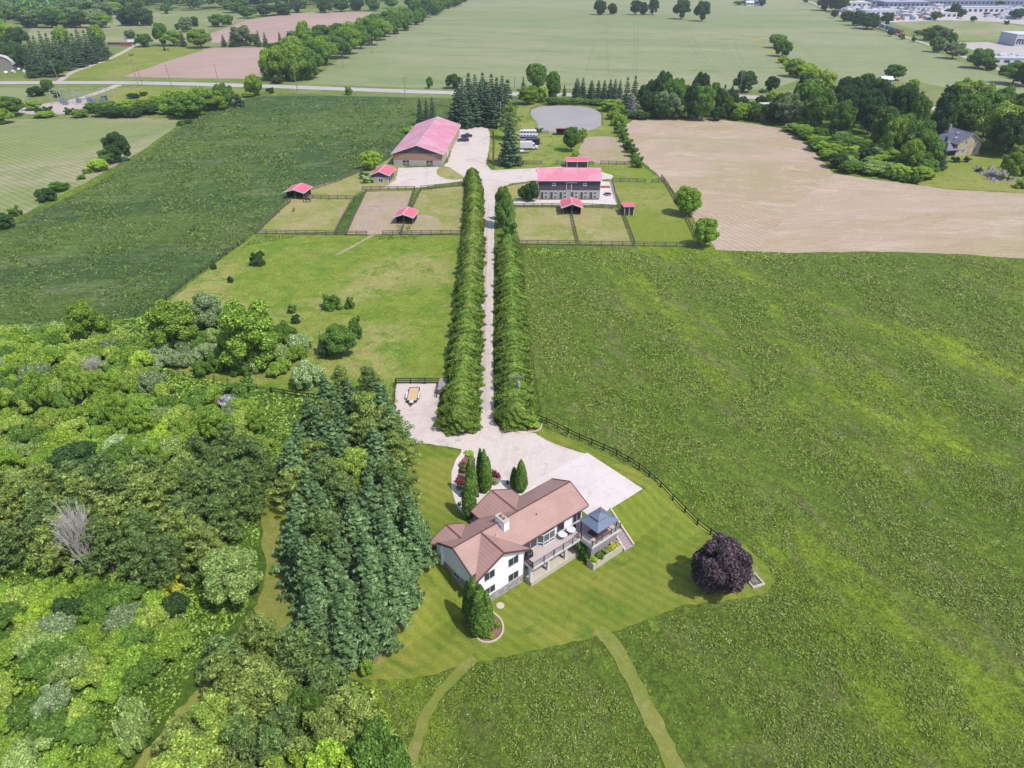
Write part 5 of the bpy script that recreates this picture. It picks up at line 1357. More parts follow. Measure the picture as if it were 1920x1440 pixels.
# gazebo
gz = empty('gazebo', hloc(19.6, -2.75, -.03), RZ, 'blue-grey metal gazebo on the terrace at the end of the deck', 'gazebo')
def hip(mb, hx, hy, z0, z1, tx, ty, th=.06):
    V = [(-hx, -hy, z0), (hx, -hy, z0), (hx, hy, z0), (-hx, hy, z0), (-tx, -ty, z1), (tx, -ty, z1), (tx, ty, z1), (-tx, ty, z1)]
    V += [(a, b, c - th) for a, b, c in V]
    F = [(0, 1, 5, 4), (1, 2, 6, 5), (2, 3, 7, 6), (3, 0, 4, 7), (4, 5, 6, 7), (8, 12, 13, 9), (9, 13, 14, 10), (10, 14, 15, 11), (11, 15, 12, 8), (12, 15, 14, 13), (0, 8, 9, 1), (1, 9, 10, 2), (2, 10, 11, 3), (3, 11, 8, 0)]
    return mb.poly(V, F)
k = MB(); hip(k, 2.05, 1.75, 2.15, 2.85, .75, .5); k.build('roof', W_['bluemetal'], gz)
k = MB(); hip(k, 1.0, .78, 2.98, 3.42, .06, .05); k.build('upper_roof', W_['bluemetal'], gz)
k = MB(); k.cyl((0, 0, 3.4), (0, 0, 3.95), .035, .02, 6); k.build('finial', W_['black'], gz)
for a in (-1.85, 1.85):
    for b in (-1.5, 1.5): MB().box(a - .06, a + .06, b - .06, b + .06, 0, 2.2).build('post', W_['black'], gz)
k = MB()
for b in (-1.5, 1.5): k.bar((-1.85, b, 2.08), (1.85, b, 2.08), .08, .12)
for a in (-1.85, 1.85): k.bar((a, -1.5, 2.08), (a, 1.5, 2.08), .08, .12)
k.build('beam', W_['black'], gz)
k = MB(); k.box(-1.3, 1.3, -1.05, 1.05, .0, .025)
tag(k.build('outdoor_rug', plain('dark plum rug', rgb(110, 72, 78), .95, .1, .2), None, hloc(19.6, -2.9, -.02), RZ), 'dark plum outdoor rug lying under the gazebo roof', 'rug')
# round tables on the deck, barbecue, flower pots
def round_table(u, v, label):
    t = empty('patio_table', hloc(u, v, -.04), 0, label, 'table', 'round white patio tables')
    MB().cyl((0, 0, .68), (0, 0, .73), .62, n=28).build('table_top', W_['white'], t)
    MB().cyl((0, 0, 0), (0, 0, .68), .05).build('leg', W_['galv'], t); MB().cyl((0, 0, 0), (0, 0, .04), .3, n=16).build('base', W_['galv'], t)
round_table(15.0, -.55, 'round white patio table on the deck nearer the bay window')
round_table(16.5, -.6, 'round white patio table on the deck nearer the gazebo')
def chair(u, v, rz, label):
    c = empty('patio_chair', hloc(u, v, -.04), rz, label, 'chair', 'dark patio chairs')
    MB().box(-.24, .24, -.24, .24, .42, .46).build('seat', W_['black'], c); MB().box(-.24, .24, .2, .24, .46, .9).build('backrest', W_['black'], c)
    for a in (-.21, .21):
        for b in (-.21, .21): MB().box(a - .02, a + .02, b - .02, b + .02, 0, .42).build('leg', W_['black'], c)
chair(15.75, -.55, RZ + 1.5, 'dark patio chair between the two round white tables'); chair(17.25, -.35, RZ - 1.5, 'dark patio chair right of the table nearer the gazebo')
bq = empty('barbecue', hloc(9.1, -.35, -.04), RZ, 'dark covered barbecue at the left end of the deck', 'barbecue')
MB().box(-.55, .55, -.28, .28, .1, .8).build('cabinet', W_['black'], bq, bevel=.04); k = MB(); k.prism([(-.28, .8), (-.26, 1.02), (-.1, 1.14), (.1, 1.14), (.26, 1.02), (.28, .8)], 'x', -.5, .5); k.build('lid', W_['darkgrey'], bq, bevel=.03)
MB().bar((-.35, -.32, .92), (.35, -.32, .92), .03).build('handle', W_['galv'], bq)
def pot(x, y, z, r, mat, label, name='flower_pot'):
    p = empty(name, (x, y, z), 0, label, 'flower pot', None)
    MB().cyl((0, 0, 0), (0, 0, r * 1.5), r * .75, r, 14).build('pot', W_['rust' if mat != 'dark' else 'darkgrey'], p)
    P = PROTO['tuft'][0]['crown']
    if not P.materials: P.materials.append(None)
    o = bpy.data.objects.new('flowers', P); COL.objects.link(o); o.parent = p; o.location = (0, 0, r * 1.3); s = r * 2.6; o.scale = (s, s, s * 1.1)
    o.material_slots[0].link = 'OBJECT'; o.material_slots[0].material = L['red' if mat == 'red' else 'mid']
pot(*hloc(16.7, -1.75, -.04), .24, 'red', 'flower pot with crimson flowers at the deck rail beside the gazebo')
pot(*GG(866.5, 932), 0, .28, 'dark', 'dark pot on the paving at the left edge, nearer the garden bed')
pot(*GG(862, 948), 0, .24, 'dark', 'dark pot on the paving at the left edge, farther from the garden bed')
pot(*GG(952, 908), 0, .24, 'red', 'flower pot left of the pair of columnar cedars')
pot(*GG(896, 932), 0, .22, 'dark', 'dark pot in front of the group of three cedars')
# planting in the stone planter
for i, (uu, mt, lb) in enumerate(((16.95, 'lime', 'lime green plant at the left end of the stone planter'), (18.2, 'mid', 'green plant left of centre in the stone planter'), (19.5, 'olive', 'yellowish plant right of centre in the stone planter'), (20.9, 'yellow', 'yellow flowering plant near the right end of the stone planter'))):
    x, y = xy(uu, -4.65); plant('bush', x, y, .75, 1.25, L[mt], lb, 'plant', 'planter_plant', 'plants of the stone planter', z=-2.42)
# curved stone edging of the beds
def edging(name, label, line, w=.22, h=.18, mat='palecap'):
    pts = chaikin([GG(*p) for p in line], 2, False)
    k = MB()
    for a, b in zip(pts, pts[1:]): k.bar((*a, hz(*a) + h / 2), (*b, hz(*b) + h / 2), w, h)
    tag(k.build(name, W_[mat]), label, 'edging')
edging('bed_edging', 'curved pale stone edging round the bed at the near corner of the house', [(919, 1136), (922, 1148), (938, 1160), (945, 1176), (941, 1192), (928, 1203), (912, 1206), (898, 1202), (890, 1190)])
edging('bed_edging', 'curved pale stone edging of the small bed by the fence and hedge end', [(1016, 796), (1014, 804), (1006, 810), (990, 810)])
edging('bed_edging', 'low mauve stone edging round the small round garden bed', [(922, 880), (934, 886), (940, 896), (936, 907), (922, 911)], .12, .1, 'pinkcon')
x, y = GG(938, 1136)
k = MB(); k.cyl((0, 0, .02), (0, 0, .12), .55, .5, 20); mh = empty('well_cover', (x, y, hz(x, y)), 0, 'round pale concrete well cover in the lawn near the house corner', 'well cover')
k.build('lid', W_['palecap'], mh); MB().cyl((0, 0, -.05), (0, 0, .05), .68, n=20).build('rim', W_['greycon'], mh)
x, y = GG(1413, 1090)
fp = empty('fire_pit', (x, y, hz(x, y)), .35, 'rectangular stone fire pit full of ash beside the purple maple', 'fire pit')
k = MB(); k.box(-.95, .95, -1.1, -.85, 0, .32); k.box(-.95, .95, .85, 1.1, 0, .32); k.box(-.95, -.72, -.85, .85, 0, .32); k.box(.72, .95, -.85, .85, 0, .32); k.build('stone_rim', W_['palecap'], fp, bevel=.04)
MB().box(-.72, .72, -.85, .85, 0, .1).build('ash', W_['fencewood'], fp)
k = MB()
for i in range(7): a = random.Random(i).uniform(0, 3); k.bar((-.45 * math.cos(a), -.6 * math.sin(a) , .13), (.45 * math.cos(a), .6 * math.sin(a), .2), .1)
k.build('log', W_['greywood'], fp)

# ------------------------------------------------------------------ riding arena
ar = empty('riding_arena', (-34.7, 266.2, 0), R(-3.6), 'long riding arena with a pink metal roof', 'arena')
k = MB(); k.box(-9, 9, 0, 50.5, 0, 1.9); k.build('lower_wall', W_['block'], ar)
k = MB(); k.box(-9, 9, 0, 50.5, 1.9, 4.4); k.build('wall', W_['brownwood'], ar)
k = MB(); k.prism([(-9, 4.4), (0, 7.35), (9, 4.4)], 'y', -.05, 50.5); k.build('gable', W_['charcoal'], ar)
k = MB(); k.box(9, 9.08, .1, 50.4, 1.2, 4.3); k.build('side_boards', W_['tanwood'], ar)
gable_roof(ar, 'y', -.7, 51, 0, 9.7, 4.32, 7.55, W_['arenaroof'], .2, trim=W_['trimwhite'])
for c in (-4.4, 4.4):
    d = MB(); d.box(c - 1.1, c + 1.1, -.1, 0, .1, 1.85); d = d.build('stable_door', W_['darkgrey'], ar)
    f = MB(); f.box(c - .05, c + .05, -.13, -.1, .1, 1.85)
    for s_ in (-.55, .55):
        f.bar((c + s_ - .45, -.12, .2), (c + s_ + .45, -.12, 1.0), .06); f.bar((c + s_ - .45, -.12, 1.0), (c + s_ + .45, -.12, .2), .06)
        f.bar((c + s_ - .5, -.12, 1.05), (c + s_ + .5, -.12, 1.05), .08)
    f.build('frame', W_['white'], d)
for c in (-6.0, 6.0): frame_window(ar, 'y', c, .8, 3.3, 3.7, 0, frame='trimwhite', panes=1)
for c in (-7.3, -2, 1.6, 7.4): frame_window(ar, 'y', c, .6, 1.25, 1.55, 0, frame='trimwhite', panes=1)
for y_ in (8, 20, 33): frame_window(ar, 'x', y_, 1.4, 2.0, 3.2, 9.08, out=1, panes=2)
d = MB(); d.box(9.08, 9.16, 12, 15, 0, 2.8); d = d.build('side_door', W_['trimwhite'], ar)
k = MB()
for i in range(9): k.box(-.35, .35, 5 + i * 5, 5.7 + i * 5, 7.5, 7.72)
k.build('ridge_vent', W_['arenaroof'], ar)
# ------------------------------------------------------------------ two storey stable
sb = empty('stable', (18.2, 225.2, 0), 0, 'two-storey charcoal stable with red metal roof and a row of stall doors', 'stable')
k = MB(); k.box(-9.8, 9.8, 0, 10, 0, 2.75); k.build('lower_wall', W_['block'], sb)
k = MB(); k.prism([(0, 2.75), (0, 6.2), (5, 8.2), (10, 6.2), (10, 2.75)], 'x', -9.8, 9.8); k.build('wall', W_['charcoal'], sb)
gable_roof(sb, 'x', -10.2, 10.2, 5, 5.6, 6.0, 8.5, W_['barnroof'], .18, trim=W_['trimwhite'])
for i in range(6):
    c = -8.6 + i * 3.0 + (.6 if i > 2 else 0)
    d = MB(); d.box(c - .42, c + .42, -.06, 0, .15, 2.25); d = d.build('stall_door', W_['charcoal'], sb); f = MB(); f.box(c - .5, c - .42, -.09, 0, .15, 2.3); f.box(c + .42, c + .5, -.09, 0, .15, 2.3); f.box(c - .5, c + .5, -.09, 0, 2.25, 2.33); f.build('frame', W_['trimwhite'], d)
    frame_window(sb, 'y', c + 1.25, .8, 1.5, 2.2, 0, 'glass', frame='trimwhite'); frame_window(sb, 'y', c + 1.25, .8, .3, 1.0, 0, 'glass', frame='trimwhite', name='hatch')
for c in (-4.9, 4.9): frame_window(sb, 'y', c, .9, 4.3, 4.9, 0, 'glass', frame='white', fw=.16)
d = MB(); d.box(-.85, .6, -.08, 0, 2.9, 5.1); d = d.build('loft_door', W_['charcoal'], sb); f = MB(); f.box(-1.0, -.85, -.11, 0, 2.8, 5.2); f.box(.6, .75, -.11, 0, 2.8, 5.2); f.box(-1.0, .75, -.11, 0, 2.75, 2.9); f.box(-1.0, 2.5, -.13, 0, 5.1, 5.28); f.build('frame', W_['white'], d)
k = MB(); k.box(-9.88, -9.74, -.06, 0, 0, 6.1); k.box(9.74, 9.88, -.06, 0, 0, 6.1); k.build('corner_board', W_['trimwhite'], sb)
k = MB()
for c in (-3.2, 3.6): k.cyl((c, 2.8, 7.2), (c, 2.8, 7.75), .2)
k.build('roof_vent', W_['white'], sb)
# ------------------------------------------------------------------ small shed by the yard
sd = empty('yard_shed', (-45.1, 243.6, 0), R(-6), 'small grey shed with a red roof at the corner of the gravel yard', 'shed')
k = MB(); k.box(-2.9, 2.9, 0, 8.2, 0, 1.9); k.build('lower_wall', W_['block'], sd)
k = MB(); k.prism([(-2.9, 1.9), (-2.9, 2.7), (0, 3.8), (2.9, 2.7), (2.9, 1.9)], 'y', -.02, 8.2); k.build('wall', W_['charcoal'], sd)
gable_roof(sd, 'y', -.5, 8.6, 0, 3.5, 2.62, 4.0, W_['redroof_y'], .14, trim=W_['trimwhite'])
frame_window(sd, 'y', .3, 1.4, .3, 1.5, 0, 'glass', frame='white', fw=.14)
for y_ in (1.8, 4.2, 6.6):
    d = MB(); d.box(2.9, 2.97, y_ - .75, y_ + .75, .05, 2.3); d.build('shed_door', W_['charcoal'], sd)
# ------------------------------------------------------------------ field shelters
def shelter(px, py, w, d, he, hr, rz, ax, label, open_front=True):
    x, y = GG(px, py)
    s = empty('field_shelter', (x, y, 0), rz, label, 'shelter', 'red-roofed field shelters')
    k = MB(); k.box(-w / 2 + .2, w / 2 - .2, d - .12, d, 0, he); k.box(-w / 2 + .2, -w / 2 + .32, 0.6, d, 0, he); k.box(w / 2 - .32, w / 2 - .2, .6, d, 0, he)
    if ax == 'y': k.prism([(-w / 2 + .2, he), (0, he + (hr - he) * .88), (w / 2 - .2, he)], 'y', .0, .12); k.prism([(-w / 2 + .2, he), (0, he + (hr - he) * .88), (w / 2 - .2, he)], 'y', d - .1, d - .01)
    if not open_front: k.box(-w / 2 + .32, w / 2 - .32, .5, .6, 0, he)
    k.build('wall', W_['charcoal' if not open_front else 'darkgrey'], s)
    if ax == 'mono':
        r = MB(); r.prism([(-.4, hr), (d + .4, he), (d + .4, he - .12), (-.4, hr - .12)], 'x', -w / 2 - .2, w / 2 + .2); r = r.build('roof', W_['redroof'], s)
    elif ax == 'x': gable_roof(s, 'x', -w / 2 - .1, w / 2 + .1, d / 2, d / 2 + .35, he, hr, W_['redroof'], .12, trim=W_['trimwhite'])
    else: gable_roof(s, 'y', -.7, d + .5, 0, w / 2 + .35, he, hr, W_['redroof_y'], .12, trim=W_['trimwhite'])
    for a in (-w / 2 + .26, 0, w / 2 - .26): MB().box(a - .08, a + .08, .02 if ax != 'y' else .14, .18 if ax != 'y' else .3, 0, he if ax != 'mono' else he + .1).build('post', W_['trimwhite' if not open_front else 'greywood'], s)
    t = MB(); t.box(-w / 4 - .5, -w / 4 + .5, d - .8, d - .3, .5, .8); t.build('hay_rack', W_['greywood'], s)
    return s
shelter(554, 374, 6.2, 6.0, 2.4, 3.4, R(-8), 'y', 'red-roofed shelter beside the dark horse at the hay field edge')
shelter(758, 421, 5.4, 5.6, 2.3, 3.3, R(-6), 'y', 'red-roofed shelter on bare dirt between the two left dirt paddocks')
shelter(1072, 403, 5.8, 5.6, 2.4, 3.6, R(0), 'y', 'red-roofed shelter in the fence in front of the two-storey stable')
shelter(1179, 405, 3.3, 4.6, 2.6, 2.9, R(3), 'mono', 'narrow red-roofed shelter right of the two-storey stable', False)
shelter(1082, 315, 8.0, 4.0, 2.5, 3.4, R(0), 'x', 'long red-roofed shelter directly behind the two-storey stable', False)
shelter(1057, 254, 6.6, 3.6, 2.3, 3.0, R(0), 'mono', 'red-roofed shelter at the near edge of the riding ring')
# ------------------------------------------------------------------ stone farmhouse on the right
fx, fy = GG(1812, 291)
fh = empty('farmhouse', (fx, fy, 0), R(12), 'buff stone farmhouse with grey roofs among big trees', 'house')
k = MB(); k.prism([(-5.2, 0), (-5.2, 4.6), (0, 7.8), (5.2, 4.6), (5.2, 0)], 'y', 0, 11); k.build('wall', W_['yellowstone'], fh)
gable_roof(fh, 'y', -.5, 11.4, 0, 5.9, 4.4, 8.15, W_['slate'], .2, trim=W_['greycon'])
k = MB(); k.box(-11, -5, .5, 9, 0, 2.4); k.build('wall', W_['darkgrey'], fh)
k = MB(); k.prism([(-.6, 2.4), (4.6, 4.9), (9.5, 2.4), (9.5, 2.2), (4.6, 4.7), (-.6, 2.2)], 'x', -11.6, -3.9); k.build('porch_roof', W_['slate'], fh)
k = MB(); k.box(5.0, 9.5, 5, 11, 0, 3.6); k.build('wall', W_['yellowstone'], fh)
k = MB(); k.prism([(4.4, 3.6), (8, 5.6), (11.6, 3.6), (11.6, 3.4), (8, 5.4), (4.4, 3.4)], 'x', 3.6, 10); k.build('wing_roof', W_['slate'], fh)
for c, z in ((-1.9, 4.3), (2.1, 4.3), (3.0, 1.1), (-2.2, 1.1)): frame_window(fh, 'y', c, .75, z, z + 1.3, 0, 'glass', frame='white')
k = MB(); k.box(.0, .9, -.1, 0, 0.2, 5.5); k.build('stone_panel', W_['tanwood'], fh)
k = MB(); k.box(-2.6, -1.8, 9.6, 10.4, 5.5, 9.6); k.build('chimney', W_['greycon'], fh)
k = MB(); k.bar((-4.3, 3.6, 5.75), (-3.4, 3.6, 6.33), .8, .12); k.bar((-2.2, 5.6, 7.15), (-1.5, 5.6, 7.58), .7, .12); k.build('skylight', W_['palemetal'], fh)
def stones(px, py, n, sx, sy, label, seed):
    x0, y0 = GG(px, py); rng = random.Random(seed); k = MB()
    for i in range(n):
        a, b = rng.uniform(-sx, sx), rng.uniform(-sy, sy); r = rng.uniform(.3, .9)
        k.cyl((a, b, -.1), (a + .1, b, r * .8), r, r * .6, 6)
    tag(k.build('rock_pile', W_['greycon'], None, (x0, y0, 0)), label, 'rock pile', None, 'stuff')
stones(1866, 326, 60, 5, 3.5, 'heap of grey rocks beside a round tree near the stone farmhouse', 3)
stones(1852, 316, 30, 6, 2.0, 'low line of rocks on the lawn of the stone farmhouse', 4)
stones(1895, 338, 40, 7, 2.5, 'scattered stones by the right edge below the stone farmhouse', 5)
# ================================================================== FENCES
def fence(name, label, line, mat, h=1.3, rails=(.45, .85, 1.25), gap=2.6, pw=.14, rw=.05, rh=.16, group=None, wire=False, world_line=False):
    pts = [GG(*p) for p in line]
    o0 = pts[0]; z0 = hz(*o0)
    e = empty(name, (o0[0], o0[1], z0), 0, label, 'fence', group)
    tot = sum(math.hypot(b[0] - a[0], b[1] - a[1]) for a, b in zip(pts, pts[1:]))
    n = max(1, min(95, round(tot / gap)))
    P = []
    for i in range(n + 1):
        q = tot * i / n
        for a, b in zip(pts, pts[1:]):
            Ls = math.hypot(b[0] - a[0], b[1] - a[1])
            if q <= Ls + 1e-6: break
            q -= Ls
        t = min(1, q / Ls); P.append((a[0] + (b[0] - a[0]) * t, a[1] + (b[1] - a[1]) * t))
    me = None
    for x, y in P:
        if me is None:
            me = MB().box(-pw / 2, pw / 2, -pw / 2, pw / 2, -.2, h).build('post', mat, e, (x - o0[0], y - o0[1], hz(x, y) - z0)).data
        else: link('post', me, None, e, (x - o0[0], y - o0[1], hz(x, y) - z0))
    for rz_ in rails:
        k = MB()
        for a, b in zip(P, P[1:]):
            k.bar((a[0] - o0[0], a[1] - o0[1], hz(*a) - z0 + rz_), (b[0] - o0[0], b[1] - o0[1], hz(*b) - z0 + rz_), rw if not wire else .03, rh if not wire else .03)
        k.build('wire' if wire else 'rail', mat, e)
    return e
FW, FB = W_['fencewood'], W_['fenceblack']
fence('board_fence', 'black board fence curving from the hedge down to the purple maple', [(1003, 786), (1033, 797.5), (1078, 821), (1111, 835), (1151, 852), (1190, 874), (1224, 901), (1257, 934), (1294, 972), (1334, 1005), (1358, 1019)], FB, 1.25, (.5, 1.05), 2.3, .16)
fence('wire_fence', 'thin dark wire fence close along the right side of the right hedge', [(1016, 792), (1010, 760), (1003, 710), (994, 650), (987, 590), (982, 520), (978, 462)], FB, 1.2, (.5, 1.1), 3.0, .1, wire=True)
fence('board_fence', 'black board fence behind the flatbed trailer on the parking bay', [(743, 720), (824, 720)], FB, 1.25, (.35, .8, 1.2), 2.3, .15)
fence('board_fence', 'short black board fence at the left edge of the parking bay', [(742, 722), (739, 764)], FB, 1.25, (.35, .8, 1.2), 2.3, .15)
fence('board_fence', 'short black board fence between the parking bay and the left hedge', [(824, 722), (819, 746)], FB, 1.25, (.35, .8, 1.2), 2.3, .15)
fence('board_fence', 'black board fence on the grass behind the mixed wood', [(510, 737), (533, 741), (556, 745), (578, 748), (604, 752)], FB, 1.25, (.5, 1.1), 2.4, .15)
fence('wire_fence', 'sagging wire fence running below the copse on the left', [(318, 703), (345, 706), (385, 711), (412, 715), (440, 722), (480, 729), (508, 736)], FB, 1.1, (.6, 1.0), 3.0, .1, wire=True)
fence('boundary_fence', 'long dark boundary fence between the hay field and the pasture', [(458, 454), (436, 470), (410, 488), (385, 506), (350, 532), (318, 558), (290, 580), (255, 594)], FB, 1.2, (.5, .8, 1.1), 3.2, .12, wire=True)
g = 'weathered rail fences of the paddocks'
PF = lambda label, line: fence('paddock_fence', label, line, FW, 1.4, (.4, .85, 1.3), 2.8, .2, .06, .18, g)
PF('long fence along the near side of the left paddocks', [(481, 439), (560, 440.5), (640, 441.5), (688, 442)])
PF('fence along the near side of the right dirt paddock', [(718, 441), (790, 441), (863, 440)])
PF('sloping fence on the hay field side of the left paddock', [(481, 438), (500, 420), (522, 398), (545, 378)])
PF('fence behind the horses of the left paddock', [(572, 372), (612, 374), (650, 374), (664, 375)])
PF('fence on the left side of the weedy paddock lane', [(628, 441), (645, 408), (660, 382), (670, 370)])
PF('fence on the right side of the weedy paddock lane', [(650, 441), (664, 408), (678, 380), (687, 360)])
PF('fence between the small shed and the dirt paddock', [(680, 357), (720, 357), (778, 357)])
PF('fence along the left of the narrow grass lane', [(777, 358), (766, 392)])
PF('fence along the right of the narrow grass lane', [(789, 358), (773, 392)])
PF('fence below the gravel yard towards the left hedge', [(789, 356), (830, 352), (874, 348)])
PF('short fence from the dirt paddock shelter to the near fence', [(757, 425), (752, 441)])
PF('fence between the hay field and the small shed', [(640, 338), (664, 328), (690, 318)])
PF('fence behind the left shelter along the hay field', [(585, 356), (612, 348), (640, 338)])
PF('fence in front of the stable left of its shelter', [(965, 389), (1010, 389), (1052, 389)])
PF('fence in front of the stable right of its shelter', [(1092, 389), (1130, 391), (1166, 393)])
PF('long fence along the near side of the right paddocks', [(968, 459), (1050, 460), (1130, 461), (1220, 462.5), (1308, 464)])
PF('fence between the two worn right paddocks', [(1072, 404), (1077, 428), (1084, 459)])
PF('fence on the left side of the bright right paddock', [(1147, 342), (1154, 368), (1166, 396), (1178, 428), (1190, 460)])
PF('fence at the far side of the bright right paddock', [(1148, 341), (1180, 341.5), (1210, 343)])
PF('short fence right of the gap in the far paddock fence', [(1222, 343), (1246, 341)])
PF('fence along the stubble field side of the bright paddock', [(1240, 334), (1252, 350), (1268, 378), (1286, 408), (1300, 436), (1309, 463)])
PF('fence between the lone big spruce and the stable drive', [(972, 308), (1016, 309)])
PF('fence left of the long shelter behind the stable', [(1043, 309), (1060, 309)])
PF('fence right of the long shelter behind the stable', [(1104, 309), (1112, 310)])
PF('fence on the near side of the small dirt paddock by the hedgerow', [(1126, 308), (1155, 309), (1186, 310)])
PF('fence beside the spruce avenue of the yard', [(925, 246), (927, 270), (926, 300)])
PF('low rail behind the parked trailers', [(990, 252), (1028, 251)])
fence('ring_rail', 'low dark rail round the far side of the grey riding ring', [(994, 213), (996, 205), (1012, 199.5), (1035, 197.5), (1060, 197), (1096, 199), (1122, 207), (1130, 214), (1130, 234)], FW, 1.1, (.5, 1.0), 4, .14)

# ================================================================== POLES
def pole(px, pb, pt, label, arms=1, lean=0.0, mat='pole', r=.16, dev=False, name='utility_pole'):
    x, y = GG(px, pb); z = hz(x, y); H = top_height(x, y, z, pt)
    e = empty(name, (x, y, z), 0, label, 'pole', 'utility poles' if name == 'utility_pole' else None)
    e.rotation_euler = (0, lean, 0)
    MB().cyl((0, 0, -.4), (0, 0, H), r, r * .65, 8).build('post', W_[mat], e)
    for i in range(arms):
        zz = H - .5 - i * 1.1
        a = MB(); a.box(-1.2, 1.2, -.07, .07, zz - .08, zz + .08); a = a.build('crossarm', W_[mat], e)
        k = MB()
        for q in (-1.05, -.4, .4, 1.05): k.cyl((q, 0, zz + .08), (q, 0, zz + .3), .05, n=6)
        k.build('insulator', W_['galv'], a)
    if dev: MB().cyl((.32, 0, H - 2.4), (.32, 0, H - 1.5), .24, n=10).build('transformer', W_['galv'], e)
    return e
pole(969, 765, 702, 'pale utility pole rising out of the right hedge', 1, 0, 'pole', .12, True)
pole(934, 398, 352, 'slim pole at the drive side of the far cedar clump', 0, 0, 'pole', .1)
pole(951, 520, 470, 'slim pole standing in the far part of the right hedge', 0, 0, 'pole', .1)
pole(939, 234, 190, 'white lamp post in front of the spruce clump by the yard', 0, 0, 'white', .14, name='lamp_post')
for a in ((109, 149, 114, 'leaning pole by the left farm entrance', 2, -.12), (268, 161, 116, 'pole at the road left of the ploughed field corner', 1, -.1), (323, 164, 119, 'pole at the road in front of the ploughed field', 0, -.08),
          (259, 158, 112, 'grey pole just left of another at the ploughed field corner', 2, -.06), (408, 147, 120, 'thin pole on the far edge of the ploughed field verge', 0, -.05), (558, 173, 122, 'pole across the road from the treeline end', 1, -.03), (583, 148, 121, 'pole in front of the treeline near the road', 1, 0),
          (760, 184, 144, 'pole at the road above the hay field', 1, 0), (965, 166, 142, 'pole behind the spruce clump at the wheat edge', 0, 0), (1384, 187, 136, 'white pole with long crossarms in front of a round tree', 2, .02),
          (644, 128, 96, 'field-edge pole nearest the road beside the treeline', 1, 0), (697, 101, 70, 'second pole up the wheat field beside the treeline', 1, 0), (742, 72, 48, 'third pole up the wheat field beside the treeline', 1, 0), (777, 54, 31, 'fourth pole up the wheat field beside the treeline', 1, 0),
          (807, 39, 16, 'fifth pole up the wheat field beside the treeline', 1, 0), (832, 18, -2, 'farthest pole beside the treeline', 1, 0), (1442, 203, 178, 'white pole by the roadside house', 0, .02)):
    pole(*a[:4], arms=a[4], lean=a[5], r=.2)

# ================================================================== VEHICLES
def wheels(parent, xs, ys, r, w=.24, name='wheel'):
    me = rm = None
    for x in xs:
        for y in ys:
            if me is None:
                o = MB().cyl((0, -w / 2, 0), (0, w / 2, 0), r, n=14).build('wheel', W_['rubber'], parent, (x, y, r)); me = o.data
                q = MB().cyl((0, -w / 2 - .01, 0), (0, w / 2 + .01, 0), r * .55, n=10).build('rim', W_['galv'], o); rm = q.data
            else: o = link('wheel', me, None, parent, (x, y, r)); link('rim', rm, None, o)
def car(px, py, rz, mat, label, L=4.7, Wd=1.85, suv=False):
    x, y = GG(px, py)
    e = empty('parked_car', (x, y, hz(x, y)), rz, label, 'car', 'cars parked beside the arena')
    h = .28 if suv else 0
    k = MB(); k.prism([(-L / 2, .4), (-L / 2, .85 + h * .4), (-L / 2 + .9, .98 + h * .4), (L / 2 - .25, .95 + h * .4), (L / 2, .75 + h * .3), (L / 2, .35), (L / 2 - .6, .25), (-L / 2 + .6, .25)], 'y', -Wd / 2, Wd / 2)
    k.build('body', W_[mat], e, bevel=.08)
    c0 = -.75 if not suv else -.85; a, b = c0 - .45 + (-.2), L / 2 - (.9 if not suv else .25)
    V = []; z0, z1 = .93 + h * .4, 1.42 + h
    for z, i0, i1, ww in ((z0, c0 - .35, b, Wd / 2 - .06), (z1, c0 + .45, b - .55 * (1 if not suv else .4), Wd / 2 - .22)):
        V += [(i0, -ww, z), (i1, -ww, z), (i1, ww, z), (i0, ww, z)]
    k = MB(); k.add(V, [(0, 1, 5, 4), (1, 2, 6, 5), (2, 3, 7, 6), (3, 0, 4, 7), (3, 2, 1, 0), (4, 5, 6, 7)]); k.build('windows', W_['glass'], e)
    k = MB(); k.box(c0 + .5, b - .6, -Wd / 2 + .24, Wd / 2 - .24, z1 - .01, z1 + .04); k.build('roof', W_[mat], e, bevel=.03)
    wheels(e, (-L / 2 + .85, L / 2 - .9), (-Wd / 2 + .1, Wd / 2 - .1), .34)
    for s_ in (-1, 1):
        MB().box(-L / 2 - .02, -L / 2 + .05, s_ * .62 - .18, s_ * .62 + .18, .66, .8).build('headlight', W_['white'], e); MB().box(L / 2 - .05, L / 2 + .02, s_ * .66 - .15, s_ * .66 + .15, .66, .8).build('tail_light', W_['rust'], e)
    return e
car(875, 257, R(4), 'navy', 'dark navy car, the farther of two parked by the arena', suv=False)
car(869, 265, R(3), 'carblack', 'black car, the nearer of two parked by the arena', suv=True)
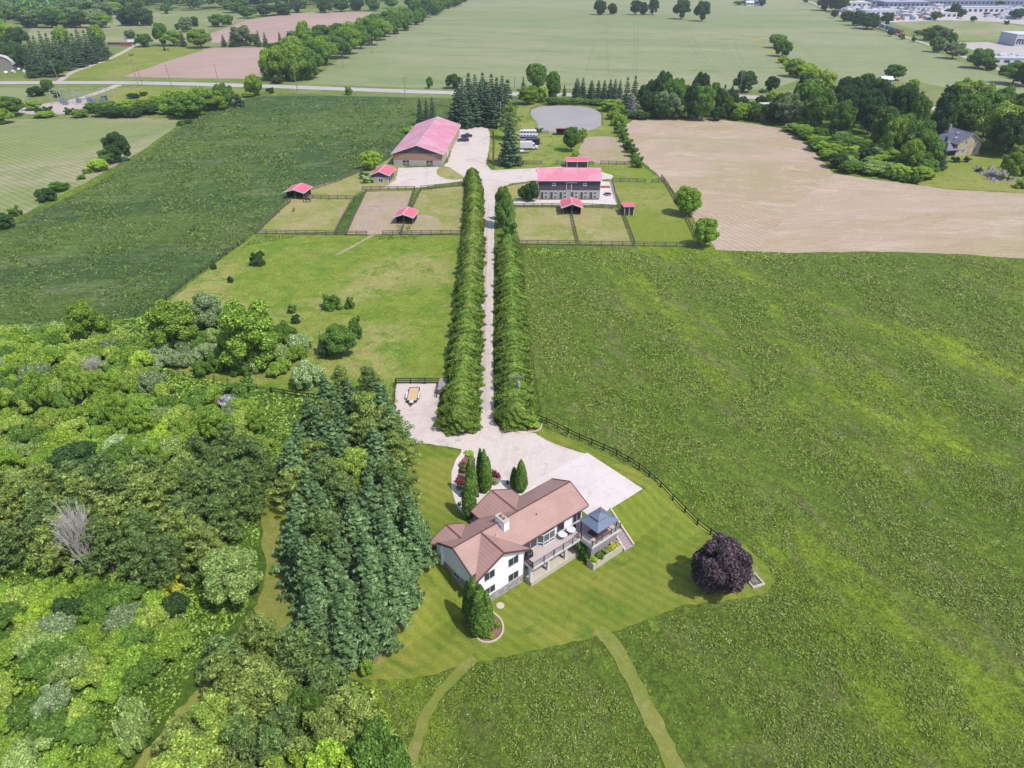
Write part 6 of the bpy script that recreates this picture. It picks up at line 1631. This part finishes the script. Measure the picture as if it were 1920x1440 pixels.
def box_trailer(px, py, L, Wd, H, mat, label, band=None, rz=0.0, name='horse_trailer', tongue=1):
    x, y = GG(px, py)
    e = empty(name, (x, y, 0), rz, label, 'trailer', 'trailers parked right of the big spruce')
    k = MB(); k.prism([(-Wd / 2, .5), (-Wd / 2, H - .15), (-Wd / 2 + .2, H), (Wd / 2 - .2, H), (Wd / 2, H - .15), (Wd / 2, .5)], 'x', -L / 2, L / 2); b = k.build('body', W_[mat], e, bevel=.05)
    if band:
        MB().box(-L / 2 + .1, L / 2 - .1, -Wd / 2 - .02, -Wd / 2, 1.0, 1.75).build('side_band', W_[band], b)
    k = MB()
    for i in range(int(L / 1.3)): k.box(-L / 2 + .5 + i * 1.3, -L / 2 + 1.1 + i * 1.3, -Wd / 2 - .03, -Wd / 2, H - .7, H - .35)
    k.build('window', W_['glass'], b)
    wheels(e, (-.1, .8), (-Wd / 2 + .05, Wd / 2 - .05), .35)
    k = MB(); k.bar((L / 2, -.5, .55), (L / 2 + 1.2 * tongue, 0, .5), .1); k.bar((L / 2, .5, .55), (L / 2 + 1.2 * tongue, 0, .5), .1); k.cyl((L / 2 + .9, 0, 0), (L / 2 + .9, 0, .6), .04); k.build('drawbar', W_['black'], e)
    return e
box_trailer(990, 255, 7.0, 2.3, 2.6, 'white', 'white horse trailer farthest back beside the big spruce', 'darkgrey')
box_trailer(991, 263, 7.6, 2.3, 2.7, 'palemetal', 'pale horse trailer with dark side, second from the back', 'navy')
box_trailer(999, 271, 5.6, 2.3, 2.5, 'carblack', 'black trailer behind the white box van', None)
vx, vy = GG(991, 280)
v = empty('box_van', (vx, vy, 0), 0, 'white box van parked between the trailers', 'van')
k = MB(); k.box(-3.4, 1.5, -1.15, 1.15, .7, 3.1); k.build('cargo_box', W_['white'], v, bevel=.05)
k = MB(); k.prism([(1.5, .45), (1.5, 2.5), (2.3, 2.45), (2.9, 1.5), (3.7, 1.25), (3.8, .45)], 'y', -1.0, 1.0); c_ = k.build('cab', W_['white'], v, bevel=.06)
k = MB(); k.poly([(2.34, -.9, 2.4), (2.34, .9, 2.4), (2.94, .9, 1.52), (2.94, -.9, 1.52)], [(0, 1, 2, 3)]); k.box(1.8, 2.4, -1.02, -1.0, 1.5, 2.2); k.build('windscreen', W_['glass'], c_)
wheels(v, (-2.2, 2.8), (-.95, .95), .42)
for s_ in (-.7, .7): MB().box(3.78, 3.83, s_ - .15, s_ + .15, .8, 1.0).build('headlight', W_['palemetal'], v)
fx_, fy_ = GG(984, 287)
t = empty('flatbed_trailer', (fx_, fy_, 0), R(4), 'small low trailer in front of the white box van', 'trailer', 'trailers parked right of the big spruce')
k = MB(); k.box(-2.2, 1.8, -.9, .9, .5, .62); k.build('deck', W_['greywood'], t); k = MB(); k.box(-2.0, -.4, -.8, .8, .62, 1.15); k.build('load', W_['white'], t, bevel=.1); wheels(t, (-.3,), (-.95, .95), .32)
k = MB(); k.bar((1.8, 0, .5), (3.0, 0, .45), .1); k.build('drawbar', W_['black'], t)
# the flatbed utility trailer by the house
tx, ty = GG(775, 745)
t = empty('flatbed_trailer', (tx, ty, 0), R(-90), 'flatbed trailer with light timber deck parked on the gravel bay', 'trailer')
MB().box(-2.35, 2.0, -.86, .86, .5, .58).build('deck', W_['plank'], t)
k = MB()
for s_ in (-.9, .9): k.box(-2.35, 2.0, s_ - .05, s_ + .05, .4, .66)
k.box(-2.4, -2.32, -.9, .9, .4, .66); k.box(2.0, 2.08, -.9, .9, .4, .66); k.build('frame', W_['black'], t)
wheels(t, (-.35, .5), (-1.06, 1.06), .34)
for s_ in (-1, 1):
    k = MB(); k.prism([(-.95, .5), (-.7, .8), (.85, .8), (1.1, .5), (1.02, .5), (.8, .74), (-.66, .74), (-.88, .5)], 'y', min(s_ * .93, s_ * 1.22), max(s_ * .93, s_ * 1.22)); k.build('fender', W_['white'], t)
k = MB(); k.bar((2.0, -.7, .5), (3.2, 0, .48), .1); k.bar((2.0, .7, .5), (3.2, 0, .48), .1); k.box(3.1, 3.4, -.08, .08, .42, .58); k.cyl((2.9, 0, 0), (2.9, 0, .8), .05); k.build('drawbar', W_['black'], t)
MB().box(2.15, 2.75, -.35, .35, .53, .75).build('tool_box', W_['white'], t, bevel=.03)
# grey compost bin beside the hedge
cx, cy = GG(829, 731)
b = empty('compost_bin', (cx, cy, 0), R(-8), 'sloping grey timber bin between the parking bay and the left hedge', 'bin')
k = MB(); k.prism([(-1.6, 0), (-1.6, .9), (1.6, 1.35), (1.6, 0)], 'x', -.65, .65); k.build('box', W_['greywood'], b)
for i in range(3): MB().poly([(-.72, -1.68 + i * 1.12, .93 + i * .16), (.72, -1.68 + i * 1.12, .93 + i * .16), (.72, -.6 + i * 1.12, 1.08 + i * .16), (-.72, -.6 + i * 1.12, 1.08 + i * .16), (-.72, -1.68 + i * 1.12, .98 + i * .16), (.72, -1.68 + i * 1.12, .98 + i * .16), (.72, -.6 + i * 1.12, 1.13 + i * .16), (-.72, -.6 + i * 1.12, 1.13 + i * .16)],
                                 [(0, 3, 2, 1), (4, 5, 6, 7), (0, 1, 5, 4), (1, 2, 6, 5), (2, 3, 7, 6), (3, 0, 4, 7)]).build('lid', W_['greycon'], b)
# things by the stable
x, y = GG(1139, 366)
k = MB(); k.cyl((0, 0, 0), (0, 0, .6), 1.25, n=24); wt = empty('water_trough', (x, y, 0), 0, 'round dark water trough on the concrete right of the stable', 'trough')
k.build('tank', W_['greycon'], wt); MB().cyl((0, 0, .6), (0, 0, .61), 1.12, n=24).build('water', W_['darkgrey'], wt)
x, y = GG(1133, 352); tag(MB().box(-1.9, 1.9, -.5, .5, 0, .6).build('hay_pile', W_['rust'], None, (x, y, .02), bevel=.2), 'low reddish pile on the concrete right of the stable', 'pile')

# ================================================================== HORSES
def horse(px, py, rz, mat, label, graze=True):
    x, y = GG(px, py)
    e = empty('horse', (x, y, hz(x, y)), rz, label, 'horse', 'horses in the left paddock')
    V = [((0, 0, 1.25), .30), ((.45, 0, 1.27), .30), ((.78, 0, 1.32), .24), ((-.45, 0, 1.27), .30), ((-.75, 0, 1.22), .2)]
    E = [(0, 1), (1, 2), (0, 3), (3, 4)]
    def add(p, r, par): V.append((p, r)); E.append((par, len(V) - 1)); return len(V) - 1
    hd = [((1.05, 0, 1.25), .17), ((1.28, 0, .95), .13), ((1.42, 0, .62), .12), ((1.5, 0, .35), .085), ((1.52, 0, .12), .06)] if graze else [((1.0, 0, 1.55), .17), ((1.2, 0, 1.85), .13), ((1.38, 0, 2.0), .12), ((1.6, 0, 1.85), .085), ((1.78, 0, 1.72), .06)]
    p = 2
    for c, r in hd: p = add(c, r, p)
    for s_ in (-1, 1):
        a = add((.6, s_ * .17, .95), .12, 1); b = add((.6, s_ * .17, .52), .065, a); c = add((.6, s_ * .17, .1), .045, b); add((.64, s_ * .17, .02), .06, c)
        a = add((-.62, s_ * .17, .95), .14, 3); b = add((-.5, s_ * .17, .78), .1, a); c = add((-.72, s_ * .17, .5), .06, b); d = add((-.66, s_ * .17, .1), .045, c); add((-.62, s_ * .17, .02), .06, d)
    me = bpy.data.meshes.new('body'); me.from_pydata([v[0] for v in V], E, [])
    o = link('body', me, None, e)
    sk = o.modifiers.new('skin', 'SKIN')
    if not me.skin_vertices: 
        bm = bmesh.new(); bm.from_mesh(me); bm.verts.layers.skin.verify(); bm.to_mesh(me); bm.free()
    for i, (c, r) in enumerate(V): me.skin_vertices[0].data[i].radius = (r, r)
    me.skin_vertices[0].data[0].use_root = True
    sb_ = o.modifiers.new('sub', 'SUBSURF'); sb_.levels = 1; sb_.render_levels = 1
    me.materials.append(mat)
    k = MB(); k.bar((-.85, 0, 1.25), (-1.0, 0, .95), .1, .12); k.bar((-1.0, 0, .95), (-.98, 0, .5), .12, .12); k.build('tail', W_['darkgrey'], e)
    k = MB(); k.bar((.9, 0, 1.45), (1.2, 0, 1.15) if graze else (1.1, 0, 1.95), .05, .16); k.build('mane', W_['darkgrey'], e)
    return e
horse(578, 380, R(185), plain('black horse coat', rgb(48, 44, 46), .6, .3, .1), 'black horse grazing beside the left red-roofed shelter')
horse(552, 397, R(-80), plain('chestnut horse coat', rgb(206, 150, 104), .7, .2, .1), 'chestnut horse standing on the grass of the left paddock', False)

# ================================================================== FAR BUILDINGS
def wbox(name, label, cat, px, pb, w, d, h, mat, roof=None, rz=0.0, kind='flat', windows=True, group=None, wmat='glass', wrows=1):
    x, y = GG(px, pb)
    e = empty(name, (x, y, 0), rz, label, cat, group)
    MB().box(-w / 2, w / 2, 0, d, 0, h).build('wall', W_[mat], e)
    if kind == 'flat':
        k = MB(); k.box(-w / 2 - .3, w / 2 + .3, -.3, d + .3, h, h + .5); k.build('roof', W_[roof or 'palemetal'], e)
    else:
        k = MB(); k.prism([(-.8, h), (d / 2, h + d * .3), (d + .8, h), (d + .8, h - .2), (d / 2, h + d * .3 - .3), (-.8, h - .2)], 'x', -w / 2 - .6, w / 2 + .6); k.prism([(.05, h), (d / 2, h + d * .27), (d - .05, h)], 'x', -w / 2 + .02, w / 2 - .02); k.build('roof', W_[roof or 'slate'], e)
    if windows:
        n = max(2, int(w / 6))
        for r_ in range(wrows):
            for i in range(n):
                c = -w / 2 + w * (i + .5) / n
                MB().box(c - w / n * .28, c + w / n * .28, -.06, 0, h * (.35 + .0 * r_), h * .75).build('window', W_[wmat], e)
    return e
wbox('field_shed', 'small white-roofed shed beside a round tree across the road', 'shed', 1663, 157, 6.0, 5, 2.4, 'white', 'white', 0, 'gable', True)
wbox('roadside_house', 'pale house half hidden by trees at the road', 'house', 1424, 218, 11, 8, 3.2, 'white', 'palemetal', R(4), 'gable')
wbox('roadside_shed', 'small grey-roofed outbuilding beside the road behind trees', 'shed', 1470, 197, 7, 6, 3, 'greycon', 'palemetal', R(6), 'gable')
wbox('farm_outbuilding', 'small white outbuilding at the end of the farm track', 'shed', 249, 86, 6.5, 5, 3, 'white', 'palemetal', 0, 'gable')
wbox('farm_outbuilding', 'reddish stack and lean-to left of the small white outbuilding', 'shed', 236, 87, 7, 4, 2.6, 'rust', 'greywood', 0, 'flat', False)
wbox('lean_to', 'long low brown log pile beside the farm track', 'log pile', 218, 86, 14, 3, 1.8, 'greywood', 'darkgrey', 0, 'flat', False)
x, y = GG(-2, 134)
qb = empty('arched_barn', (x, y, 0), R(20), 'arched white-roofed barn at the left edge of the photo', 'barn')
k = MB(); pr = [(-9, 0), (-9, 4)] + [(9 * -math.cos(a), 4 + 5.4 * math.sin(a)) for a in [math.pi * i / 12 for i in range(1, 12)]] + [(9, 4), (9, 0)]
k.prism(pr, 'y', 0, 26); k.build('wall', W_['greywood'], qb)
k = MB(); o_ = [(9.4 * -math.cos(a), 3.6 + 6.2 * math.sin(a)) for a in [math.pi * i / 14 for i in range(15)]]; i_ = [(9.05 * -math.cos(a), 3.6 + 5.85 * math.sin(a)) for a in [math.pi * i / 14 for i in range(15)]]
k.prism(o_ + i_[::-1], 'y', -.6, 26.5); k.build('roof', W_['white'], qb)
rng = random.Random(8); 
for i, (px, pb) in enumerate(((12, 139), (26, 137), (37, 133), (46, 136))):
    x, y = GG(px, pb); s_ = empty('wrapped_bale', (x, y, 0), rng.uniform(0, 3), '%swhite wrapped bale from the left beside the arched barn' % (ORD[i] if i else 'first '), 'bale', 'white bales beside the arched barn')
    MB().cyl((-.9, 0, .95), (.9, 0, .95), .95, n=16).build('wrap', W_['white'], s_)
x, y = GG(311, 95)
tr_ = empty('tractor', (x, y, 0), R(20), 'dark old tractor at the edge of the ploughed field', 'tractor')
k = MB(); k.box(-.4, 2.2, -.5, .5, .9, 1.7); k.box(-1.4, -.3, -.8, .8, .9, 1.4); k.build('body', W_['rust'], tr_, bevel=.08); k = MB(); k.box(-1.3, -.1, -.7, .7, 1.4, 2.8); k.build('cab', W_['glass'], tr_, bevel=.05)
for x_, r_ in ((-.9, .85), (1.7, .5)):
    for s_ in (-.95, .95): MB().cyl((x_, s_ - .2, r_), (x_, s_ + .2, r_), r_, n=16).build('wheel', W_['rubber'], tr_)
x, y = GG(247, 104)
tp = empty('trampoline', (x, y, 0), 0, 'round black trampoline on the grass beside the farm track', 'trampoline')
MB().cyl((0, 0, .85), (0, 0, .9), 2.2, n=24).build('mat', W_['black'], tp)
for i in range(6): a = i * 1.047; MB().cyl((2.0 * math.cos(a), 2.0 * math.sin(a), 0), (2.0 * math.cos(a), 2.0 * math.sin(a), .85), .05, n=6).build('leg', W_['galv'], tp)
# substation
x, y = GG(140, 197)
ss = empty('substation', (x, y, 0), 0, 'outdoor electricity substation of steel gantries beside the service track', 'substation')
rng = random.Random(3)
for i in range(7):
    k = MB(); a = -12 + i * 4.4; b = rng.uniform(0, 8); h = rng.uniform(5, 8.5)
    k.bar((a, b, 0), (a, b, h), .22); k.bar((a + 3.6, b, 0), (a + 3.6, b, h), .22); k.bar((a, b, h), (a + 3.6, b, h), .2); k.bar((a, b, h * .7), (a + 3.6, b, h * .7), .14)
    for q in range(4): k.cyl((a + .5 + q * .85, b, h), (a + .5 + q * .85, b, h + .7), .1, n=6)
    k.build('gantry', W_['galv'], ss)
for i in range(6):
    a, b = -10 + i * 4.1, rng.uniform(-2, 9); k = MB(); k.box(a, a + 2.2, b, b + 1.6, 0, 2.2)
    for q in (.4, 1.1, 1.8): k.cyl((a + q, b + .8, 2.2), (a + q, b + .8, 3.3), .13, n=6)
    k.build('transformer', W_['bluegrey'], ss)
# freight train
a = G(1604, 38); b = G(1726, 79); L_ = math.hypot(b[0] - a[0], b[1] - a[1]); ang = math.atan2(b[1] - a[1], b[0] - a[0])
start = 0.30
def rail_wagon(i, mat, label, red=False):
    s_ = L_ * .34 + i * 17.2; x, y = a[0] + (b[0] - a[0]) * s_ / L_, a[1] + (b[1] - a[1]) * s_ / L_
    e = empty('rail_wagon', (x, y, .3), ang, label, 'rail wagon', 'wagons of the freight train')
    k = MB(); k.prism([(-1.0, .9), (-1.55, 2.0), (-1.55, 3.9), (-1.1, 4.5), (1.1, 4.5), (1.55, 3.9), (1.55, 2.0), (1.0, .9)], 'x', -7.6, 7.6); k.build('hopper', W_[mat], e)
    k = MB(); k.box(-7.9, 7.9, -.5, .5, .7, .95); k.build('underframe', W_['black'], e)
    wheels(e, (-6.6, -5.0, 5.0, 6.6), (-.75, .75), .45, .15)
for i, (m_, lb) in enumerate((('palemetal', 'farthest pale grey wagon of the train on the railway'), ('galv', 'second grey hopper wagon of the train on the railway'), ('palemetal', 'third pale hopper wagon of the train on the railway'), ('bluegrey', 'fourth blue-grey hopper wagon of the train'), ('bluegrey', 'fifth blue-grey hopper wagon of the train'), ('rust', 'nearest red-brown wagon at the near end of the train'))):
    rail_wagon(i, m_, lb)
# industrial estate
IND = [('long low building with rows of dark windows at the top right corner', 1850, 11, 330, 24, 7, 'bluegrey', 'palemetal', 0), ('pale flat warehouse left of centre in the industrial estate', 1650, 31, 36, 22, 6, 'white', 'palemetal', 2), ('blue-grey roofed works building at the far left of the estate', 1698, 16, 60, 22, 8, 'bluegrey', 'palemetal', 0),
       ('white flat building beyond the estate road', 1842, 26, 52, 20, 7, 'white', 'palemetal', -2), ('white house-like building beside a dark tree group', 1773, 35, 24, 14, 6, 'white', 'white', 0), ('small white building at the far edge of the yard', 1735, 22, 26, 14, 5, 'white', 'palemetal', 0),
       ('pale warehouse farthest left beside the railway', 1610, 14, 34, 18, 6, 'palemetal', 'white', 3), ('low white workshop at the bottom of the right yard', 1905, 122, 46, 10, 4, 'white', 'palemetal', -8), ('long grey shed at the top of the estate', 1700, 2, 110, 24, 8, 'greycon', 'bluegrey', 0)]
for lb, px, pb, w, d, h, m1, m2, rz in IND: wbox('warehouse', lb, 'warehouse', px, pb, w, d, h, m1, m2, R(rz))
mb = wbox('warehouse', 'pale warehouse with two large dark letters on its wall at the right edge', 'warehouse', 1941, 87, 34, 26, 8.5, 'palemetal', 'white', R(-4), 'flat', False)
cu = bpy.data.curves.new('lettering', 'FONT'); cu.body = 'mi'; cu.size = 7.5; cu.extrude = .06; cu.offset = .18
o = bpy.data.objects.new('lettering', cu)
lm = bpy.data.meshes.new_from_object(o); bpy.data.objects.remove(o)
o = link('lettering', lm, None, mb, (-16.2, -.1, 1.8)); o.rotation_euler = (R(90), 0, 0); lm.materials.clear(); lm.materials.append(W_['black'])
def clutter(name, label, poly, n, seed, mats, sz, hh):
    pts = scatter(poly, n, sz * 1.2, seed); rng = random.Random(seed)
    k = MB()
    for x, y in pts:
        a_, b_, h_ = rng.uniform(.5, 1.3) * sz, rng.uniform(.4, .8) * sz, rng.uniform(*hh); k.box(x - a_, x + a_, y - b_, y + b_, 0, h_)
    tag(k.build(name, W_[mats]), label, 'yard goods', None, 'stuff')
P1 = [(1575, 24), (1620, 6), (1770, 8), (1755, 36), (1672, 40), (1630, 38)]
clutter('yard_goods', 'white stacks and parked vehicles all over the industrial yard', P1, 120, 1, 'white', 4.5, (1.5, 3.5))
clutter('yard_goods', 'reddish stacks of goods in the industrial yard', P1, 70, 2, 'rust', 4.5, (1.0, 2.4))
clutter('yard_goods', 'blue-grey containers standing in the industrial yard', P1, 70, 3, 'bluegrey', 4.5, (1.5, 3.6))
clutter('yard_goods', 'rows of pale parked trailers beyond the estate road', [(1850, 34), (1860, 14), (2100, 10), (2100, 42), (1930, 40)], 120, 4, 'palemetal', 4.5, (1.5, 3.4))
clutter('yard_goods', 'dark parked vehicles and stacks beyond the estate road', [(1810, 28), (1860, 12), (2100, 8), (2100, 40), (1930, 38)], 60, 5, 'darkgrey', 4, (1.2, 2.4))
clutter('yard_goods', 'pale goods along the edge of the lower right yard', [(1872, 116), (1876, 104), (2000, 110), (2000, 124)], 22, 6, 'white', 2.6, (1, 3))
wbox('far_house', 'small far house among trees at the top of the wheat field', 'house', 1418, 10, 22, 12, 5, 'bluegrey', 'slate', 0, 'gable')
wbox('far_house', 'tiny white shed left of the far house', 'shed', 1406, 11, 10, 8, 4, 'white', 'white', 0, 'gable')
zone('round the far house beyond the wheat', 'trees round the far house', [('Td', 1428, 11, -2, 14), ('Bm', 1385, 9, 2, 20), ('Bm', 1396, 9, 0, 16), ('Td', 1510, 6, -4, 10)])
# ================================================================== GROUND COVER
CLEAR = [(480, 1130), (525, 1150), (470, 1230), (400, 1330), (330, 1420), (270, 1520), (180, 1520), (270, 1400), (335, 1310), (395, 1210)]
cover('undergrowth', 'dense rank undergrowth between the shrubs on the left', [[(-60, 640), (0, 618), (200, 606), (285, 590), (300, 690), (430, 722), (600, 745), (560, 800), (520, 900), (490, 960), (480, 1100), (440, 1200), (340, 1340), (230, 1480), (-80, 1500)]],
      31, L['under'], 34, .18, (0.05, .7), fall=95, holes=(CLEAR,))
cover('undergrowth', 'rank growth under the conifers at the bottom edge', [[(400, 1280), (470, 1200), (545, 1200), (640, 1270), (700, 1290), (745, 1380), (765, 1500), (300, 1500)]], 33, L['olive'], 30, .22, (0.05, .8), fall=95)
LAWN = [(752, 830), (820, 838), (865, 846), (1000, 860), (1097, 851), (1007, 816), (1012, 798), (1100, 834), (1200, 882), (1290, 953), (1345, 1000), (1400, 1024), (1440, 1060), (1455, 1090), (1442, 1114), (1400, 1124), (1340, 1132), (1280, 1138),
        (1210, 1167), (1152, 1188), (1050, 1212), (950, 1234), (860, 1252), (800, 1270), (740, 1277), (660, 1277)]
MP1 = [(855, 1252), (838, 1268), (800, 1312), (775, 1362), (757, 1420), (745, 1520), (775, 1520), (790, 1430), (805, 1370), (828, 1318), (862, 1275), (880, 1248)]
MP2 = [(1128, 1190), (1165, 1262), (1205, 1345), (1242, 1430), (1285, 1520), (1330, 1520), (1285, 1430), (1242, 1345), (1198, 1262), (1155, 1188)]
cover('meadow_grass', 'tall uncut meadow grass right of the hedge and below the lawn', [[(982, 470), (1310, 468), (1345, 473), (1480, 478), (1700, 477), (1920, 488), (2010, 500), (2150, 1560), (700, 1560), (690, 1290), (760, 1280), (860, 1254), (1000, 1225), (1150, 1190), (1280, 1140), (1440, 1114), (1455, 1090), (1400, 1024), (1290, 953), (1200, 882), (1100, 834), (1018, 800), (1005, 700), (990, 560)]],
      35, L['meadow'], 52, .135, (0.0, .36), aspect=.32, holes=(LAWN, MP1, MP2), fall=90, up=.9, patch=True)
cover('meadow_tussocks', 'pale seeding grass tussocks in drifts across the big right meadow', [[(990, 480), (1310, 478), (1480, 484), (1700, 482), (1920, 492), (2010, 504), (2150, 1560), (700, 1560), (700, 1296), (760, 1288), (860, 1260), (1000, 1232), (1150, 1196), (1280, 1146), (1440, 1120), (1462, 1090), (1404, 1020), (1294, 948), (1204, 876), (1104, 828), (1024, 796), (1012, 700), (996, 560)]],
      45, L['tussock'], 15, .16, (.1, .5), aspect=.34, holes=(LAWN, MP1, MP2), fall=100, up=.5, patch=True)
cover('hay_grass', 'tall dark hay grass of the big field on the left', [[(349, 233), (410, 200), (500, 182), (640, 184), (846, 188), (846, 222), (786, 232), (742, 283), (700, 312), (640, 332), (560, 354), (530, 378), (479, 436), (453, 455), (390, 500), (283, 580), (200, 602), (0, 618), (-60, 622), (-60, 480), (70, 402), (205, 332)]],
      36, L['hay'], 9, .34, (0.0, .3), aspect=.3, fall=150, up=1.0, patch=True)
cover('pasture_weeds', 'scattered weeds and tussocks on the grazed pasture', [[(490, 442), (862, 444), (868, 560), (846, 716), (742, 718), (690, 738), (600, 736), (560, 690), (570, 640), (420, 560), (340, 560), (400, 505), (460, 460)]], 37, L['olive'], 4, .15, (0, .25), up=.7, patch=True)
cover('white_flowers', 'white wild flowers scattered over the pasture', [[(690, 590), (760, 585), (800, 660), (790, 700), (690, 690), (670, 640)], [(560, 650), (600, 690), (590, 720), (540, 700)], [(470, 520), (560, 560), (480, 570)]], 38, L['white'], .5, .09, (.1, .35), up=1)
cover('lane_weeds', 'tall weeds growing in the lane between the paddocks', [[(630, 440), (648, 402), (672, 360), (684, 358), (668, 400), (650, 440)], [(776, 360), (788, 360), (772, 392), (764, 392)], [(742, 424), (772, 424), (765, 440), (745, 440)], [(700, 441), (790, 444), (780, 450), (705, 450)], [(484, 441), (560, 444), (520, 452), (470, 460), (440, 475)]], 39, L['mid'], 8, .22, (.05, .8))
cover('field_margin', 'rough weeds along the near edge of the right paddock fence', [[(985, 464), (1305, 467), (1480, 476), (1480, 492), (1150, 492), (990, 478)]], 40, L['meadow'], 6, .22, (.05, .5), fall=150, patch=True)
# ================================================================== AIR
hb = MB(); hb.box(-7000, 7000, -300, 8900, -4.5, 80.0)
kz = bpy.data.materials.new('haze'); kz.use_nodes = True
kt = kz.node_tree; kt.nodes.remove(kt.nodes['Principled BSDF'])
pv = kt.nodes.new('ShaderNodeVolumePrincipled'); pv.inputs['Color'].default_value = (.82, .88, 1, 1); pv.inputs['Density'].default_value = .00012; pv.inputs['Anisotropy'].default_value = .2
kt.links.new(pv.outputs[0], kt.nodes['Material Output'].inputs['Volume'])
tag(hb.build('haze', kz), None, None, None, 'stuff')
